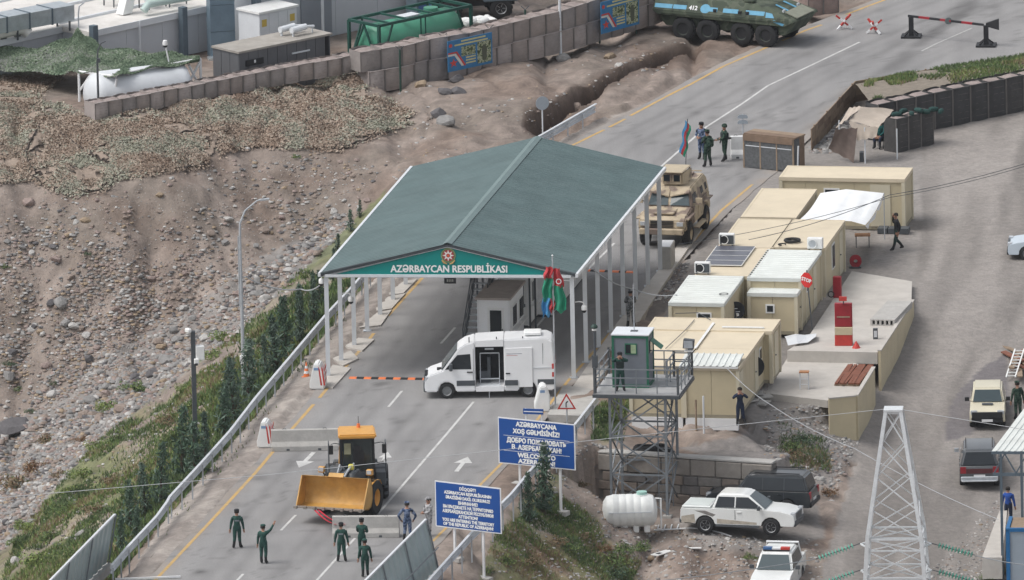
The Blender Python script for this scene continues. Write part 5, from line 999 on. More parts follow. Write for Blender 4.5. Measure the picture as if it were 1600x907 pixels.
for s in (0, .35):
    a = ldr.matrix_basis @ Vector((3.8, -.75+s*.5, .74)); e = G(520, 839, 0)+Vector((.15+s*1.1, -.26, .62))
    L = bst.location; q = [(a.lerp(e, u)+Vector((0, 0, -.12*math.sin(u*PI))))-L for u in np.linspace(0, 1, 6)]
    mb = MB(); mb.grid([[p+Vector((-.05, 0, .01)), p+Vector((.05, 0, -.01))] for p in q]); mb.grid([[p+Vector((-.05, 0, -.01)), p+Vector((.05, 0, -.03))] for p in q]); mb.build('strap', mat('red_webbing', (.62, .04, .07), .6, .1, 4), bst, fix=False)
# guardrails
def guardrail(pts, label, z=0, step=2.0, hgt=.74):
    P = [G(*p, z) for p in pts]; t = thing('guardrail', label, 'guardrail', P[0], 0, 'steel guardrails along the road'); o = t.location; L = 0
    for a, b in zip(P[:-1], P[1:]):
        d = (b-a); ln = d.length; d.normalize(); n_ = Vector((-d.y, d.x, 0)); k = max(1, round(ln/4.0))
        for i in range(k):
            p, q = a+d*(ln*i/k)-o, a+d*(ln*(i+1)/k-.01)-o
            prof = [(.0, -.2), (.08, -.15), (.08, -.08), (.0, 0), (.08, .08), (.08, .15), (0, .2)]
            mb = MB(); sg = 1
            for off in (0, .012): mb.grid([[p+n_*(x+off)+up*(hgt-.14+h) for x, h in prof], [q+n_*(x+off)+up*(hgt-.14+h) for x, h in prof]])
            mb.beam(p+up*(hgt+.06), q+up*(hgt+.06), .12, .03); mb.build('rail_beam', MRAIL, t)
        m_ = max(1, round(ln/step))
        for i in range(m_): p = a+d*(ln*i/m_)-o; MB().box(-.035, .035, -.035, .035, -.5, hgt-.06).build('post', MGALV, t, loc=p-n_*.06)
guardrail([(175, 911), (200, 882), (245, 834), (261, 812), (266, 803), (315, 750), (360, 700), (400, 648), (455, 583), (509, 519), (550, 475), (590, 430), (640, 374), (740, 300), (839, 241), (932, 188)], 'long steel guardrail between the road and the planted bank')
guardrail([(640, 975), (674, 930), (735, 862), (800, 798), (835, 755), (899, 690), (938, 640)], 'steel guardrail passing behind the two blue signs')
# leaning corrugated wind screens at the bridge end
def screen(ptop, zt, pts_base, n, label, lean):
    a, b = G(*pts_base[0]), G(*pts_base[1]); d = (b-a).normalized(); n_ = Vector((-d.y, d.x, 0)); t = thing('wind_screen', label, 'screen', b, 0, 'corrugated wind screens at the bridge end'); L = (b-a).length; o = b
    H = 2.35; tp = n_*lean+up*H; ms = mat('grey_green_sheet', (.36, .44, .45), .45, .08, 1.5, metal=.15, dirt=.1)
    for k in range(n):
        w_ = L/n; P = []
        for j in range(5):
            x = k*w_+w_*j/5; P += [(x, 0), (x+w_*.07, 0), (x+w_*.1, .07), (x+w_*.17, .07)]
        P.append(((k+1)*w_-.004, 0))
        MB().grid([[-d*x+n_*h+up*.12 for x, h in P], [-d*x+n_*h+tp for x, h in P]]).build('sheet', ms, t)
        MB().beam(-d*(k*w_)-n_*.06, -d*(k*w_)+tp-n_*.06, .07).build('post', MGALVD, t)
    MB().beam(tp, -d*L+tp, .1, .08).build('top_rail', MPOST, t); MB().beam(-d*L+up*.0-up*.1, up*.0-up*.1+d*.1, .4, .4).build('concrete_base', MCONC, t)
    MB().beam(up*1.1-n_*.05, -d*L+up*1.1+tp*.0-n_*.05+n_*0, .05).build('mid_rail', MGALVD, t)
screen(None, 0, [(20, 1035), (167, 884)], 4, 'corrugated wind screen standing at the near end of the long guardrail', -.42)
screen(None, 0, [(545, 1035), (684, 893)], 4, 'corrugated wind screen beside the smaller text blue sign', .5)
t = thing('road_rail', 'white rail lying across the road edge at the bottom of the picture', 'rail', G(180, 907, .02)); e = G(282, 903, .02)-t.location; MB().beam((0, 0, .05), e+up*.05, .08).build('rail', MW, t)

# ---------------------------------------------------------------- signs
def board(pl, pr_, h, label, lines, legs, zb):
    """pl, pr_: pixels of the lower corners; zb their height"""
    a, b = G(*pl, zb), None; d_ = ray(*pr_); 
    b = G(*pr_, zb); rz = math.atan2(b.y-a.y, b.x-a.x); Wd = (b-a).length
    t = thing('information_sign', label, 'sign', a, rz, 'blue information signs beside the road')
    MB().box(-.05, Wd+.05, -.012, .03, -.05, h+.05).build('frame', MW, t); p = MB().box(0, Wd, -.02, -.013, 0, h).build('panel', MBLUE, t)
    for z in (.25, h-.25): MB().box(0, Wd, .03, .08, z-.03, z+.03).build('back_rail', MPOST, t)
    for x in legs:
        g = t.matrix_basis @ Vector((x, .12, 0)); zz = hz(g.x, g.y)-zb; MB().box(x-.05, x+.05, .08, .17, zz-.1, h-.1).build('leg', MW, t); MB().box(x-.35, x+.35, -.1, .35, zz-.1, zz+.12).build('footing', MCONC, t, bevel=.02)
    for (s, z, sz, wd) in lines:
        if s is None: MB().box(Wd*.06, Wd*.94, -.026, -.02, z-.008, z+.008).build('rule', MW, p)
        else: text(s, sz, MATS['white_lettering'], p, (Wd/2, -.024, z), (PI/2, 0, 0), .018 if sz > .2 else .011, width=wd)
    return t, Wd
board((781, 722), (898, 733.5), 2.03, 'big blue welcome sign in three languages beside the guardrail', [('AZƏRBAYCANA', 1.83, .3, 2.05), ('XOŞ GƏLMİSİNİZ!', 1.5, .3, 2.35), (None, 1.27, 0, 0), ('ДОБРО ПОЖАЛОВАТЬ', 1.07, .3, 3.0), ('В  АЗЕРБАЙДЖАН!', .76, .3, 2.5), (None, .57, 0, 0), ('WELCOME TO', .4, .3, 1.9), ('AZERBAIJAN!', .13, .28, 1.85)], (.95, 3.0), .85)
board((682.5, 821), (782.5, 833), 2.0, 'blue warning sign with smaller text in three languages behind a wind screen', [('DİQQƏT!', 1.8, .2, .85), ('AZƏRBAYCAN RESPUBLİKASININ', 1.58, .2, 2.45), ('ƏRAZİSİNƏ DAXİL OLURSUNUZ!', 1.36, .2, 2.3), ('ВНИМАНИЕ!', 1.14, .2, 1.0), ('ВЫ ВЪЕЗЖАЕТЕ НА ТЕРРИТОРИЮ', .93, .2, 2.6), ('АЗЕРБАЙДЖАНСКОЙ РЕСПУБЛИКИ!', .72, .2, 2.65), ('ATTENTION!', .52, .2, 1.0), ('YOU ARE ENTERING THE TERRITORY', .32, .2, 2.7), ('OF THE REPUBLIC OF AZERBAIJAN!', .13, .2, 2.6)], (.85, 2.35), 1.1)
t = thing('small_sign', 'small blue sign mostly hidden behind the big welcome sign', 'sign', G(818, 668, 0)+Vector((0, 1.2, 0)), math.radians(-14)); MB().box(0, .95, -.02, .02, .35, .6).build('panel', MBLUE, t); MB().box(.03, .92, -.028, -.02, .45, .49).build('text_band', MW, t)
for x in (.1, .85): MB().box(x-.03, x+.03, .02, .07, -.0, .6).build('leg', MPOST, t)
ts = thing('warning_sign', 'red rimmed triangular bend sign on a thin post by the welcome sign', 'sign', T(886, 664)+Vector((0, .1, 0)), math.radians(-4)); MB().cyl((0, .05, 0), (0, .05, 1.3), .035, n=8).build('pole', MGALV, ts)
def tri(r, y, m, par, nm): return MB().ext([(r*math.sin(a), y, .95+r*math.cos(a)) for a in (0, 2*PI/3, 4*PI/3)], (0, .012, 0)).build(nm, m, par)
tri(.5, 0, MRED, ts, 'red_border'); pn = tri(.36, -.008, MW, ts, 'white_panel'); MB().ext([(-.05, -.014, .79), (.0, -.014, .79), (.0, -.014, .98), (.08, -.014, 1.06), (.03, -.014, 1.1), (-.05, -.014, 1.0)], (0, .006, 0)).build('bend_arrow', MBLKP, pn)
sg = thing('stop_sign', 'red octagonal stop sign on a leaning dark pole beside the white roofed cabin', 'sign', G(1269, 515, .2), math.radians(-40)); MB().tube([(0, 0, 0), (-.22, .02, 2.0), (-.28, .03, 2.75)], .03, 6).build('pole', MDST, sg)
sf = MB().ext([(-.25+.35*math.cos(PI/8+k*PI/4), -.04, 2.3+.37*math.sin(PI/8+k*PI/4)) for k in range(8)], (0, .025, 0)).build('face', mat('bright_sign_red', (.6, .03, .03), .5, .05), sg); text('STOP', .24, MW, sf, (-.25, -.044, 2.3), (PI/2, math.radians(8), 0), .014)
t = thing('round_sign', 'round road sign seen from its grey back behind the canopy', 'sign', G(848, 208, .1), .3); MB().cyl((0, 0, 0), (0, 0, 1.7), .035, n=8).build('pole', MPOST, t); MB().cyl((0, -.05, 1.45), (0, -.03, 1.45), .33, n=24).build('disc', mat('sign_back_grey', (.33, .37, .41), .5, .08), t)
t = thing('road_sign', 'pair of small grey boards on one pole at the netted bunker', 'sign', G(1161, 214, 0), 0); MB().cyl((0, 0, 0), (0, 0, 1.1), .03, n=8).build('pole', MGALV, t)
for z in (.98, .72): MB().ext([(-.24, -.04, z-.09), (.24, -.04, z-.09), (.24, -.04, z+.02), (.16, -.04, z+.09), (-.16, -.04, z+.09), (-.24, -.04, z+.02)], (0, .03, 0)).build('board', MATS['sign_back_grey'], t)

# ---------------------------------------------------------------- flags
FB, FR, FG = mat('flag_blue', (.08, .32, .6), .7, .06), mat('flag_red', (.5, .05, .06), .7, .06), mat('flag_green', (.02, .27, .16), .7, .06)
def flag(t, top, Lg, Hg, sag, seed, folds=3.0):
    for bi, (mm, nm) in enumerate(((FB, 'blue_band'), (FR, 'red_band'), (FG, 'green_band'))):
        P = []
        for i in range(7):
            v_ = (bi+i/6)/3; P.append([])
            for j in range(17):
                u_ = j/16; a = sag*(1-.15*v_); x = Lg*u_*math.cos(a)*(.9-.35*v_*u_); z = -Hg*v_-Lg*u_*math.sin(a)+.03*math.sin(u_*9+seed); y = .09*math.sin(u_*folds*2*PI+v_*3+seed)*(.2+u_)
                P[-1].append((x+.04, y, top+z))
        MB().grid(P).build(nm, mm, t, smooth=80, fix=False)
fp = thing('flag', 'big flag with red and green bands hanging from a tall pole by the van', 'flag', G(868, 637, .05)+Vector((0, .3, 0)), 0); MB().cyl((0, 0, 0), (-.0, 0, 7.0), .04, .03, 8).build('pole', MGALV, fp); MB().lathe([(0, 0), (.05, .03), (0, .09)], (0, 0, 7.0), 'z', 8).build('finial', MW, fp)
def drape(cx, w0, w1, z0, z1, m, nm, off, seed, skew=0):
    P = []
    for i in range(12):
        s = i/11; P.append([])
        for j in range(13): u_ = j/12-.5; ww = w0+(w1-w0)*s; P[-1].append((cx+skew*s+u_*ww+.04*math.sin(s*7+seed), off+.1*math.sin(u_*9+seed+s*2), z0+(z1-z0)*s+.1*math.sin(u_*8+seed)*s))
    MB().grid(P).build(nm, m, fp, smooth=80, fix=False)
for args in ((-.17, .3, .42, 6.5, 5.9, FR, 'red_fold', .03, 0, -.05), (-.22, .42, .5, 5.98, 4.95, FG, 'green_fold', .05, 1, -.03), (-.3, .42, .34, 5.05, 4.2, FB, 'blue_fold', .06, 2, -.06), (-.07, .26, .2, 5.05, 4.4, FR, 'red_fold', .03, 5, .0), (.17, .3, .5, 6.42, 5.5, FR, 'red_fold', .02, 3, .1), (.24, .46, .56, 5.62, 4.4, FG, 'green_fold', -.02, 4, .1)): drape(*args)
MB().lathe([(.09, 0), (.13, .0), (.13, .01), (.09, .01)], (0, 0, 0), 'y', 18).build('white_crescent', MW, fp, loc=(.26, -.16, 5.85))
f2 = thing('small_flag', 'small blue red green flag standing on the armoured truck', 'flag', G(1072, 268, 0)+Vector((0, 1.5, 0)), 0); MB().cyl((0, 0, 0), (.12, 0, 2.2), .02, n=6).build('pole', MDST, f2)
for k, mm in enumerate((FB, FR, FG)): MB().grid([[(.1-.03*j+.1*k*.9-.1+.05*math.sin(j*1.3), .03*math.sin(j*2+k), 2.15-.17*j-.1*k) for j in range(10)], [(.1-.03*j+.1*(k+1)*.9-.1+.05*math.sin(j*1.3), .03*math.sin(j*2+k+1), 2.15-.17*j-.1*(k+1)) for j in range(10)]]).build('band', mm, f2, smooth=80, fix=False)

# ---------------------------------------------------------------- cameras and lamp posts
def dome(loc, rz, label):
    t = thing('dome_camera', label, 'camera', loc, rz, 'white dome cameras on the canopy posts'); MB().tube([(0, 0, .25), (.18, 0, .28), (.36, 0, .25), (.4, 0, .1)], .03, 6).build('arm', MWP, t)
    MB().lathe([(0, .12), (.09, .11), (.13, .04), (.13, -.1), (.11, -.12)], (.4, 0, 0), 'z', 14).build('housing', MWP, t, smooth=True); MB().lathe([(.11, -.12), (.1, -.19), (.05, -.24), (0, -.25)], (.4, 0, 0), 'z', 12).build('dark_dome', MBLKP, t, smooth=True)
dome(cA+sv/7+up*2.95+fd*.1, frz, 'white dome camera on the second post of the outer canopy row'); dome(cB+up*4.3-fd*.1, frz+PI, 'white dome camera on the canopy post beside the big flag'); dome(cB+sv/7*.0+sd*.2+up*3.25+fd*.1, frz, 'white dome camera with dark lens low on the canopy post behind the van')
dome(cA+up*4.45-fd*.0-sd*.1, frz+2.2, 'white dome camera high on the first outer canopy post')
cp = thing('camera_pole', 'dark square pole with white cameras and box standing on the planted bank', 'pole', T(306, 722), .1); MB().beam((0, 0, -.3), (0, 0, 6.1), .2).build('pole', MDST, cp); MB().box(-.2, .2, -.2, .2, -.2, .06).build('base', MCONC, cp)
MB().box(.1, .5, -.15, .2, 4.75, 5.4).build('equipment_box', MWP, cp, bevel=.03); MB().obox((.12, -.2, 4.72), (.22, .16, .26)).build('camera_body', MWP, cp, bevel=.03); MB().obox((.1, -.28, 4.6), (.14, .08, .1)).build('lens', MBLKP, cp); MB().obox((-.22, -.1, 6.15), (.2, .32, .2), .5).build('camera_body', MWP, cp, bevel=.04); MB().obox((.14, -.05, 5.1), (.12, .1, .2)).build('lens', MBLKP, cp)
lp = thing('lamp_post', 'tall thin grey street lamp with curved arm on the planted bank', 'street lamp', T(381, 612), 0); MB().tube([(0, 0, -.3), (0, 0, 3), (-.02, 0, 7.2), (.0, 0, 7.9), (.25, 0, 8.5), (.8, 0, 8.95), (1.0, 0, 9.0)], [.09, .08, .06, .05, .04, .035, .03], 8).build('post', MGALV, lp, smooth=True); MB().obox((1.15, 0, 9.0), (.45, .16, .07), 0, tilt=-.1).build('lamp_head', MGALV, lp); MB().obox((0, -.12, 1.5), (.3, .2, .42)).build('meter_box', MWP, lp, bevel=.02); MB().cyl((-.1, 0, 4), (-.1, 0, 7.3), .03, n=6).build('conduit', MGALV, lp)
lp2 = thing('lamp_post', 'grey lamp post with short curved arm in front of the tank frame', 'street lamp', G(154, 176, 1.2), 0); MB().tube([(0, 0, -.3), (0, 0, 2.4), (.03, 0, 3.0), (.2, 0, 3.35), (.42, 0, 3.45)], [.06, .05, .035, .03, .025], 8).build('post', MDST, lp2, smooth=True); MB().obox((.06, -.1, 2.55), (.16, .14, .2)).build('camera_body', MDST, lp2)
lp3 = thing('post', 'pale steel post in front of the gabion wall', 'post', G(876, 86, .4), 0); MB().tube([(0, 0, -.3), (0, 0, 3.3)], [.075, .06], 8).build('post', MPOST, lp3)
for (x, y, h) in ((626, 141, 1.95), (693, 116, 1.8), (766, 106, 1.9), (822, 89, 2.3), (937, 62, 2.2), (994, 47, 2.2)):
    t = thing('steel_post', 'thin dark green post standing against the gabion wall', 'post', G(x, y, .6 if x < 800 else .45), 0, 'green posts along the gabion wall'); MB().cyl((0, 0, -.2), (0, 0, h), .05, n=8).build('post', mat('post_green', (.02, .06, .045), .6, .1), t); MB().beam((0, 0, h), (-.2, .02, h+.2), .03).beam((0, 0, h), (.2, .02, h+.2), .03).build('fork', MDST, t)

# ---------------------------------------------------------------- road gate and spiked barricades
gt = thing('road_gate', 'red and black boom gate on two black pedestals across the road', 'gate', G(1424, 58, 0), 0); q = G(1541, 72, 0)-gt.location
for p in (Vector(), q): 
    MB().beam(p, p+up*1.0, .24).build('pedestal', MBLKP, gt); 
    MB().obox(p+up*.05, (.95, .85, .08), -.1).build('base_plate', MBLKP, gt)
    for a in range(4): MB().beam(p+Vector((math.cos(a*PI/2+.7)*.45, math.sin(a*PI/2+.7)*.4, .09)), p+up*.4, .06).build('stay', MBLKP, gt)
bd = q.normalized(); Lq = q.length
for k in range(7): MB().beam(bd*(Lq*k/7)+up*1.02+bd*-.15, bd*(Lq*(k+1)/7)+up*1.02-bd*.15, .1).build('boom_section', MDRED if k % 2 else MBLKP, gt)
MB().ext([q+up*.95, q+bd*.75+up*.85, q+bd*.75+up*1.4, q+up*1.1], (0, .14, 0)).build('counterweight', MBLKP, gt); MB().cyl(bd*(Lq*.5)+up*1.02-Vector((0, .08, 0)), bd*(Lq*.5)+up*1.02-Vector((0, .05, 0)), .17, n=16).build('round_plate', mat('dull_plate', (.12, .15, .15), .5, .2), gt)
for (x, y, rz, lab) in ((1319, 46, .3, 'red and white crossed beam barricade nearer the green carrier'), (1366, 53, -.4, 'red and white crossed beam barricade nearer the boom gate')):
    t = thing('crossed_barricade', lab, 'barricade', G(x, y, 0)+up*.36, rz, 'crossed beam barricades on the road')
    for v in ((1, .25, .9), (-1, .35, .9), (.2, -1, .85)):
        v = Vector(v).normalized()*.5
        for k in range(4): MB().beam(v*(-1+k*.5), v*(-.5+k*.5), .085).build('beam_section', MRED if k % 2 else MW, t)
# ---------------------------------------------------------------- people
UNI = {'dark_green': mat('dark_green_uniform', (.02, .066, .055), .9, .35, 5, 1.0, bscale=7), 'blue_camo': camo('blue_camouflage_uniform', [(.03, .05, .1), (.09, .13, .22), (.16, .2, .29)], 9), 'grey_camo': camo('grey_camouflage_uniform', [(.09, .1, .105), (.2, .21, .22), (.28, .29, .3)], 9), 'light_camo': camo('pale_camouflage_uniform', [(.2, .2, .21), (.36, .36, .37), (.45, .45, .46)], 9),
       'woodland': camo('woodland_uniform', [(.012, .03, .022), (.03, .06, .045), (.05, .08, .06)], 9), 'navy': mat('navy_cloth', (.018, .028, .058), .9, .2, 8), 'black_shirt': mat('black_cloth', (.016, .018, .022), .9, .2, 8), 'blue_shirt': mat('blue_cloth', (.02, .07, .3), .9, .15, 8), 'teal': mat('teal_cloth', (.01, .09, .09), .9, .2, 8), 'trousers': mat('dark_trousers', (.02, .045, .04), .9, .2, 8)}
MBOOT = mat('black_boots', (.018, .018, .02), .7, .2, 8); MMASK = mat('pale_mask', (.5, .52, .55), .8, .1)
PEOPLE = []
def person(loc, face, top, label, bottom=None, arms=None, legs=None, lean=0.0, cap=None, hair=True, sit=False, head=(0, 0), hgt=1.0, extras=None, group=None):
    PEOPLE.append(dict(loc=loc, face=face, top=top, bottom=bottom or top, label=label, arms=arms or {}, legs=legs or {}, lean=lean, cap=cap, hair=hair, sit=sit, head=head, h=hgt, extras=extras or [], group=group))
DOWN = lambda s, f=.06, o=.05: ((.0+f*.3, s*(.24+o*.4), 1.13), (f, s*(.25+o), .87))
def skeleton(p):
    V, E_, Rr, K = [], [], [], []
    def v(co, r, k): V.append(Vector(co)); Rr.append(r if hasattr(r, '__len__') else (r, r)); K.append(k); return len(V)-1
    def e(a, b): E_.append((a, b))
    ln = p['lean']; sway = lambda z: math.tan(ln)*max(0, z-.95)
    sit = p['sit']; dz = -.42 if sit else 0
    pel = v((0, 0, .95+dz), (.175, .14), 'top'); wst = v((sway(1.1), 0, 1.1+dz), (.17, .135), 'top'); ch = v((sway(1.3), 0, 1.3+dz), (.195, .14), 'top'); uc = v((sway(1.42), 0, 1.42+dz), (.14, .11), 'top')
    nk = v((sway(1.5)+.01, 0, 1.505+dz), .058, 'skin'); jw = v((sway(1.58)+.02, 0, 1.575+dz), .075, 'skin'); hd = v((sway(1.68)+.015, 0, 1.665+dz), (.088, .1), 'skin'); tp = v((sway(1.7)+.0, 0, 1.735+dz), .075, 'skin')
    for a, b in ((pel, wst), (wst, ch), (ch, uc), (uc, nk), (nk, jw), (jw, hd), (hd, tp)): e(a, b)
    ns = v((sway(1.6)+.115, 0, 1.615+dz), .018, 'skin'); e(jw, ns)
    for s in (1, -1):
        key = 'L' if s > 0 else 'R'; A = p['arms'].get(key) or DOWN(s)
        sh = v((sway(1.42), s*.185, 1.425+dz), .09, 'top'); el = v(Vector(A[0])+Vector((sway(A[0][2]), 0, dz)), .064, 'top'); wr = v(Vector(A[1])+Vector((sway(A[1][2]), 0, dz)), .044, 'skin' if p.get('short') else 'top')
        e(uc, sh); e(sh, el); e(el, wr)
        d = (V[wr]-V[el]).normalized(); cr = d.cross(Vector((1, 0, 0)) if abs(d.x) < .9 else Vector((0, 0, 1))).normalized()
        pm = v(V[wr]+d*.085, (.035, .03), 'skin'); e(wr, pm); n2 = d.cross(cr)
        for i, (o, L) in enumerate(((-.03, .075), (-.01, .085), (.01, .08), (.03, .062))):
            f0 = v(V[pm]+d*.03+cr*o, .011, 'skin'); f1 = v(V[pm]+d*(.03+L*.55)+cr*o*1.1+n2*.008, .0095, 'skin'); f2 = v(V[pm]+d*(.03+L*.95)+cr*o*1.05+n2*.026, .008, 'skin'); e(pm, f0); e(f0, f1); e(f1, f2)
        t0 = v(V[wr]+d*.045-cr*.04, .012, 'skin'); t1 = v(V[wr]+d*.09-cr*.058+n2*.015, .009, 'skin'); e(wr, t0); e(t0, t1)
        Lg = p['legs'].get(key) or ((.02, s*.1, .5), (0, s*.115, .09))
        hp = v((0, s*.1, .9+dz), .12, 'bottom'); kn = v(Lg[0], .084, 'bottom'); cf = v(Vector(Lg[0]).lerp(Vector(Lg[1]), .4)+Vector((-.025, 0, 0)), .074, 'bottom'); an = v(Lg[1], .056, 'boot')
        ft = Lg[2] if len(Lg) > 2 else (1, s*.25)
        fdv = Vector((ft[0], ft[1], 0)).normalized(); he = v(Vector(Lg[1])-fdv*.05+Vector((0, 0, -.045)), .044, 'boot'); to = v(Vector(Lg[1])+fdv*.16+Vector((0, 0, -.052)), (.045, .036), 'boot')
        for a, b in ((pel, hp), (hp, kn), (kn, cf), (cf, an), (an, he), (an, to)): e(a, b)
    return V, E_, Rr, K
def make_people():
    tmp = []
    for p in PEOPLE:
        V, E_, Rr, K = skeleton(p); me = bpy.data.meshes.new('t'); me.from_pydata(V, E_, []); o = bpy.data.objects.new('t', me); COL.objects.link(o)
        m_ = o.modifiers.new('s', 'SKIN'); m_.use_smooth_shade = True; sv_ = me.skin_vertices[0].data
        for i, r in enumerate(Rr): sv_[i].radius = r; sv_[i].use_root = (i == 0)
        o.modifiers.new('u', 'SUBSURF').levels = 1; o.modifiers['u'].render_levels = 1; tmp.append((o, V, E_, K))
    dg = bpy.context.evaluated_depsgraph_get(); dg.update()
    for p, (o, V, E_, K) in zip(PEOPLE, tmp):
        me = bpy.data.meshes.new_from_object(o.evaluated_get(dg)); me.name = 'person'; bpy.data.objects.remove(o)
        me.materials.clear()
        for mm in (UNI[p['top']], UNI[p['bottom']], MSKIN, MBOOT): me.materials.append(mm)
        A = np.array([V[a] for a, b in E_]); B = np.array([V[b] for a, b in E_]); kk_ = {'top': 0, 'bottom': 1, 'skin': 2, 'boot': 3}
        ek = [kk_[K[b]] for a, b in E_]; c = np.zeros(len(me.polygons)*3); me.polygons.foreach_get('center', c); c = c.reshape(-1, 3)
        ab = B-A; t = np.clip(((c[:, None]-A)*ab).sum(-1)/np.maximum((ab*ab).sum(-1), 1e-9), 0, 1); d = np.linalg.norm(c[:, None]-A-t[..., None]*ab, axis=-1)
        me.polygons.foreach_set('material_index', np.array(ek, np.int32)[d.argmin(1)]); me.polygons.foreach_set('use_smooth', [True]*len(me.polygons))
        g = link('person', me, None, p['loc'], (0, 0, p['face'])); g.scale = (p['h'],)*3; tag(g, p['label'], 'person', p['group'] or 'uniformed people at the checkpoint')
        dz = -.42 if p['sit'] else 0; sx = math.tan(p['lean'])*.72; hc = Vector((sx+.01, 0, 1.69+dz))
        if p['hair']: MB().lathe([(.103, -.06), (.112, 0), (.1, .05), (.06, .09), (0, .1)], hc+Vector((-.022, 0, .0)), 'z', 12).build('hair', MHAIR, g, smooth=True)
        if p['cap']:
            cm_ = UNI.get(p['cap'], MBLKP); MB().lathe([(.108, 0), (.116, .02), (.12, .06), (.09, .085), (0, .09)], hc+Vector((0, 0, .025)), 'z', 14).build('cap', cm_, g, smooth=True)
            MB().ext([hc+Vector((.08, -.08, .03)), hc+Vector((.2, -.05, .015)), hc+Vector((.2, .05, .015)), hc+Vector((.08, .08, .03))], (0, 0, .012)).build('cap_peak', cm_, g)
        for y in (-.035, .035): MB().obox(hc+Vector((.086, y, -.015)), (.02, .026, .012)).build('eye', MHAIR, g)
        for s in (1, -1): MB().obox(hc+Vector((.0, s*.097, -.03)), (.035, .02, .06)).build('ear', MSKIN, g)
        MB().obox(hc+Vector((.094, 0, -.105)), (.012, .05, .012)).build('mouth', MDRED, g)
        for ex_ in p['extras']:
            if ex_ == 'vest': MB().box(-.16, .17, -.185, .185, 1.08, 1.4).build('vest', mat('dark_vest', (.02, .03, .03), .9, .2, 8), g, bevel=.04)
            if ex_ == 'back_text': MB().box(-.176, -.16, -.13, .13, 1.28, 1.34).build('back_patch', MGALVD, g)
            if ex_ == 'back_strip': MB().box(-.165, -.145, -.1, .1, 1.27, 1.33).build('back_patch', MGALVD, g)
            if ex_ == 'pack': MB().box(-.34, -.14, -.17, .17, 1.0, 1.42).build('backpack', UNI['woodland'], g, bevel=.06)
            if ex_ == 'helmet': MB().lathe([(.125, -.03), (.135, .01), (.12, .08), (.07, .12), (0, .13)], hc+Vector((-.01, 0, .0)), 'z', 14).build('helmet', UNI['woodland'], g, smooth=True)
back = PI/2-math.radians(4)
FWD = lambda s, x=.28, z=1.12, y=.08: ((.1, s*.24, 1.16), (x, s*y, z))
UPF = lambda s: ((.16, s*.3, 1.28), (.2, s*.1, 1.58))
def stand(s, a=.02, b=.14, kx=.03): return ((kx, s*.11, .5), (a, s*b, .09))
person(G(371, 857), back+.1, 'dark_green', 'standing person in dark green uniform beside the yellow edge line, arms hanging', cap='black_shirt', extras=['back_strip'], legs={'L': stand(1, .0, .16), 'R': ((.03, -.1, .5), (.03, -.14, .09), (1, -.9))})
person(G(412, 881), back-.35, 'dark_green', 'person in dark green uniform raising one arm to point along the road', cap='dark_green', arms={'R': ((.1, -.33, 1.55), (.22, -.42, 1.78))}, legs={'L': stand(1, 0, .1), 'R': stand(-1, .02, .1)})
person(G(534, 878), back, 'dark_green', 'person in dark green uniform standing with feet apart behind the dragged barrier', cap='black_shirt', legs={'L': stand(1, 0, .17), 'R': stand(-1, 0, .17)}, extras=['back_strip'])
person(G(566, 871), back-.25, 'dark_green', 'person in dark green uniform with hands in front at the dragged barrier', cap='black_shirt', arms={'R': FWD(-1), 'L': FWD(1)}, legs={'L': stand(1, 0, .1), 'R': stand(-1, .0, .1)})
person(G(571, 902), back+.15, 'dark_green', 'person in dark green uniform stepping forward closest to the wind screen', cap='dark_green', legs={'L': ((.12, .1, .52), (.0, .11, .09)), 'R': ((.1, -.1, .5), (.15, -.12, .09))}, hgt=.97)
person(G(637, 845), back, 'blue_camo', 'person in blue camouflage with elbows out behind the wind screen', cap='blue_camo', arms={'L': ((-.05, .4, 1.15), (.1, .3, .95)), 'R': ((-.05, -.4, 1.15), (.1, -.3, .95))}, legs={'L': stand(1, 0, .16), 'R': stand(-1, 0, .16)})
person(G(671, 838), PI+.5, 'light_camo', 'person in pale grey camouflage standing beside the blue warning sign', cap='light_camo', arms={'L': FWD(1), 'R': FWD(-1)}, legs={'L': stand(1, .04, .08), 'R': stand(-1, -.04, .08)})
person(tw.matrix_basis @ Vector((-2.1, .35, PZ+.04)), -PI/2, 'dark_green', 'guard on the watchtower deck holding binoculars to the face', cap='black_shirt', arms={'L': ((.14, .36, 1.42), (.19, .1, 1.58)), 'R': ((.14, -.36, 1.42), (.19, -.1, 1.58))}, extras=['vest'], legs={'L': stand(1, 0, .16), 'R': stand(-1, 0, .16)})
person(G(1157, 665, -.03), -PI/2+.1, 'navy', 'person in navy clothes holding a phone up beside the cream cabin', arms={'L': ((.12, .34, 1.3), (.22, .1, 1.5)), 'R': ((.12, -.34, 1.3), (.22, -.08, 1.5))}, legs={'L': stand(1, .03, .22), 'R': stand(-1, 0, .14)})
person(G(1402, 391, 0), PI+.25, 'black_shirt', 'person in black shirt walking with a phone at the ear near the awning', 'trousers', arms={'R': ((.08, -.28, 1.24), (.1, -.15, 1.58)), 'L': ((-.1, .24, 1.15), (-.02, .22, .9))}, legs={'L': ((.12, .1, .5), (.24, .1, .09), (1, 0)), 'R': ((.02, -.1, .48), (-.3, -.1, .12), (1, 0))}, lean=.06)
person(G(986, 512, .05), back+.2, 'grey_camo', 'person in grey camouflage standing on the concrete strip behind the watchtower', cap='grey_camo', arms={'L': FWD(1, .2, 1.2), 'R': FWD(-1, .2, 1.2)}, legs={'L': stand(1, 0, .15), 'R': stand(-1, 0, .15)})
person(G(1097, 249), -PI/2-.5, 'blue_camo', 'person in blue camouflage partly behind the green soldier at the armoured truck', cap='black_shirt', arms={'L': FWD(1), 'R': FWD(-1)})
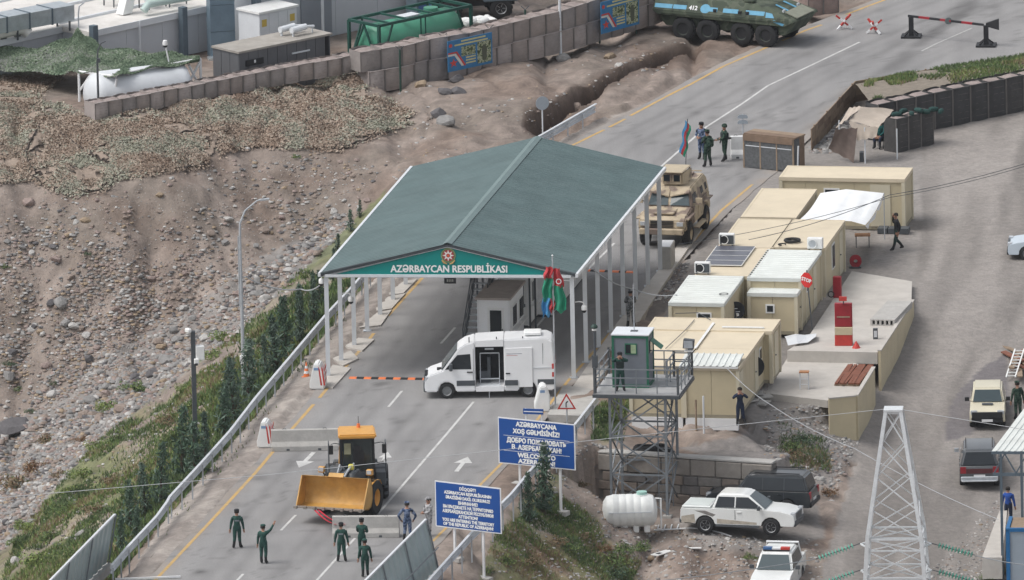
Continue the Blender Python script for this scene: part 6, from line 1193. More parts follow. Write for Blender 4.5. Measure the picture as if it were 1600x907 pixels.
person(G(1106, 261), PI/2+.6, 'woodland', 'soldier with a backpack seen from behind next to the armoured truck', cap='woodland', extras=['pack'], legs={'L': stand(1, 0, .17), 'R': stand(-1, .03, .2)}, arms={'L': FWD(1, .25, 1.2), 'R': FWD(-1, .25, 1.15)})
person(G(1133, 252), PI+.3, 'woodland', 'helmeted soldier holding a rifle next to the short whitewashed barrier', extras=['helmet', 'vest'], arms={'L': ((.15, .24, 1.15), (.38, .06, 1.08)), 'R': ((.0, -.28, 1.15), (.2, -.05, 1.12))}, legs={'L': stand(1, .1, .12), 'R': stand(-1, -.1, .14)})
person(T(1591, 656), PI/2+.3, 'woodland', 'person in dark green next to the cream off-roader at the picture edge', cap='woodland', lean=.1)
person(T(1576, 822)+Vector((0, .2, 0)), back-.2, 'blue_shirt', 'person in bright blue shirt under the ribbed shelter roof', 'navy', legs={'L': stand(1, 0, .12), 'R': stand(-1, 0, .12)})
person(G(1376, 230, .02), -PI/2-.4, 'teal', 'person in teal sitting under the brown canvas tent', 'navy', sit=True, arms={'L': FWD(1, .3, 1.02), 'R': FWD(-1, .3, 1.02)}, legs={'L': ((.42, .14, .52), (.45, .14, .09)), 'R': ((.42, -.14, .52), (.42, -.14, .09))}, cap='woodland')
make_people()
rf = thing('rifle', 'black rifle held across the body of the helmeted soldier', 'rifle', G(1133, 252)+Vector((0, 0, 1.1)), PI+.3)
MB().box(-.05, .35, -.03, .03, -.03, .05).build('receiver', MBLKP, rf); MB().beam((.35, 0, .01), (.8, -.02, -.12), .03).build('barrel', MBLKP, rf); MB().box(-.32, -.05, -.02, .02, -.06, .03).build('stock', MBLKP, rf); MB().beam((.18, 0, -.03), (.24, 0, -.22), .045).build('magazine', MBLKP, rf)
ch = thing('folding_chair', 'dark camp chair under the canvas tent', 'chair', G(1376, 230, .02), -PI/2-.4)
MB().box(-.25, .25, -.25, .25, .36, .4).build('seat', MDST, ch); MB().box(-.28, -.24, -.25, .25, .4, .85).build('backrest', MDST, ch)
for x in (-.23, .23):
    for y in (-.23, .23): MB().beam((x, y, 0), (x, y, .37), .03).build('leg', MDST, ch)
# ---------------------------------------------------------------- gabion walls
MGAB = [mat('gabion_cloth_%s' % n, c, .95, .14, 1.5, .5) for n, c in (('grey', (.27, .245, .235)), ('brown', (.3, .26, .24)), ('pale', (.36, .32, .305)))]
MGABD = [mat('dark_gabion_cloth_%s' % n, c, .95, .2, 2, .5) for n, c in (('a', (.06, .06, .062)), ('b', (.072, .07, .07)))]
MFILL = mat('gabion_fill', (.3, .25, .235), .95, .22, 3, .6); MWIRE = mat('gabion_wire', (.2, .185, .175), .6, .1)
def cell_mesh(seed, w, h, d, mats):
    r = random.Random(seed); mb = MB(); nx, nz = 7, 7; P = []
    for k in range(nz):
        z = h*k/(nz-1); row = []
        for i in range(nx):
            x = w*(i/(nx-1)-.5); bul = .17*math.cos(PI*(i/(nx-1)-.5))**.6*(.55+.45*math.sin(PI*min(1, z/h*1.05)))+r.uniform(-.012, .012); row.append((x, -bul, z+(r.uniform(-.03, .03) if k == nz-1 else 0)))
        P.append(row)
    mb.grid(P, 0)
    mb.grid([[(x, d+b*-1, z) for x, b, z in row] for row in P], 0)
    mb.grid([[P[k][0] for k in range(nz)], [(P[k][0][0], d, P[k][0][2]) for k in range(nz)]], 0); mb.grid([[P[k][-1] for k in range(nz)], [(P[k][-1][0], d, P[k][-1][2]) for k in range(nz)]], 0)
    top = [[(w*(i/4-.5)*.98, d*j/4, h-.07+.09*math.sin(PI*i/4)*math.sin(PI*j/4)+r.uniform(-.04, .04)) for i in range(5)] for j in range(5)]; mb.grid(top, 1)
    for i in (0, nx-1): mb.beam((P[0][i][0], -.02, 0), (P[0][i][0], -.02, h), .03, .03, 2)
    mb.beam((P[0][0][0], -.05, h), (P[0][-1][0], -.05, h), .1, .03, 3)
    for k in range(1, 6): z = h*k/6; mb.beam((P[0][0][0]*.6, -.15, z), (P[0][-1][0]*.6, -.15, z), .008, .008, 2)
    return mb.mesh('cell', mats, 50)
CELLS = {}
def gabions(t, pts, w, h, d, z, mats, k0=0, dark=False):
    o = t.location; P = [Vector(p) for p in pts]; n = 0
    for a, b in zip(P[:-1], P[1:]):
        dv = b-a; L = math.hypot(dv.x, dv.y); k = max(1, round(L/w)); ww = L/k; rz = math.atan2(dv.y, dv.x)
        for i in range(k):
            p = a+dv*((i+.5)/k); v = random.randrange(5); key = (round(ww, 2), h, d, v, dark)
            if key not in CELLS: CELLS[key] = cell_mesh(v*7+3, ww*.955, h, d, [mats[v % len(mats)], MFILL, MWIRE, mats[(v+1) % len(mats)] if dark else MGAB[2]])
            link('cell', CELLS[key], t, (p.x-o.x, p.y-o.y, z+p.z-o.z+random.uniform(-.02, .02)), (0, 0, rz+random.uniform(-.02, .02))); n += 1
def wl(pts, z): return [G(*p, z) for p in pts]
gw = thing('gabion_wall', 'long wall of grey fabric gabion cells stepping up from the nets to the carrier', 'wall', G(575, 147, .55)); gabions(gw, wl([(577, 147), (626, 139), (669, 128), (730, 119), (800, 101), (876, 83), (937, 64), (993, 48), (1052, 27)], .5), 1.0, 1.06, 1.0, 0, MGAB)
gabions(gw, [p+Vector((.1, .25, 1.04)) for p in wl([(560, 149), (626, 139), (669, 128), (730, 119), (800, 101), (876, 83), (937, 64), (993, 48), (1060, 25)], .5)], .98, 1.0, 1.0, 0, MGAB)
gw2 = thing('gabion_wall', 'single row of grey gabion cells behind the brown camouflage nets', 'wall', G(150, 222, .7)); gabions(gw2, wl([(148, 189), (300, 160), (400, 140), (557, 112)], 1.35), .82, .82, .8, 0, MGAB)
gw3 = thing('gabion_wall', 'short block of reddish gabion cells at the nose of the green carrier', 'wall', G(1262, 25, 0)); gabions(gw3, [G(1262, 26), G(1311, 20)], .75, 1.35, 1.0, 0, [mat('reddish_gabion', (.26, .2, .18), .95, .2, 3, .5)])
# posters on the gabion wall
def poster(a, b, zt, zb, label):
    p, q = G(*a, zt), G(*b, zt); rz = math.atan2(q.y-p.y, q.x-p.x); W = (q-p).length; H = zt-zb; n_ = Vector((math.sin(rz), -math.cos(rz), 0))
    t = thing('poster', label, 'poster', Vector((p.x, p.y, zb))+n_*.1, rz, 'blue posters on the gabion wall'); MB().box(0, W, -.02, .02, 0, H).build('sheet', mat('poster_blue', (.03, .17, .36), .5, .12, 3), t)
    def pl(pts, m, nm, y=-.026): MB().ext([(x*W, y, z*H) for x, z in pts], (0, .004, 0)).build(nm, m, t)
    yl = mat('poster_yellow', (.55, .52, .25), .6, .1); wt = mat('poster_white', (.6, .6, .56), .6, .1); rd_ = mat('poster_red', (.5, .06, .05), .6, .1); ph = camo('poster_photo', [(.07, .09, .05), (.22, .26, .14), (.4, .42, .3), (.12, .16, .1)], 5.0)
    pl([(.3, .9), (.85, .9), (.85, .95), (.3, .95)], yl, 'headline'); pl([(.15, .8), (.9, .8), (.9, .85), (.15, .85)], yl, 'headline'); pl([(.3, .42), (.62, .42), (.62, .74), (.3, .74)], ph, 'photo_panel'); pl([(.66, .08), (.97, .08), (.97, .78), (.66, .78)], ph, 'photo_panel')
    pl([(.78, .15), (.86, .15), (.88, .5), (.84, .66), (.79, .66), (.76, .5)], mat('poster_figure', (.08, .09, .06), .6, .2), 'figure', -.03)
    pl([(0, .56), (.17, .56), (.37, .12), (.3, .12), (.14, .5), (0, .5)], wt, 'white_stripe', -.03); pl([(0, .62), (.2, .62), (.4, .12), (.35, .12), (.18, .57), (0, .57)], rd_, 'red_stripe', -.034)
    pl([(.12+(.1 if i % 2 == 0 else .04)*math.sin(PI*i/5), .26+(.15 if i % 2 == 0 else .06)*math.cos(PI*i/5)) for i in range(10)], rd_, 'red_star', -.03)
    for z in (.16, .25, .34): pl([(.4, z), (.62, z), (.62, z+.045), (.4, z+.045)], yl, 'text_line')
    pl([(.06+.04*math.cos(a_), .84+.06*math.sin(a_)) for a_ in np.linspace(0, 2*PI, 12, endpoint=False)], rd_, 'badge'); return t
poster((697, 65), (766, 50), 2.55, 1.05, 'blue soldier poster on the wall above the dark boulders'); poster((936, 4), (995, -12), 2.6, 1.05, 'blue soldier poster on the wall close to the green carrier')

# ---------------------------------------------------------------- dark wall, planted soil, timber wall, bunker and tent
dw = thing('gabion_wall', 'dark cloth gabion wall with weedy soil on top along the dirt yard', 'wall', G(1461, 203, .05)); gabions(dw, wl([(1372, 221), (1461, 203), (1600, 175), (1760, 140)], .05), 1.04, 1.78, .9, 0, MGABD, dark=True)
bp_ = [G(1336, 132, 1.05), G(1420, 114, 1.05), G(1600, 87, 1.05), G(1760, 58, 1.05)]; fp_ = [G(1362, 170, 1.55), G(1461, 149, 1.62), G(1600, 122, 1.62), G(1760, 90, 1.6)]
rows_ = []
for i in range(13):
    s = i/12; r_ = []
    for j in range(61):
        u_ = j/60*3; k = min(int(u_), 2); f = u_-k; q = fp_[k].lerp(fp_[k+1], f).lerp(bp_[k].lerp(bp_[k+1], f), s); q.z += .16*(float(vnoise(np.array(q.x), np.array(q.y), .8, 5))-.5)+.2*math.sin(PI*s); r_.append(tuple(q))
    rows_.append(r_)
SOILTOP = rows_; so_ = MB().grid(rows_).build('planter_soil', mat('planter_soil', (.22, .19, .155), .95, .2, 3, .5), smooth=True); tag(so_, 'weedy soil bank on top of the dark gabion wall', None, None, 'structure')
tm = thing('timber_wall', 'weathered plank wall edging the road above the soil bank', 'wall', G(1268, 236, 0)); o = tm.location
tp_ = [G(1241, 268, 0), G(1268, 235, 0), G(1337, 160, 0), G(1600, 118, 0), G(1740, 90, 0)]; 
for a, b in zip(tp_[1:-1], tp_[2:]):
    d = b-a; L = d.length; k = max(1, round(L/1.5)); rz = math.atan2(d.y, d.x)
    for i in range(k):
        for j in range(3): p = a+d*((i+.5)/k); MB().obox((0, 0, 0), (L/k-.015, .05, .335)).build('plank', MTIM if (i+j) % 3 else mat('brown_timber', (.2, .14, .1), .85, .2, 3), tm, loc=(p.x-o.x, p.y-o.y, .17+j*.345), rot=(0, 0, rz))
        MB().beam((p.x-o.x, p.y-o.y, 0), (p.x-o.x, p.y-o.y, 1.08), .09).build('post', MTIM, tm) if i % 2 == 0 else None
bk_ = thing('netted_bunker', 'roadside bunker box with brown plank top and dark mesh front', 'bunker', G(1163, 262, 0), heading((1163, 262), (1240, 270))); Wb = (G(1240, 270)-G(1163, 262)).length; Hb = 1.62
msh = mat('dark_shade_net', (.11, .115, .12), .9, .3, 9, .3)
for k in range(3): MB().box(k*Wb/3+.03, (k+1)*Wb/3-.03, -.02, .02, .04, Hb-.3).build('net_panel', msh, bk_)
for k in range(4): MB().beam((k*Wb/3, 0, 0), (k*Wb/3, 0, Hb), .07).build('frame_post', MTIM, bk_)
MB().box(0, Wb, -.06, -.021, Hb-.3, Hb).build('front_board', mat('brown_timber', (.2, .155, .125), .85, .2, 3), bk_); 
for k in range(2): MB().box(.0, Wb+.1, .0+k*.52, .5+k*.52, Hb-.02, Hb+.05).build('roof_plank', MTIM if k % 2 else MATS['brown_timber'], bk_)
for k in range(2): MB().box(Wb, Wb+.04, .04+k*.5, .52+k*.5, .05, Hb-.05).build('side_panel', msh if k == 0 else MATS['brown_timber'], bk_)
MB().box(.06, Wb-.06, .98, 1.02, .0, Hb-.05).build('back_board', MATS['brown_timber'], bk_); MB().beam((Wb+.1, .2, 0), (Wb+.28, .0, 1.3), .06).build('leaning_bar', MPOST, bk_)
for z in (Hb-.55,): MB().box(.1, Wb-.1, -.028, -.02, z, z+.04).build('wire', MPOST, bk_)
# rubble behind the plank wall and the tent
tn = thing('canvas_tent', 'open tent of pale and brown canvas propped against the dark wall', 'tent', G(1350, 255, .0))
o = tn.location; pk_ = {n: G(x, y, z)-o for n, x, y, z in (('a', 1306, 200, 1.75), ('b', 1348, 166, 2.5), ('c', 1397, 172, 2.2), ('d', 1372, 200, 1.75), ('e', 1336, 202, 1.7), ('f', 1326, 190, 2.0))}
def cloth(c4, m, nm, sagv=.18, n=10, seed=0):
    P = []
    for i in range(n+1):
        s = i/n; P.append([])
        for j in range(n+1): u_ = j/n; q = c4[0].lerp(c4[1], u_).lerp(c4[3].lerp(c4[2], u_), s); q.z -= sagv*math.sin(PI*s)*math.sin(PI*u_); q.y -= .05*math.sin(u_*14+seed)*s; q.z += .04*math.sin(u_*17+s*5+seed); P[-1].append(q)
    MB().grid(P).build(nm, m, tn, smooth=80, fix=False)
cv = mat('pale_canvas_roof', (.46, .4, .34), .9, .1, 3); cvb = mat('brown_canvas', (.21, .165, .145), .9, .15, 3)
cloth([pk_['f'], pk_['b'], pk_['c'], pk_['d']], cv, 'roof_cloth', .1); cloth([pk_['a'], pk_['f']+Vector((0, 0, .15)), pk_['b'], pk_['b']+Vector((-.6, .6, -.2))], cv, 'roof_cloth', .05, seed=3)
q0, q1, q2, q3 = G(1306, 202, 1.7)-o, G(1340, 200, 1.8)-o, G(1334, 254, .05)-o, G(1294, 233, .4)-o; cloth([q0, q1, q2, q3], cvb, 'side_cloth', .0, seed=2)
cloth([pk_['f'], pk_['d'], pk_['d']+Vector((-.1, -.1, -.45)), pk_['e']+Vector((.1, 0, -.55))], cv, 'hanging_flap', .0, seed=5)
for x, y, h in ((1352, 256, 1.75), (1402, 250, 1.5), (1312, 240, 1.6)): b = G(x, y, 0)-o; MB().cyl(b, b+up*h, .035, n=6).build('pole', MPOST, tn)
MB().box(-.2, .0, .2, .6, 0, .45).build('supply_box', MDST, tn)
s2 = thing('gabion_wall', 'low dark gabion stub beside the canvas tent', 'wall', G(1402, 236, 0)); gabions(s2, [G(1400, 240), G(1459, 226)], .85, 1.65, .8, 0, MGABD, dark=True)
nn = thing('green_sandbags', 'dark green bags lying along the top of the gabion stub', 'bags', G(1418, 236, 0)+Vector((0, .4, 1.62)), .25)
for k in range(7): MB().lathe([(0, -.26), (.1, -.22), (.13, 0), (.1, .22), (0, .26)], (0, 0, 0), 'x', 10).build('bag', mat('dark_green_bag', (.02, .06, .055), .9, .2, 6), nn, smooth=True, loc=(-.5+k*.36, .1*math.sin(k*2), .1+.12*(k % 2)), rot=(0, .1*math.sin(k), k*.7))

# ---------------------------------------------------------------- compound behind the wall
ZB = .6; CA = math.radians(43)
def bld(name, label, p0, zr, L, D, m, base=ZB, at_base=False, trim=MGBR, npan=None, rz=CA, cat='building', roof_over=.15, seam=.02):
    loc = G(*p0, base if at_base else zr); loc.z = base; H = zr-base; t = thing(name, label, cat, loc, rz); n = npan or max(2, round(L/2.4)); k2 = max(2, round(D/2.4))
    for k in range(n): MB().box(L*k/n+seam/2, L*(k+1)/n-seam/2, 0, .1, 0, H-.25).build('wall_panel', m, t)
    for k in range(k2):
        for x in (0, L-.1): MB().box(x, x+.1, .1+(D-.2)*k/k2, .1+(D-.2)*(k+1)/k2-seam, 0, H-.25).build('wall_panel', m, t)
    MB().box(0, L, D-.1, D, 0, H-.25).build('wall_panel', m, t); MB().box(-roof_over, L+roof_over, -roof_over, D+.1, H-.25, H).build('roof', trim, t); MB().box(-roof_over-.01, L+roof_over+.01, -roof_over-.01, -roof_over+.05, H-.27, H+.03).build('roof_edge', MPOST, t)
    return t, H
b1, H1 = bld('warehouse', 'long pale grey warehouse with flat roof carrying a blue duct', (-190, 104), 2.75, 16.2, 12, MGB)
for k in range(5): MB().box(3.1*k, 3.1*k+.06, -.1, 8.9, H1, H1+.03).build('roof_seam', MPOST, b1)
b2, H2 = bld('warehouse', 'pale grey warehouse wall behind the green net with dark steel posts', (141, 49), 2.8, 14.0, 16, MGB, npan=6)
for x, hh in ((-.1, .35), (5.7, .3), (9.3, 1.6)): MB().box(x-.16, x+.16, -.5, -.2, 0, H2+hh).build('steel_post', MSLATE, b2)
MB().box(3.0, 3.06, -.22, -.12, 0, H2).box(8.2, 8.26, -.22, -.12, 0, H2).build('downpipe', MPOST, b2)
for y in (2.2, 5.0, 8): MB().box(0, 14, y, y+.15, H2, H2+.12).build('roof_pipe', MPOST, b2)
b3, H3 = bld('warehouse', 'tall grey cladded hall behind the white electrical cabinet', (394, 84), 5.2, 16.5, 10, MGB, npan=6, at_base=True)
MB().box(3.2, 5.2, -.06, -.012, 0, 4.2).build('sliding_door', mat('mid_grey_cladding', (.25, .275, .31), .55, .06, .5), b3); MB().box(.0, .35, -.35, -.02, 0, H3).build('steel_post', MSLATE, b3)
MB().beam((4.1, -.6, 0), (4.1, -.6, 3.6), .1).beam((4.1, -.6, 3.6), (4.1, 0, 4.0), .08).build('bracket_post', MPOST, b3); MB().box(3.3, 5.0, -.9, 0, 3.55, 3.62).build('canopy_sheet', MSLATE, b3)
dc = thing('roof_duct', 'long rectangular blue grey ventilation duct on the warehouse roof', 'duct', G(-60, 64, 3.2), CA-.1)
for k in range(5): MB().box(k*1.35, k*1.35+1.33, 0, 1.2, 0, .75).build('duct_section', MSILV, dc); MB().box(k*1.35-.03, k*1.35+.05, -.03, 1.23, -.03, .78).build('flange', MSLATE, dc)
for x in (.5, 3.4, 6.5): MB().beam((x, .1, -.5), (x, .1, 0), .07).beam((x, 1.1, -.5), (x, 1.1, 0), .07).build('support', MDST, dc)
wp = thing('roof_pipe', 'fat white insulated pipe lying on the warehouse roof', 'pipe', G(-60, 72, 2.8), CA-.15); MB().tube([(0, 0, .35), (1.5, 0, .35), (3.0, 0, .4), (3.5, 0, .38), (3.75, -.1, .1)], [.33, .33, .33, .32, .28], 12).build('pipe', mat('white_insulation', (.74, .73, .7), .8, .08, 3, .3), wp, smooth=True)
for x in (.8, 2.4, 3.2): MB().beam((x, 0, 0), (x, 0, .1), .3, .15).build('saddle', MDST, wp)
ch_ = thing('flue_duct', 'tall blue grey sheet metal flue against the warehouse wall', 'duct', G(330, 92, .6), math.radians(12))
for k in range(4): MB().box(0, 1.2, 0, .9, k*1.3, k*1.3+1.28).build('duct_section', mat('blue_grey_sheet', (.17, .24, .3), .4, .15, 1.5, metal=.3), ch_)
MB().box(-.2, 1.8, -.5, .0, .0, .12).build('base_sheet', MSILV, ch_)
ec_ = thing('electrical_cabinet', 'white electrical cabinet with yellow warning plates', 'cabinet', G(405, 26, 2.9)+Vector((0, 0, -1.3)), math.radians(42)); 
MB().box(0, 2.4, 0, 1.5, -1.0, 1.4).build('cabinet_body', MPOST, ec_); MB().box(-.08, 2.48, -.08, 1.58, 1.4, 1.5).build('cabinet_roof', MWP, ec_)
for k in range(4):
    d_ = MB().box(k*.6+.02, k*.6+.58, -.02, 0, -.9, 1.3).build('cabinet_door', MPOST, ec_)
    if k in (0, 3): MB().box(k*.6+.15, k*.6+.45, -.03, -.02, .75, 1.1).build('warning_plate', mat('warning_yellow', (.55, .4, .08), .6, .1), d_)
dcn = thing('generator_container', 'dark grey container with two silver exhausts on its dusty roof', 'container', G(373, 81, 2.9)+Vector((0, 0, -2.3)), math.radians(40.5)); L, D, H = 5.75, 1.9, 2.3
mdc = mat('dark_container', (.12, .125, .135), .6, .1, 1)
for k in range(9): MB().box(k*.6+.015, k*.6+.585, 0, .06, 0, H-.1).build('side_panel', mdc, dcn)
for k in range(3): MB().box(0, .06, .06+k*.63, .06+k*.63+.6, 0, H-.1).build('door_panel', mdc, dcn)
MB().box(L-.06, L, .06, D, 0, H-.1).box(.06, L-.06, D-.06, D, 0, H-.1).build('back_panel', mdc, dcn); MB().box(-.06, L+.06, -.06, D+.06, H-.1, H).build('roof', mat('dusty_roof', (.36, .34, .31), .9, .15, 1.5, dirt=.4), dcn)
MB().box(.4, 1.5, -.05, 0, 1.5, 1.8).build('louvre', MBLKP, dcn); MB().box(.9, 1.0, -.07, -.05, 1.62, 1.76).build('small_lamp', MW, dcn); MB().box(3.3, 4.4, -.05, 0, 1.65, 1.72).build('drip_bar', MPOST, dcn)
for y, x in ((1.2, 3.6), (.7, 3.9)): MB().cyl((x, y, H+.3), (x+.9, y, H+.36), .15, n=12).cyl((x+.9, y, H+.36), (x+1.4, y, H+.3), .07, n=8).beam((x+.1, y, H), (x+.1, y, H+.2), .08).beam((x+1.3, y, H), (x+1.3, y, H+.3), .05).build('exhaust', MPOST, dcn)
# clutter on the warehouse roofs
for i, (x, y, lab) in enumerate(((178, 12, 'small tubular frame with a fan on the warehouse roof beside the blue duct'), (233, 16, 'low steel frame on the roof under the pale green duct'), (265, 12, 'dark fan unit on a steel frame near the roof edge'))):
    t = thing('roof_frame', lab, 'frame', G(x, y, 2.85), CA)
    for a in (0, 1.1):
        for b in (0, .7): MB().beam((a, b, 0), (a, b, .55), .05).build('leg', MDST, t)
    for b in (0, .7): MB().beam((0, b, .55), (1.1, b, .55), .05).build('top_bar', MDST, t)
    MB().box(.2, .75, .15, .6, .3, .75).build('fan_box', (MDST, MPOST, MSLATE)[i], t, bevel=.03)
t = thing('roof_pipe', 'pale green round duct running along the warehouse roof', 'duct', G(224, 8, 3.35), CA-.1); MB().tube([(0, 0, -.3), (.3, 0, 0), (3.2, 0, 0)], .2, 10).build('pipe', mat('pale_green_duct', (.45, .56, .53), .4, .1, 3), t, smooth=True)
t = thing('roof_chute', 'white sheet metal chute rising from the warehouse roof', 'chute', G(192, 24, 2.85), CA); MB().ext([(0, 0, 0), (.6, 0, 0), (1.0, 0, 1.3), (.5, 0, 1.3)], (0, .5, 0)).build('chute_body', MWP, t)
t = thing('antenna_pole', 'thin leaning antenna pole at the warehouse corner above the green net', 'pole', G(123, 44, 2.8), 0); MB().tube([(0, 0, -.3), (.0, 0, .7), (.05, 0, 1.05), (.3, 0, 1.25)], .035, 6).build('pole', MGALV, t)
# green tank in a frame
tk = thing('tank_container', 'green tank lying inside a dark green steel frame', 'tank container', G(592, 41, 2.9)+Vector((0, 0, -2.25)), heading((592, 41), (732, 10), 2.9)); L, W, H = 6.05, 2.1, 2.25
gm_ = mat('tank_green', (.07, .27, .18), .4, .1, .8, dirt=.1); gf = mat('frame_green', (.012, .07, .055), .5, .15)
MB().lathe([(0, -.12), (.5, -.08), (.8, .05), (1.0, .3), (1.0, L-.8), (.8, L-.55), (.5, L-.42), (0, L-.38)], (.25, W/2, 1.12), 'x', 28).build('tank', gm_, tk, smooth=50)
for y in (0, W):
    for z in (0, H): MB().beam((0, y, z), (L, y, z), .13).build('long_beam', gf, tk)
for x in (0, L):
    for y in (0, W): MB().beam((x, y, 0), (x, y, H), .13).build('corner_post', gf, tk)
    for z in (0, H): MB().beam((x, 0, z), (x, W, z), .13).build('end_beam', gf, tk)
    e = .9 if x == 0 else -.9
    for y in (0, W): MB().beam((x, y, H*.0+.05), (x+e, y, H-.05), .08).build('corner_brace', gf, tk)
MB().beam((0, 0, .1), (0, W*.5, H-.1), .08).beam((0, W, .1), (0, W*.5, H-.1), .08).build('end_brace', gf, tk)
for x in (.8, 2.0, 3.7, 5.2): MB().beam((x, 0, H), (x, W, H), .09).build('cross_beam', gf, tk)
for x in (2.75, 3.05): MB().beam((x, 0, 0), (x, 0, H), .05).build('ladder_rail', gf, tk)
MB().box(2.3, 3.4, .75, 1.35, 2.13, 2.19).build('walkway', MPOST, tk); MB().cyl((4.4, W/2, 2.05), (4.4, W/2, 2.3), .35, n=16).build('manhole', gm_, tk)
bx = thing('blue_crate', 'small blue and black crate stacked behind the green tank', 'crate', G(640, 88, .6)+Vector((.4, 3.2, 0)), .75); MB().box(0, 1.0, 0, .8, 0, 2.1).build('crate_body', MSLATE, bx, bevel=.03); MB().box(.1, .9, -.02, 0, 1.2, 1.9).build('blue_panel', mat('crate_blue', (.05, .12, .3), .5, .1), bx)
for k in range(8):
    o_ = thing('white_sack', 'white sack lying in a heap at the end of the green tank', 'sack', G(728+k*5.5, 34-k*.7+(k % 2)*4, 1.6+.12*(k % 3)), k*.8, 'white sacks heaped beside the green tank'); MB().lathe([(0, -.36), (.16, -.3), (.22, 0), (.16, .3), (0, .36)], (0, 0, 0), 'x', 10).build('sack', MWP, o_, smooth=True)
# white tank and frame under the green net
wt_ = thing('white_tank', 'big white cylindrical tank lying under the green camouflage net', 'tank', G(150, 196, .55)+Vector((0, 1.5, 0)), math.radians(24)); MB().lathe([(0, -.1), (.6, -.05), (1.0, .2), (1.1, .5), (1.1, 4.6), (1.0, 4.9), (.6, 5.1), (0, 5.15)], (-.35, 0, 1.15), 'x', 28).build('tank', mat('tank_white', (.66, .69, .72), .4, .06, 1, dirt=.1), wt_, smooth=50)
for x in (.6, 2.3, 4.0): MB().box(x-.1, x+.1, -.7, .7, 0, .35).build('saddle', MDST, wt_)
nf = thing('net_support', 'white tubular frame carrying the edge of the green net', 'frame', G(123, 182, .6)); o = nf.location
A_, B_, C_, D_ = G(123, 112, 2.75)-o, G(182, 120, 2.7)-o, G(200, 113, 2.75)-o, G(313, 92, 2.85)-o
for p, q in ((A_, B_), (C_, D_), (A_, A_-up*2.1), (D_, D_-up*1.9), (A_-up*.9+Vector((.05, 0, 0)), A_+(B_-A_)*.35), (B_-up*.1, A_+(B_-A_)*.9-up*1.4), (C_, C_-up*1.3+Vector((-.6, 0, 0))), (D_-up*.1, D_-up*1.3-(D_-C_)*.2), (D_-up*1.5, D_-(D_-C_)*.16-up*.2)): MB().cyl(p, q, .06, n=8).build('tube', MW, nf)
cmm = thing('dome_camera', 'white domed camera on a strut above the green net', 'camera', G(262, 97, 2.9), 0, 'white dome cameras on the canopy posts'); cmm['group'] = 'cameras in the compound'
MB().tube([(.15, 0, -.5), (0, 0, .3), (-.08, 0, .75)], .04, 6).build('strut', MW, cmm); MB().lathe([(0, .2), (.1, .17), (.13, .05), (.12, -.06)], (-.1, 0, .88), 'z', 14).build('housing', MW, cmm, smooth=True); MB().lathe([(.11, -.06), (.1, -.14), (0, -.2)], (-.1, 0, .88), 'z', 12).build('dark_dome', MBLKP, cmm, smooth=True)
# netting: flakes of cloth on a mesh
def flakes(fn, n, sz, name, mats_w, parent, lift=.06, seed=1):
    r = np.random.default_rng(seed); P, N = fn(n, r); m = len(P)
    a = r.uniform(0, 2*PI, m); s = sz*r.uniform(.5, 1.3, m); tilt = r.normal(0, .55, (m, 3)); nn_ = N+tilt; nn_ /= np.linalg.norm(nn_, axis=1)[:, None]
    t1 = np.cross(nn_, np.stack([np.cos(a), np.sin(a), .3*np.sin(a*3)], -1)); t1 /= np.linalg.norm(t1, axis=1)[:, None]; t2 = np.cross(nn_, t1)
    c = P+N*(lift*r.uniform(0, 1.4, m))[:, None]; h1, h2 = t1*s[:, None]*.5, t2*(s*.32)[:, None]
    V = np.stack([c-h1-h2*.4, c+h1*.2-h2, c+h1+h2*.3, c-h1*.1+h2], 1).reshape(-1, 3); F = np.arange(m*4).reshape(-1, 4)
    w_ = np.array([x for _, x in mats_w]); zone = vnoise(P[:, 0], P[:, 1], 1.6, seed)*.5+vnoise(P[:, 0], P[:, 1], .5, seed+4)*.25+r.uniform(0, .25, m); q = np.argsort(np.argsort(zone))/m
    mi = np.searchsorted(np.cumsum(w_/w_.sum())[:-1], np.clip(q+r.normal(0, .16, m), 0, .999))
    o = link(name, fastmesh(name, V, F, [x for x, _ in mats_w], None, False, mi), parent); o['kind'] = 'stuff'; return o
NT = [mat('net_scrim_%s' % n, c, .95, .15, 6) for n, c in (('tan', (.34, .27, .215)), ('sand', (.4, .33, .27)), ('green', (.3, .3, .235)), ('brown', (.27, .2, .155)), ('sage', (.36, .36, .295)))]
NG = [mat('green_scrim_%s' % n, c, .95, .15, 6) for n, c in (('dark', (.1, .145, .095)), ('mid', (.155, .21, .14)), ('pale', (.23, .28, .2)), ('grey', (.28, .29, .27)))]
MNET = mat('net_mesh', (.3, .24, .195), .95, .2, 6)
def nlift(x, y): return .05+.2*np.maximum(0, fbm(x, y, 3.5, 3, 61)+.12)+.12*np.abs(fbm(x, y, 1.1, 2, 62))
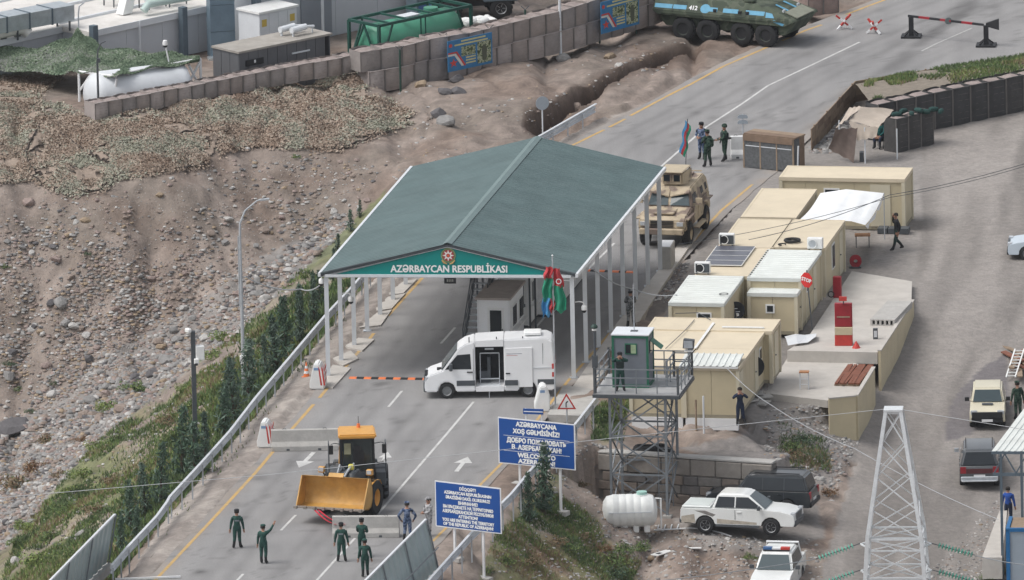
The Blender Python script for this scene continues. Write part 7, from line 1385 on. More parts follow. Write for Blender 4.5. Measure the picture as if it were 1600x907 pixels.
def hillnet(poly, n, label, seed):
    poly_ = np.array(poly); bx = (poly_[:, 0].min(), poly_[:, 0].max(), poly_[:, 1].min(), poly_[:, 1].max()); t = thing('camouflage_net', label, 'camouflage net', (0, 0, 0), 0, 'brown camouflage nets spread over the bank')
    r0 = np.random.default_rng(seed); 
    # base mesh
    g = np.stack(np.meshgrid(np.linspace(bx[0], bx[1], 90), np.linspace(bx[2], bx[3], 40)), -1); xx, yy, zz = TN(g[..., 0].ravel(), g[..., 1].ravel()); zz = zz+nlift(xx, yy); gm_ = poly_.mean(0); ok = inpoly((g[..., 0].ravel()-gm_[0])*1.07+gm_[0], (g[..., 1].ravel()-gm_[1])*1.1+gm_[1], poly).reshape(40, 90)
    ii = np.arange(3600).reshape(40, 90); q = np.stack([ii[:-1, :-1], ii[:-1, 1:], ii[1:, 1:], ii[1:, :-1]], -1).reshape(-1, 4); kq = (ok[:-1, :-1] & ok[1:, 1:] & ok[:-1, 1:] & ok[1:, :-1]).ravel()
    c = G(float(poly_[:, 0].mean()), float(poly_[:, 1].mean()), .5); t.location = c; cc = np.array(c)
    link('net_mesh', fastmesh('net_mesh', np.stack([xx, yy, zz], -1)-cc, q[kq], MNET, None, True), t)
    def fn(n, r):
        px = r.uniform(bx[0], bx[1], n*2); py = r.uniform(bx[2], bx[3], n*2); k = inpoly(px, py, poly); px, py = px[k]+r.normal(0, 5, k.sum()), py[k]+r.normal(0, 3, k.sum()); x, y, z = TN(px, py); e = .15
        keep = fbm(x, y, 1.4, 3, 91+seed)+r.normal(0, .05, len(x)) > -.16; x, y, z = x[keep], y[keep], z[keep]
        z = z+nlift(x, y); N = np.stack([-(hz(x+e, y)-hz(x-e, y)+nlift(x+e, y)-nlift(x-e, y))/(2*e), -(hz(x, y+e)-hz(x, y-e)+nlift(x, y+e)-nlift(x, y-e))/(2*e), np.ones_like(x)], -1); N /= np.linalg.norm(N, axis=1)[:, None]; return np.stack([x, y, z], -1)-cc, N
    flakes(fn, n*3, .135, 'scrim_strips', [(NT[3], .12), (NT[0], .3), (NT[1], .28), (NT[4], .18), (NT[2], .12)], t, .055, seed); return t
hillnet([(-20, 172), (60, 166), (100, 168), (118, 186), (152, 212), (178, 258), (182, 282), (155, 308), (105, 308), (75, 296), (50, 285), (0, 290), (-20, 292)], 15000, 'brown net reaching the edge of the picture below the white tank', 3)
hillnet([(120, 184), (160, 186), (300, 165), (330, 166), (352, 205), (342, 245), (330, 262), (270, 270), (225, 278), (186, 282), (182, 256), (156, 212)], 15000, 'brown net in the middle of the bank below the gabion row', 5)
hillnet([(332, 164), (420, 145), (470, 132), (487, 160), (480, 200), (470, 236), (400, 232), (346, 246), (356, 205)], 9000, 'brown net with a dark gap beside it halfway along the gabion row', 9)
hillnet([(473, 130), (557, 108), (575, 148), (640, 178), (650, 190), (610, 208), (520, 240), (475, 235), (484, 200), (491, 160)], 10000, 'brown net ending beside the bare soil below the two tier gabions', 12)
hillnet([(-20, 108), (0, 112), (30, 116), (90, 114), (95, 124), (60, 148), (62, 158), (20, 190), (-20, 200)], 6000, 'brown net hanging over the bank under the green net', 14)
for pts, rl in zip(([(0, 248), (30, 247), (50, 243), (62, 238), (90, 235)], [(280, 217), (320, 206), (345, 192), (387, 186)], [(150, 237), (190, 232), (225, 222)], [(45, 284), (75, 296), (105, 308), (155, 308), (172, 284), (200, 280), (270, 270), (332, 262)], [(62, 200), (50, 225), (40, 245), (45, 262), (70, 290)], [(95, 215), (130, 240), (165, 262)], [(405, 203), (440, 215), (460, 222)], [(520, 240), (560, 228), (610, 209)]), ('at the picture edge', 'along the middle of the bank below the gabion row', 'short one left of the middle rope', 'drawing the edge shade along the bottom of the nets', 'curling beside the lowest lobe', 'crossing the lowest lobe of the nets', 'short one below the gabion row', 'along the edge by the bare soil')):
    a_ = np.array(pts, float); tt = np.linspace(0, len(pts)-1, 30); qx, qy = np.interp(tt, range(len(pts)), a_[:, 0]), np.interp(tt, range(len(pts)), a_[:, 1]); x, y, z = TN(qx, qy); z = z+nlift(x, y)+.05; t = thing('net_seamline', 'dark rope on the brown nets, '+rl, 'seamline', (x[0], y[0], z[0]), 0, 'dark seam and shade lines on the brown nets')
    r_ = [.02+.035*abs(math.sin(k*1.7+qx[0])) for k in range(30)]; MB().tube([(x[k]-x[0], y[k]-y[0], z[k]-z[0]) for k in range(30)], r_, 5).build('seamline', mat('dark_seam_shade', (.05, .04, .035), .95, .2, 5), t)  # dark tubes draw the net seams and the shadow along the lower edge
gn = thing('camouflage_net', 'green camouflage net stretched from the warehouse post over the white tank', 'camouflage net', G(150, 85, 3))
P_ = [[(-20, 76, 2.3), (60, 74, 2.35), (108, 62, 2.6), (121, 47, 2.95), (135, 57, 2.75), (160, 74, 2.5), (215, 81, 2.6), (262, 83, 2.8), (312, 90, 2.9)],
      [(-20, 94, 2.0), (60, 97, 2.1), (105, 90, 2.4), (121, 82, 2.7), (135, 85, 2.6), (165, 94, 2.55), (215, 97, 2.6), (262, 94, 2.75), (310, 93, 2.88)],
      [(-20, 106, 1.7), (45, 114, 1.8), (100, 115, 2.3), (122, 112, 2.78), (150, 116, 2.72), (182, 121, 2.73), (215, 111, 2.78), (262, 104, 2.82), (312, 95, 2.88)]]
kn = np.array([[tuple(G(*q)) for q in r_] for r_ in P_]); 
def gsurf(u_, v_):                                                   # bilinear patchwork with a slight sag
    a = np.clip(u_*8, 0, 7.999); i = a.astype(int); f = (a-i)[:, None]; b = np.clip(v_*2, 0, 1.999); j = b.astype(int); g = (b-j)[:, None]
    p = (kn[j, i]*(1-f)+kn[j, i+1]*f)*(1-g)+(kn[j+1, i]*(1-f)+kn[j+1, i+1]*f)*g; p = p.copy(); p[:, 2] += .08*np.sin(u_*37+v_*9); return p
gc = np.array(gn.location); uu, vv_ = np.meshgrid(np.linspace(0, 1, 60), np.linspace(0, 1, 18)); ii = np.arange(1080).reshape(18, 60)
link('net_mesh', fastmesh('net_mesh', gsurf(uu.ravel(), vv_.ravel())-gc, np.stack([ii[:-1, :-1], ii[:-1, 1:], ii[1:, 1:], ii[1:, :-1]], -1).reshape(-1, 4), mat('green_net_mesh', (.09, .125, .09), .95, .2, 6), None, True), gn)
def gfn(n, r): u_, v_ = r.uniform(0, 1, n), r.uniform(0, 1, n); p = gsurf(u_, v_); N = np.tile(np.array([[.0, -.6, .8]]), (n, 1)); return p-gc, N
flakes(gfn, 40000, .115, 'scrim_strips', [(NG[0], .3), (NG[1], .4), (NG[2], .22), (NG[3], .08)], gn, .03, 4)
# ---------------------------------------------------------------- white water tank, pylon, wires, shelter and small things on the near ground
wt2 = thing('water_tank', 'white plastic water tank with ribs and green lid lying on four feet', 'tank', G(985, 834, -2.7)+Vector((0, .5, 0)), math.radians(2))
MB().lathe([(0, -1.25), (.45, -1.2), (.68, -1.05), (.74, -.8)]+[(r, x) for k in range(5) for r, x in ((.76, -.78+k*.33), (.76, -.55+k*.33), (.748, -.53+k*.33), (.748, -.47+k*.33))]+[(.74, .85), (.68, 1.05), (.45, 1.2), (0, 1.25)], (0, 0, .95), 'x', 26).build('tank', mat('tank_plastic', (.74, .76, .75), .45, .05, 2, dirt=.14), wt2, smooth=35)
MB().cyl((.55, 0, 1.66), (.55, 0, 1.82), .24, n=18).build('lid', mat('pale_green_plastic', (.35, .58, .52), .5, .06), wt2); MB().cyl((.55, 0, 1.6), (.55, 0, 1.7), .3, n=18).build('neck', MWP, wt2)
for x in (-.75, -.25, .25, .75): MB().box(x-.13, x+.13, -.42, .42, 0, .4).build('foot', MWP, wt2, bevel=.03)
MB().box(-1.0, .95, -.765, -.72, 1.0, 1.05).build('grey_band', MPOST, wt2); MB().tube([(1.15, -.1, 1.5), (1.4, -.1, 1.5), (1.4, -.1, .1), (1.25, -.1, .08)], .045, 8).build('pipe', MWP, wt2)
hs_ = thing('white_hose', 'white hose running over the gravel from the water tank', 'hose', T(1022, 830)); pts = [T(x, y)+up*.05-hs_.location for x, y in ((1022, 830), (1050, 829), (1080, 827), (1105, 829), (1128, 835), (1143, 840))]; MB().tube(pts, .035, 6).build('hose', MW, hs_, smooth=True)
pl = thing('pallet_frame', 'small white metal frame lying beside the water tank', 'frame', T(1040, 828), .1)
for k in range(4): MB().beam((-.4+k*.3, -.3, .1), (-.25+k*.3, .5, .1), .05).build('bar', MPOST, pl)
MB().beam((-.5, -.3, .08), (.6, -.3, .08), .05).build('bar', MPOST, pl)
for (x, y, rz, sz, lab) in ((1036, 866, .9, (1.3, .4), 'broken white panel with a dark hole lying on the gravel'), (1083, 859, -.1, (.75, .18), 'narrow white plank lying on the gravel')):
    t = thing('white_scrap', lab, 'scrap', T(x, y)+up*.05, rz); MB().box(-sz[0]/2, sz[0]/2, -sz[1]/2, sz[1]/2, 0, .04).build('sheet', MWP, t)
    if sz[1] > .3: MB().box(-.45, -.15, -.1, .1, .041, .045).build('hole', MBLKP, t)
t = thing('metal_scrap', 'crumpled white sheet of metal lying at the edge of the upper terrace', 'scrap', G(1254, 538, .2), .2); MB().grid([[(-.75, -.3, .05), (-.3, -.35, .12), (.2, -.2, .1), (.7, .3, .25)], [(-.6, .8, .1), (-.1, .9, .22), (.4, 1.0, .1), (.9, 1.1, .2)], [(-.5, 1.6, .04), (0, 1.5, .15), (.4, 1.4, .1), (.8, 1.5, .1)]]).build('sheet', MPOST, t)
t = thing('red_cabinet', 'open red fire cabinet standing on the upper terrace', 'cabinet', G(1318, 541, .2), CRZ+.08)
MB().box(-.4, .4, 0, .45, 0, .52).build('lower_box', MRED, t, bevel=.02); MB().box(-.4, .4, .2, .45, .5, 1.95).build('upper_box', MDRED, t, bevel=.02); MB().box(-.39, .41, -.01, .3, .52, .85).build('cream_shelf', MCREAM, t); MB().box(-.36, .36, .17, .2, .9, 1.85).build('red_door', MDRED, t); MB().obox((.0, .1, 2.2), (.36, .1, .2), 0).build('bucket_lid', MRED, t); MB().beam((.02, .2, 1.95), (.02, .12, 2.15), .05).build('bracket', MDST, t); MB().box(-.3, .3, .14, .17, 1.3, 1.36).build('tool_handle', MTIM, t)
t = thing('red_bucket', 'red conical bucket lying beside the red fire cabinet', 'bucket', G(1338, 544, .2)); MB().cyl((0, 0, 0), (0, 0, .32), .2, .02, 12).build('bucket_body', MRED, t)
t = thing('red_door_panel', 'narrow dark red panel standing beside the cabin wall on the terrace', 'panel', G(1307, 466, .2), CRZ); MB().box(-.16, .22, 0, .25, 0, 1.0).build('panel_body', MDRED, t, bevel=.02); MB().lathe([(.12, -.04), (.16, 0), (.12, .04)], (-.25, 0, .17), 'y', 14).build('wheel_ring', MBLK, t)
t = thing('stump_post', 'short dark steel stub standing on the upper terrace', 'post', G(1368, 530, .2)); MB().box(-.11, .11, -.08, .08, 0, .5).build('stub', MDST, t); MB().box(-.07, .07, -.085, -.079, .1, .4).build('slot', MPOST, t)
t = thing('wooden_stool', 'folding chair with orange wooden seat on the lower terrace', 'chair', G(1257, 608, -.33), -.1)
for x in (-.2, .2):
    for y in (-.15, .15): MB().beam((x, y, 0), (x*.95, y, .8), .03).build('leg', MPOST, t)
MB().box(-.22, .22, -.2, .2, .78, .83).build('seat', mat('orange_wood', (.42, .2, .09), .6, .15, 4), t)
for z in (.25, .5): MB().beam((-.2, -.15, z), (.2, -.15, z), .025).build('cross_bar', MPOST, t)
t = thing('fire_extinguisher', 'red fire extinguisher beside the cream cabin door', 'extinguisher', G(1186, 607, -.2)); MB().lathe([(0, 0), (.1, 0), (.1, .42), (.05, .5), (.04, .58)], (0, 0, 0), 'z', 14).build('cylinder', MRED, t, smooth=40); MB().obox((0, -.02, .6), (.14, .06, .05)).build('valve', MBLKP, t)
for i, (x, y) in enumerate(((1180, 617), (1193, 622), (1204, 620), (1170, 628), (1190, 632), (1205, 614))):
    t = thing('paving_slab', 'loose grey paving slab lying at the corner of the cream cabin', 'slab', T(x, y)+up*.08, .3*i, 'loose paving slabs by the cabin'); MB().obox((0, 0, 0), (.75, .65, .07), 0, tilt=.06*math.sin(i*3)).build('slab', MCONC, t)
for (x, y, h, lab, m) in ((1121, 742, 0, 'thin dark pole standing below the cream cabins in front of the block wall', MDST), (1088, 672, 2.0, 'short brown stake in front of the cream cabin', MTIM), (1100, 676, 2.3, 'thin white pipe standing in front of the cream cabin', MPOST)):
    if h: t = thing('stake', lab, 'stake', G(x, y, -.5)); MB().cyl((0, 0, -.2), (0, 0, h-.6), .045, n=8).build('stake', m, t)
pv = thing('leaning_pipe', 'grey pipe leaning at the end of the block wall', 'pipe', G(946, 757, -2.5)); MB().tube([(0, 0, 0), (-.35, 0, 1.3), (-.62, .1, 2.1)], .05, 6).build('pipe', MGALV, pv); MB().tube([(-.62, .1, 2.1), (.3, .1, 1.85)], .03, 6).build('bar', MPOST, pv)
# pylon in front of the yard
YP = -74.0; tp = HY(1396, 640, YP); zb_ = -6.0; py_ = thing('lattice_pylon', 'silver lattice power pylon rising through the bottom edge of the picture', 'pylon', (tp.x, tp.y, zb_), math.radians(-4)); Ht = tp.z-zb_
MSIL = mat('bright_galvanised', (.64, .67, .69), .45, .12, 5, metal=.1)
def half(z): return .33+max(0, min(Ht-z, 5.4)-.3)*.165+max(0, Ht-z-5.4)*.07
lv = [Ht-.1, Ht-1.5, Ht-2.9, Ht-4.3, Ht-5.6, Ht-6.1, Ht-7.3, Ht-8.0, Ht-9.6, Ht-11.4, Ht-13.4, Ht-15.6]; lv = [z for z in lv if z > 0]+[0]
cor = ((-1, -1), (1, -1), (1, 1), (-1, 1))
for a, b in cor: MB().beam((a*half(0), b*half(0), 0), (a*half(Ht-5.4), b*half(Ht-5.4), Ht-5.4), .17).beam((a*half(Ht-5.4), b*half(Ht-5.4), Ht-5.4), (a*half(Ht-.3), b*half(Ht-.3), Ht), .16).build('leg', MSIL, py_)
for i, z in enumerate(lv[:-1]):
    z2 = lv[i+1]
    for k in range(4):
        (a, b), (c, d) = cor[k], cor[(k+1) % 4]; h1, h2 = half(z), half(z2)
        MB().beam((a*h1, b*h1, z), (c*h2, d*h2, z2), .05).build('brace', MSIL, py_); 
        if True: MB().beam((c*h1+.01, d*h1, z+.02), (a*h2, b*h2, z2), .042).build('brace', MSIL, py_)
        if i in (0, 4, 5, 6, 7): MB().beam((a*h1, b*h1, z), (c*h1, d*h1, z), .07).build('tie_bar', MSIL, py_)
MB().box(-.42, .42, -.42, .42, Ht-.04, Ht+.06).build('cap_plate', MSIL, py_)
ARM = [Ht-6.1, Ht-7.3]; MGRN = mat('green_insulator_glass', (.2, .52, .42), .15, .1, 3, spec=.7)
STR = []
for z in ARM:
    for s in (-1, 1):
        for b in (-.8, .8): MB().beam((s*half(z)*.9, b, z), (s*1.55, 0, z+.03), .06).build('cross_arm', MSIL, py_)
        p0 = Vector((s*1.75, -.0, z)); dv = Vector((s*1.0, -.35, -.2 if s > 0 else -.28)).normalized(); ins = MB().cyl(p0-dv*.2, p0+dv*1.9, .025, n=6).build('insulator_rod', MDST, py_)
        for k in range(11): q = p0+dv*(.15+k*.155); MB().cyl(q, q+dv*.035, .06, .14, 12).cyl(q+dv*.035, q+dv*.07, .14, .05, 12).build('glass_disc', MGRN, ins)
        STR.append((py_.matrix_basis @ (p0+dv*1.95), s))
def wire(pts, r, label, m=MGALV, sagv=0):
    P = []
    for a, b in zip(pts[:-1], pts[1:]):
        for k in range(12): u_ = k/12; q = Vector(a).lerp(Vector(b), u_); q.z -= sagv*4*u_*(1-u_); P.append(q)
    P.append(Vector(pts[-1])); t = thing('wire', label, 'wire', P[0], 0, 'overhead wires and cables'); MB().tube([q-P[0] for q in P], r, 5).build('wire', m, t, smooth=True)
MWI = mat('wire_aluminium', (.4, .42, .44), .5, .05)
topw = py_.matrix_basis @ Vector((0, 0, Ht+.05))
wire([HY(-60, 783, YP+14), HY(420, 742, YP+8), topw], .014, 'thin pale wire crossing the road from the bank to the pylon top', MWI, .0); wire([topw, HY(1580, 668, YP-3), HY(1700, 690, YP-5)], .014, 'thin pale wire leaving the pylon top over the parked cars', MWI)
for i, (p, s) in enumerate(STR):
    e = [HY(700, 930, YP+10), HY(1720, 880, YP-4), HY(900, 990, YP+6), HY(1700, 960, YP-4)][i]; wire([p, e], .02, 'dark wire from a green insulator string, number %s' % 'one two three four'.split()[i] if False else ['wire from the upper insulators towards the blue signs', 'wire from the upper insulators towards the shelter', 'wire from the lower insulators towards the road', 'wire from the lower insulators out of the picture'][i], MGALVD, .3)
wire([G(1129, 568, 2.5), G(1203, 632, 1.6), G(1335, 701, 1.0), G(1560, 812, .6)], .016, 'pale cable from the lean-to roof down across the dirt road', MWI, .15)
wire([G(1600, 236, 4.5)+Vector((2, 0, 0)), G(1390, 305, 3.2), G(1170, 375, 2.7)], .016, 'dark cable from the dirt yard over the white awning to the cabin roofs', MDST, .2); wire([G(1600, 240, 4.5)+Vector((2, 0, 0)), G(1390, 309, 3.2), G(1060, 382, 2.7)], .014, 'second dark cable running just below the first over the awning', MDST, .2)
wire([cA+up*4.6, G(470, 452, 3.6), G(383, 432, 4.6)], .03, 'pale cable sagging from the canopy corner to the street lamp', MWI, .25); wire([cB+sv*.25+up*3.8, G(990, 452, 2.0), G(1058, 461, 2.5)], .025, 'pale cable from the canopy posts to the white ribbed cabin roof', MWI, .15)
for i, (a, b) in enumerate((((1055, 490), (1110, 500)), ((1040, 545), (1085, 500)))): wire([G(*a, 2.5), G((a[0]+b[0])/2+8, (a[1]+b[1])/2-6, 2.49), G(*b, 2.49)], .018, ('thin grey cable lying on the crosswise cream roof', 'thin grey cable lying on the cream roof behind the watchtower')[i], MDST)
# shelter at the bottom right
ZS = -4.0; sh = thing('shelter', 'open shelter with white ribbed roof on grey steel posts', 'shelter', G(1563, 890, ZS)); o = sh.location; ZR = 1.5
ra, rb_ = G(1549, 706, ZR)-o, G(1602, 636, ZR+.5)-o; rx = Vector((math.cos(math.radians(-6)), math.sin(math.radians(-6)), 0))
for k in range(20):
    a = k*.28; P = [a, a+.18, a+.2, a+.25, a+.28]; hh = [0, 0, .04, .04, 0]; MB().grid([[ra+rx*x+up*h for x, h in zip(P, hh)], [rb_+rx*x+up*h for x, h in zip(P, hh)]]).build('roof_sheet', MWROOF, sh)
MB().beam(ra-up*.05, ra+rx*5.6-up*.05, .08, .12).build('eave_beam', MSLATE, sh); MB().beam(ra-up*1.05+rx*.05, ra-up*1.05+rx*5.5, .1, .14).build('lower_beam', MSLATE, sh)
for k in range(5): MB().beam(ra-up*1.0+rx*(.1+k*1.0), ra-up*.1+rx*(.6+k*1.0), .06).beam(ra-up*.1+rx*(.6+k*1.0), ra-up*1.0+rx*(1.1+k*1.0), .06).build('truss_web', MSLATE, sh)
for x in (.42, 1.35, 4.8): MB().beam(ra+rx*x-up*.1, Vector((ra.x+rx.x*x, ra.y+rx.y*x, -.4)), .12).build('post', MSLATE, sh)
for x in (.5, 4.8): q = rb_+rx*x; MB().beam(q-up*.1, Vector((q.x, q.y, -.2)), .12).build('post', MSLATE, sh)
bc = thing('blue_container', 'grey cabin with bright blue frame under the shelter', 'container', G(1573, 915, ZS)+Vector((0, .3, 0)), math.radians(-5))
MB().box(.1, 2.6, .06, 2.3, 0, 2.4).build('wall', mat('pale_blue_grey_wall', (.3, .36, .42), .5, .06, 1), bc); mb_ = mat('frame_blue', (.015, .13, .32), .5, .1)
for x in (0, 2.55): MB().box(x, x+.18, 0, .18, 0, 2.5).build('corner_post', mb_, bc)
MB().box(0, 2.73, 0, .16, 2.4, 2.56).box(0, .16, .16, 2.4, 2.4, 2.56).box(2.57, 2.73, .16, 2.4, 2.4, 2.56).build('top_frame', mb_, bc); MB().box(.18, 2.55, .18, 2.4, 2.42, 2.5).build('roof_board', MTIM, bc)
cw = thing('low_wall', 'low pale concrete wall running up to the blue framed cabin', 'wall', G(1535, 905, ZS-.3)); e = G(1562, 815, ZS+.2)-cw.location; MB().ext([(0, 0, 0), (.9, -.1, 0), (e.x+.35, e.y, 0), (e.x, e.y, 0)], (0, 0, 1.0)).build('wall_body', MCONCL, cw)
ld = thing('ladder', 'pale wooden ladder leaning on a heap of rusty scrap at the picture edge', 'ladder', T(1573, 592), 0); a0, a1 = G(1572, 590, -1.7)-ld.location, G(1586, 546, -.9)-ld.location; wv = Vector((.42, 0, 0))
for q in (Vector(), wv): MB().beam(a0+q, a1+q, .06).build('rail', MWP, ld)
for k in range(9): p = a0.lerp(a1, (k+.5)/9); MB().beam(p, p+wv, .05).build('rung', MWP, ld)
rb2 = thing('scrap_heap', 'heap of rusty brown boards beside the ladder', 'scrap', T(1592, 575), 0)
for k in range(9): MB().obox((.25*math.sin(k*2.2), .45*k-1.4, .15+.1*(k % 3)), (.25, 2.2, .06), .5*math.sin(k*1.7), tilt=.15*math.sin(k)).build('board', MRUST if k % 2 else MTIM, rb2)
tb2 = thing('grill_table', 'small dark table with red top in the yard behind the long cabin wall', 'table', G(1348, 386, 0))
for x in (-.3, .3):
    for y in (-.2, .2): MB().beam((x, y, 0), (x, y, .55), .04).build('leg', MDST, tb2)
MB().box(-.36, .36, -.26, .26, .55, .6).build('tabletop', mat('orange_wood', (.42, .2, .09), .6, .15, 4), tb2)
hr = thing('hose_reel', 'red hose reel standing at the corner of the long cabin wall', 'hose reel', G(1337, 418, 0)); MB().lathe([(.1, -.12), (.28, -.12), (.28, -.09), (.2, -.08), (.2, .08), (.28, .09), (.28, .12), (.1, .12)], (0, 0, .3), 'y', 18).build('reel', MDRED, hr); MB().box(-.3, .25, -.2, .2, 0, .05).build('foot', MDST, hr)
dr_ = thing('dark_crates', 'low dark pallets stacked under the crosswise cream cabin', 'pallets', G(1372, 364, 0), CRZ)
for k in range(3): MB().box(k*.5, k*.5+.45, -.2, .4, 0, .25).build('pallet', MDST, dr_)

# ---------------------------------------------------------------- rocks
def rockmesh(seed, flat=.7):
    bm = bmesh.new(); bmesh.ops.create_icosphere(bm, subdivisions=2, radius=1); r = random.Random(seed); pl_ = [(Vector((r.gauss(0, 1), r.gauss(0, 1), r.gauss(0, 1))).normalized(), r.uniform(.5, .85)) for _ in range(9)]
    for v in bm.verts:
        for n_, d in pl_:
            k = v.co.dot(n_)
            if k > d: v.co -= n_*(k-d)
        v.co *= 1+r.uniform(-.04, .04); v.co.z *= flat
    me = bpy.data.meshes.new('rock'); bm.to_mesh(me); bm.free(); return me
MROCK = [mat('rock_%s' % n, c, .92, .2, 2.5, .5) for n, c in (('grey', (.25, .245, .24)), ('brown', (.26, .21, .18)), ('pale', (.42, .41, .395)), ('dark', (.12, .115, .12)), ('ochre', (.31, .24, .17)), ('rose', (.28, .22, .2)))]
RB = []
for i in range(8):
    for mi_ in range(6): me = rockmesh(i*13+mi_, .6+.04*i); me.materials.append(MROCK[mi_]); RB.append(me)
def rock(p, s, mi_, label, grp, name='rock'):
    o = link(name, RB[random.randrange(8)*6+mi_], None, p+up*s*.12, (random.uniform(-.3, .3), random.uniform(-.3, .3), random.uniform(0, 6.28))); o.scale = (s*random.uniform(.8, 1.3), s*random.uniform(.8, 1.2), s*random.uniform(.75, 1.1)); return tag(o, label, 'rock', grp)
for (x, y, s, mi_, lab) in ((20, 672, .95, 3, 'very big dark boulder half in the picture at the stream bed'), (92, 475, .42, 0, 'large grey rock high on the scree near the picture edge'), (115, 512, .38, 2, 'large pale green grey boulder in the middle of the scree'), (48, 517, .26, 2, 'white rock left of the pale boulder on the scree'), (66, 523, .22, 2, 'small white rock close to the pale boulder on the scree'), (14, 590, .35, 0, 'grey rock above the big dark boulder'), (240, 585, .42, 3, 'dark boulder at the foot of the scree beside the grass'), (262, 565, .55, 0, 'long grey slab of rock above the dark boulder pair'), (252, 588, .22, 2, 'round pale rock between the dark boulders'), (268, 548, .22, 2, 'upright pale rock behind the grey slab'), (320, 530, .28, 2, 'pale rock at the grass edge left of the street lamp'), (357, 345, .34, 2, 'white rock next to the street lamp arm'), (414, 470, .42, 2, 'pale boulder in the gully behind the cable'), (450, 425, .36, 2, 'pale rock in the gully close to the canopy'), (658, 135, .36, 4, 'tan boulder standing in front of the gabion wall'), (712, 128, .5, 3, 'dark boulder under the blue poster, upper one of three'), (696, 146, .45, 3, 'dark boulder under the blue poster, lower one nearer the nets'), (716, 146, .5, 3, 'dark boulder under the blue poster, lower one nearer the carrier'), (686, 180, .45, 3, 'flat grey boulder on the slope below the dark boulders'), (694, 193, .5, 0, 'long grey boulder just below the flat grey boulder'), (385, 235, .18, 2, 'small white rock below the nets'), (953, 92, .36, 4, 'tan rock on the rim of the trench'), (967, 103, .25, 2, 'pale rock on the rim of the trench'), (900, 170, .4, 1, 'brown rock at the end of the trench'), (880, 95, .4, 0, 'grey rock at the foot of the pale steel post'), (1018, 875, .3, 4, 'tan rock beside the broken white panel'), (1137, 843, .14, 2, 'small pale rock at the end of the white hose'), (1282, 750, .2, 2, 'white rock beside the rusty shrub'), (30, 790, .3, 0, 'grey rock in the stream bed near the picture edge'), (70, 765, .35, 2, 'pale rock in the stream bed below the tan shrub'), (50, 820, .4, 0, 'grey rock at the lower end of the stream bed'), (26, 878, .35, 2, 'pale rock at the bottom corner of the bank'), (125, 837, .3, 2, 'pale rock behind the wind screen'), (190, 640, .45, 1, 'brown rock at the upper edge of the grass'), (130, 650, .35, 1, 'dark brown slab of rock in the stream bed'), (82, 617, .3, 2, 'pale flat rock at the foot of the scree'), (1280, 625, .3, 4, 'tan rubble under the lower terrace corner')):
    rock(T(x, y), s, mi_, lab, 'boulders on the bank and slopes', 'boulder')
SCREE = [(0, 300), (160, 312), (340, 262), (480, 245), (600, 262), (560, 345), (470, 425), (370, 522), (250, 612), (140, 702), (30, 832), (-20, 870), (-20, 300)]
STREAM = [(560, 345), (470, 428), (370, 525), (250, 615), (140, 705), (30, 835), (-10, 880), (-10, 690), (100, 640), (220, 570), (330, 500), (440, 400), (520, 340)]
# medium stones: individuals
n_ = 0; rs = random.Random(11); KIN = ('grey', 'brown', 'pale', 'dark', 'ochre', 'rose')
while n_ < 255:
    x, y = rs.uniform(0, 600), rs.uniform(300, 880); a_, b_ = np.array([x]), np.array([y])
    if not inpoly(a_, b_, SCREE)[0]: continue
    dens = .25+.75*inpoly(a_, b_, STREAM)[0]+.5*(fbm(np.array([x/30.]), np.array([y/30.]), 2.2, 3, 5)[0] > .0); 
    if rs.random() > dens: continue
    p = T(x, y); mi_ = rs.choices(range(6), (5, 3, 3, 1.2, 1.5, 3))[0]; s = .13+.2*rs.random()**3
    rock(p, s, mi_, '%s stone lying loose among the scree and stream stones' % KIN[mi_], '%s loose stones on the scree' % KIN[mi_], 'stone'); n_ += 1
# small stones and gravel: uncountable
def stones(n, poly_px, smin, smax, w_, seed, dens=None, name='gravel', label='small stones scattered over the ground'):
    r = np.random.default_rng(seed); P = np.array(poly_px); px = r.uniform(P[:, 0].min(), P[:, 0].max(), n*3); py = r.uniform(P[:, 1].min(), P[:, 1].max(), n*3); k = inpoly(px, py, poly_px)
    if dens is not None: k &= r.uniform(0, 1, n*3) < dens(px, py)
    px, py = px[k][:n], py[k][:n]; x, y, z = TN(px, py); m = len(x); s = smin+(smax-smin)*r.uniform(0, 1, m)**3
    base = np.array([(math.cos(q*1.257), math.sin(q*1.257), 0) for q in range(5)]+[(.78*math.cos(q*1.257+.3), .78*math.sin(q*1.257+.3), .55) for q in range(5)], float); F = np.array([f for q in range(5) for f in ((q, (q+1) % 5, 5+q), ((q+1) % 5, 5+(q+1) % 5, 5+q))]+[(5, 6, 7), (5, 7, 8), (5, 8, 9)])
    a = r.uniform(0, 6.28, m); V = base[None]*r.uniform(.6, 1.25, (m, 10, 3)); c_, s_ = np.cos(a)[:, None], np.sin(a)[:, None]; X = V[..., 0]*c_-V[..., 1]*s_; Y = V[..., 0]*s_+V[..., 1]*c_
    V = np.stack([X, Y, V[..., 2]*.9], -1)*s[:, None, None]+np.stack([x, y, z-.01], -1)[:, None]; FF = (F[None]+np.arange(m)[:, None, None]*10).reshape(-1, 3)
    mi = np.repeat(r.choice(6, m, p=np.array(w_)/sum(w_)), 13); o = link(name, fastmesh(name, V.reshape(-1, 3), FF, MROCK, None, False, mi)); tag(o, label, None, None, 'stuff'); return o
def cl(px, py): x, y, z = TN(px, py); return np.clip(.06+3.4*np.maximum(0, fbm(x, y, 6, 3, 15)+.02)+2.4*np.maximum(0, fbm(x, y, 1.8, 2, 19)+.02), 0, 1)*(.22+.78*np.clip((-z-.8)/3.5, 0, 1))
stones(14000, SCREE, .012, .05, (4, 3, 5, .5, 1, 3), 23, None, 'gravel', 'tiny pale stones strewn over the whole scree')
stones(30000, SCREE, .02, .16, (5, 5, 2.6, 1.5, 2, 4), 3, cl, 'gravel', 'grey and pale stones scattered over the scree')
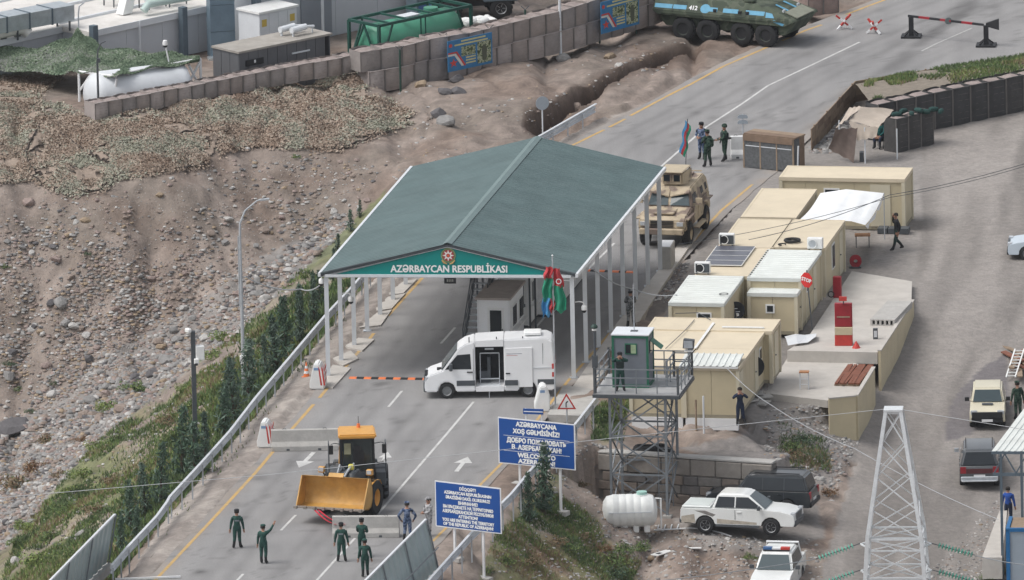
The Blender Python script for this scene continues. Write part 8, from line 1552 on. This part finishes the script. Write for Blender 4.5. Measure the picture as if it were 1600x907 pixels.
stones(11000, STREAM, .035, .24, (6, 4, 3, 2, 1, 2.5), 4, None, 'gravel', 'rounded stones filling the dry stream bed')
stones(5000, [(600, 262), (650, 190), (580, 150), (800, 100), (1050, 40), (1100, 70), (900, 190), (840, 235), (640, 360)], .02, .13, (4, 4, 4, .6, 2, 2), 5, cl, 'gravel', 'stones lying on the bare soil below the gabion wall')
stones(2600, [(930, 800), (1060, 830), (1280, 850), (1290, 930), (900, 930), (880, 880)], .02, .13, (4, 3, 5, .6, 1, 1), 6, None, 'gravel', 'pale stones on the near gravel ground')
stones(1500, [(1195, 640), (1290, 640), (1345, 690), (1300, 790), (1260, 740), (1195, 735)], .03, .14, (6, 2, 4, 1, .5, .5), 7, None, 'rubble', 'grey rubble on the slope below the lower terrace')
stones(500, [(1010, 465), (1045, 400), (1080, 415), (1045, 480)], .04, .16, (5, 2, 2, 3, .2, .2), 8, None, 'rubble', 'dark rubble between the canopy posts and the cabins')
stones(700, [(1500, 850), (1530, 810), (1560, 780), (1560, 907), (1440, 907)], .02, .11, (5, 2, 4, 1, .5, .5), 9, None, 'gravel', 'stones along the edge of the dirt road')
stones(1600, [(880, 700), (960, 700), (960, 830), (900, 907), (760, 907), (800, 820)], .02, .12, (5, 3, 4, .6, .5, 2), 10, None, 'gravel', 'stones on the slope under the blue signs')
stones(900, [(1262, 240), (1300, 240), (1340, 170), (1318, 165)], .05, .25, (6, 2, 3, 2, .2, .2), 12, None, 'rubble', 'grey broken concrete between plank wall and tent')

stones(1800, [(567, 455), (509, 525), (400, 655), (264, 810), (100, 900), (30, 832), (140, 702), (250, 612), (370, 522), (470, 425)], .03, .17, (6, 4, 3, 1.5, 1, 2), 14, None, 'gravel', 'grey stones showing between the weeds of the planted bank')
# ---------------------------------------------------------------- plants
MLF = [mat('foliage_%s' % n, c, .85, .3, 1.2, spec=.2) for n, c in (('dark_conifer', (.075, .125, .085)), ('blue_conifer', (.13, .18, .145)), ('weed_green', (.125, .19, .075)), ('bright_weed', (.22, .275, .095)), ('dry_tan', (.25, .195, .125)), ('rusty', (.2, .115, .065)), ('olive', (.105, .145, .075)))]
MBARK = mat('bark', (.07, .05, .038), .95, .2, 8)
def leafset(n, fn, sz, seed, asp=.45, upb=.3):
    r = np.random.default_rng(seed); P = fn(n, r); m = len(P); d = r.normal(0, 1, (m, 3)); d[:, 2] += upb; d /= np.linalg.norm(d, axis=1)[:, None]; e = np.cross(d, r.normal(0, 1, (m, 3))); e /= np.linalg.norm(e, axis=1)[:, None]
    s = sz*r.uniform(.5, 1.35, m)[:, None]; V = np.stack([P-d*s*.5, P+e*s*asp*.5, P+d*s*.6, P-e*s*asp*.5], 1).reshape(-1, 3); return V, np.arange(m*4).reshape(-1, 4)
def conifer(seed, wdt):
    def fn(n, r):
        z = r.uniform(0, 1, n)**1.15; a = r.uniform(0, 6.28, n); lob = .8+.45*np.sin(a*3+seed)*np.sin(z*13+seed*2)+.3*np.sin(z*29+a*2); R_ = wdt*(.25+.75*(1-z))*np.where(z < .12, .55+z*3.7, 1)*lob; q = np.sqrt(r.uniform(.15, 1, n)); return np.stack([R_*q*np.cos(a), R_*q*np.sin(a), .06+z*.96], -1)
    return leafset(640, fn, .11, seed, .22, .8)
CON = []
for i in range(4):
    V, F = conifer(i+2, .15+.03*i); mi = np.random.default_rng(i).choice(2, len(F), p=(.7, .3)); CON.append(fastmesh('crown', V, F, [MLF[0], MLF[1]] if i % 2 else [MLF[1], MLF[0]], None, False, mi))
TRK = MB().cyl((0, 0, -.05), (0, 0, .75), .035, .01, 7); TRK.beam((0, 0, .25), (.1, .02, .4), .012).beam((0, 0, .4), (-.09, .03, .55), .012).beam((0, 0, .15), (.02, -.11, .3), .012); TRKM = TRK.mesh('trunk', MBARK)
def tree(px, py, h, lab, v=None, grp='young conifers planted along the guardrail'):
    p = T(px, py); t = thing('conifer', lab, 'tree', p, random.uniform(0, 6.28), grp); t.scale = (h*random.uniform(.7, 1.25), h*random.uniform(.7, 1.25), h); t.rotation_euler = (random.uniform(-.06, .06), random.uniform(-.06, .06), t.rotation_euler.z); link('crown', CON[v if v is not None else random.randrange(4)], t); link('trunk', TRKM, t)
WHERE = ['behind the wind screen', 'just above the wind screen', 'beside the kinked stretch of guardrail', 'between wind screen and camera pole', 'below the camera pole', 'beside the camera pole', 'between camera pole and street lamp', 'at the street lamp', 'past the street lamp', 'near the barrier end block', 'near the traffic cone', 'below the first canopy post', 'under the canopy eave', 'near the culvert', 'at the upper end of the planted bank']
TL = [(190, 862, 66), (213, 846, 60), (205, 826, 80), (228, 806, 88), (250, 790, 105), (284, 745, 118), (306, 748, 96), (322, 730, 90), (352, 684, 92), (366, 662, 110), (388, 622, 100), (415, 588, 70), (432, 586, 100), (448, 562, 108), (470, 538, 100), (490, 506, 88), (500, 478, 60), (520, 440, 56), (527, 404, 42), (548, 362, 38), (562, 340, 30)]
USED = {}
for i, (x, y, h) in enumerate(TL):
    k = min(int((862-y)/36), 14); kind = ('slim dark', 'blue green', 'bushy', 'tall feathery', 'small')[(0 if h < 70 else 1 if i % 3 == 0 else 3 if h > 104 else 2) if h >= 66 else 4]; lab = '%s young conifer %s' % (kind, WHERE[k]); USED[lab] = USED.get(lab, 0)+1
    if USED[lab] > 1: lab = '%s young conifer %s, %s one' % (kind, WHERE[k], ('', 'second', 'third', 'fourth', 'fifth')[USED[lab]-1])
    tree(x, y, h/32.9*.9, lab)
for (x, y, h, lab) in ((849, 802, 104, 'bushy conifer standing in front of the welcome sign'), (828, 818, 76, 'conifer below the welcome sign on the guardrail side'), (815, 800, 40, 'small conifer tucked under the welcome sign')): tree(x, y, h/32.9, lab, 1 if h > 50 else 0, 'conifers under the blue signs')
def bushmesh(i, mats_, p_, n=700, sz=.14):
    def fn(n, r): u_ = r.normal(0, 1, (n, 3)); u_ /= np.linalg.norm(u_, axis=1)[:, None]; q = r.uniform(.3, 1, n)**.5*(.7+.4*np.sin(u_[:, 0]*4+i)*np.cos(u_[:, 1]*5+i)); P = u_*q[:, None]; P[:, 2] = np.abs(P[:, 2])*.75; return P
    V, F = leafset(n, fn, sz, i+40, .4, .6); return fastmesh('foliage', V, F, mats_, None, False, np.random.default_rng(i).choice(len(mats_), len(F), p=p_))
BUSH = {'green': [bushmesh(i, [MLF[2], MLF[6], MLF[3]], (.5, .3, .2)) for i in range(3)], 'bright': [bushmesh(i+5, [MLF[3], MLF[2]], (.7, .3)) for i in range(3)], 'tan': [bushmesh(i+9, [MLF[4], MLF[5], MLF[6]], (.7, .15, .15)) for i in range(2)], 'rusty': [bushmesh(i+12, [MLF[5], MLF[4]], (.75, .25)) for i in range(2)], 'dark': [bushmesh(i+15, [MLF[6], MLF[0]], (.6, .4)) for i in range(2)]}
STEM = MB().cyl((0, 0, -.1), (.05, 0, .5), .04, .015, 5).cyl((0, 0, -.1), (-.2, .1, .45), .03, .01, 5).cyl((0, 0, -.1), (.15, -.15, .4), .03, .01, 5).mesh('stem', MBARK)
def bush(px, py, r_, kind, lab, fl_=.8, grp='shrubs and weeds on the banks'):
    p = T(px, py); t = thing('shrub', lab, 'shrub', p, random.uniform(0, 6.28), grp); t.scale = (r_*random.uniform(.9, 1.2), r_*random.uniform(.9, 1.2), r_*fl_); link('foliage', random.choice(BUSH[kind]), t); link('stem', STEM, t)
for (x, y, r_, k, lab) in ((130, 745, .9, 'bright', 'bright green shrub at the stream edge above the wire'), (155, 700, .8, 'bright', 'bright green shrub above the stream stones'), (165, 640, .9, 'bright', 'bright green shrub beside the brown rock'), (210, 610, .9, 'green', 'green shrub at the upper end of the grass band'), (110, 770, .7, 'bright', 'bright shrub just below the wire'), (185, 690, .8, 'green', 'green shrub between stream and conifers'), (95, 745, .6, 'tan', 'dry tan shrub beside the bright one at the stream'), (30, 760, 1.3, 'tan', 'wide dry tan shrub by the stream at the picture edge'), (55, 735, 1.0, 'rusty', 'rusty brown shrub in the stream bed'), (75, 690, .8, 'tan', 'tan shrub at the foot of the scree'), (35, 825, .8, 'bright', 'bright weed clump on the lower stream bank'), (28, 850, .7, 'green', 'green weed clump at the bottom of the bank'), (100, 800, .9, 'green', 'green shrub on the bank above the wind screen'), (80, 845, 1.0, 'green', 'broad green shrub behind the wind screen'), (60, 880, 1.1, 'bright', 'yellow green shrub at the bottom corner'), (110, 870, .8, 'green', 'green shrub close to the wind screen top'), (130, 690, .6, 'rusty', 'rusty shrub between stones and grass'), (175, 755, .8, 'tan', 'tan dry shrub among the grass'), (150, 800, .8, 'tan', 'dry shrub in the middle of the bank'), (200, 770, .7, 'green', 'green shrub among the conifers'), (330, 560, .9, 'bright', 'bright grass clump near the street lamp'), (350, 530, .9, 'bright', 'bright grass clump above the street lamp box'), (300, 640, .8, 'green', 'green shrub beside the camera pole'), (290, 610, .7, 'bright', 'bright shrub above the camera pole boxes'), (265, 660, .8, 'tan', 'dry shrub beside the camera pole'), (15, 570, .45, 'dark', 'small dark shrub on the scree by the picture edge'), (28, 610, .4, 'green', 'green weed on the scree above the big boulder'), (47, 645, .4, 'dark', 'dark weed beside the big boulder'), (85, 600, .35, 'dark', 'small weed among scree stones'), (8, 418, .35, 'green', 'small green tuft high on the scree'), (462, 246, .3, 'green', 'single green tuft below the nets'), (137, 398, .3, 'dark', 'small dark tuft on the upper scree'),
    (975, 862, .9, 'green', 'green shrub below the water tank'), (955, 880, 1.0, 'green', 'wide green shrub on the slope below the water tank'), (960, 900, .9, 'dark', 'dark green shrub at the bottom under the water tank'), (1000, 858, .8, 'green', 'green shrub at the corner of the water tank'), (885, 860, .8, 'green', 'green shrub on the slope under the welcome sign'), (870, 850, .7, 'tan', 'dry shrub on the slope under the welcome sign'), (910, 840, .5, 'tan', 'small dry shrub near the water tank'), (945, 860, .5, 'rusty', 'rusty shrub between the two green shrubs'), (1172, 872, .5, 'green', 'single green shrub on the gravel beside the patrol vehicle'), (1293, 772, .6, 'rusty', 'round rusty shrub beside the dark off-roader'), (1240, 715, .7, 'tan', 'dry shrub on the rubble slope'), (1255, 690, .8, 'dark', 'dark shrub on the rubble slope under the terrace'), (1235, 700, .6, 'green', 'green shrub on the rubble slope'), (950, 655, .8, 'green', 'green weeds at the foot of the watchtower'), (985, 640, .7, 'green', 'green weeds between watchtower and cabin'), (905, 760, .6, 'tan', 'dry tuft behind the welcome sign'), (790, 880, .7, 'green', 'green weeds below the warning sign'), (830, 880, .8, 'tan', 'dry weeds below the conifers'), (760, 895, .6, 'green', 'weeds at the post of the warning sign'), (1575, 895, .7, 'tan', 'dry grass clump below the blue framed cabin'), (1545, 905, .6, 'green', 'weeds at the low concrete wall')):
    bush(x, y, r_, k, lab, .75)
def grass(poly_px, n, hgt, w_, seed, label, base=None, dens=None):
    r = np.random.default_rng(seed)
    if base is None:
        P = np.array(poly_px); px = r.uniform(P[:, 0].min(), P[:, 0].max(), n*3); py = r.uniform(P[:, 1].min(), P[:, 1].max(), n*3); k = inpoly(px, py, poly_px); px, py = px[k], py[k]; x, y, z = TN(px, py); k = fbm(x, y, 3, 4, seed)+r.normal(0, .06, len(x)) > (dens or .0); x, y, z = x[k][:n], y[k][:n], z[k][:n]
    else: x, y, z = base(n, r)
    m = len(x); a = r.uniform(0, 6.28, m); h = hgt*r.uniform(.4, 1.3, m); wd = h*.16; ln = r.normal(0, .35, (m, 2))*h[:, None]; p = np.stack([x, y, z-.03], -1); s = np.stack([np.cos(a)*wd, np.sin(a)*wd, np.zeros(m)], -1); t = p+np.stack([ln[:, 0], ln[:, 1], h], -1)
    V = np.stack([p-s, p+s, t], 1).reshape(-1, 3); zone = fbm(x, y, 2.5, 3, seed+2)+r.normal(0, .1, m); q = np.clip(np.argsort(np.argsort(zone))/m+r.normal(0, .12, m), 0, .999); mi = np.searchsorted(np.cumsum(np.array(w_)/sum(w_))[:-1], q)
    o = link('grass', fastmesh('grass', V, np.arange(m*3).reshape(-1, 3), [MLF[6], MLF[2], MLF[3], MLF[4]], None, False, mi)); tag(o, label, None, None, 'stuff')
grass([(567, 452), (509, 520), (400, 650), (264, 806), (175, 912), (60, 940), (-10, 940), (30, 832), (140, 702), (250, 612), (370, 522), (470, 425)], 110000, .2, (2.2, 3, 2.6, 1.3), 3, 'weedy green and dry grass on the planted bank')
grass([(567, 450), (509, 522), (400, 650), (264, 806), (178, 908), (120, 900), (205, 770), (300, 640), (380, 540), (450, 470), (540, 400)], 60000, .3, (3, 3.4, 1.4, .3), 21, 'taller green weeds among the young conifers', dens=-.1)
grass([(740, 907), (780, 830), (870, 775), (960, 835), (1010, 870), (980, 930), (740, 930)], 26000, .17, (2, 3, 1.4, 2.5), 5, 'weedy grass on the slope under the blue signs')
grass([(925, 640), (985, 615), (975, 690), (925, 690)], 4000, .2, (2, 4, 1, .5), 7, 'grass at the foot of the watchtower')
grass([(1215, 660), (1290, 690), (1300, 740), (1220, 740)], 3000, .2, (3, 1, .3, 2), 8, 'thin weeds on the rubble slope')
grass([(400, 655), (509, 527), (567, 458), (560, 478), (500, 560), (395, 690), (270, 830), (230, 880), (264, 812)], 2600, .22, (2, 3, 1, 1), 9, 'tufts of grass along the guardrail foot', dens=.05)
st_ = np.array(SOILTOP)
def onsoil(n, r): i = r.uniform(0, 11.99, n); j = r.uniform(0, 59.99, n); k = fbm(i/3, j/5, 1.5, 3, 3)+.006*i > -.1; i, j = i[k], j[k]; p = st_[i.astype(int), j.astype(int)]; q = st_[i.astype(int)+1, j.astype(int)+1]; f = (i % 1)[:, None]; g = (j % 1)[:, None]; p = p+(q-p)*np.concatenate([f, f, f], 1)*.5+(q-p)*g*.5; return p[:, 0], p[:, 1], p[:, 2]
grass(None, 60000, .17, (2, 4, 2.5, 1.5), 11, 'green weeds growing on the soil bank above the dark wall', base=onsoil)
# ---------------------------------------------------------------- thin haze between the far viewpoint and the place
hz_ = MB().box(-960, 960, -1440, 2600, -30, 330).build('haze', mat('haze_surface', (1, 1, 1)), fix=True); tag(hz_, 'thin pale air between the viewpoint and the checkpoint', None, None, 'stuff')
hm = bpy.data.materials.new('haze_air'); hm.use_nodes = True; hm.node_tree.nodes.clear(); ho = hm.node_tree.nodes.new('ShaderNodeOutputMaterial'); hv = hm.node_tree.nodes.new('ShaderNodeVolumePrincipled')
hv.inputs['Color'].default_value = (.86, .9, .95, 1); hv.inputs['Density'].default_value = 2.8e-5; hv.inputs['Anisotropy'].default_value = 0.2
hm.node_tree.links.new(hv.outputs[0], ho.inputs['Volume']); hz_.data.materials.clear(); hz_.data.materials.append(hm)
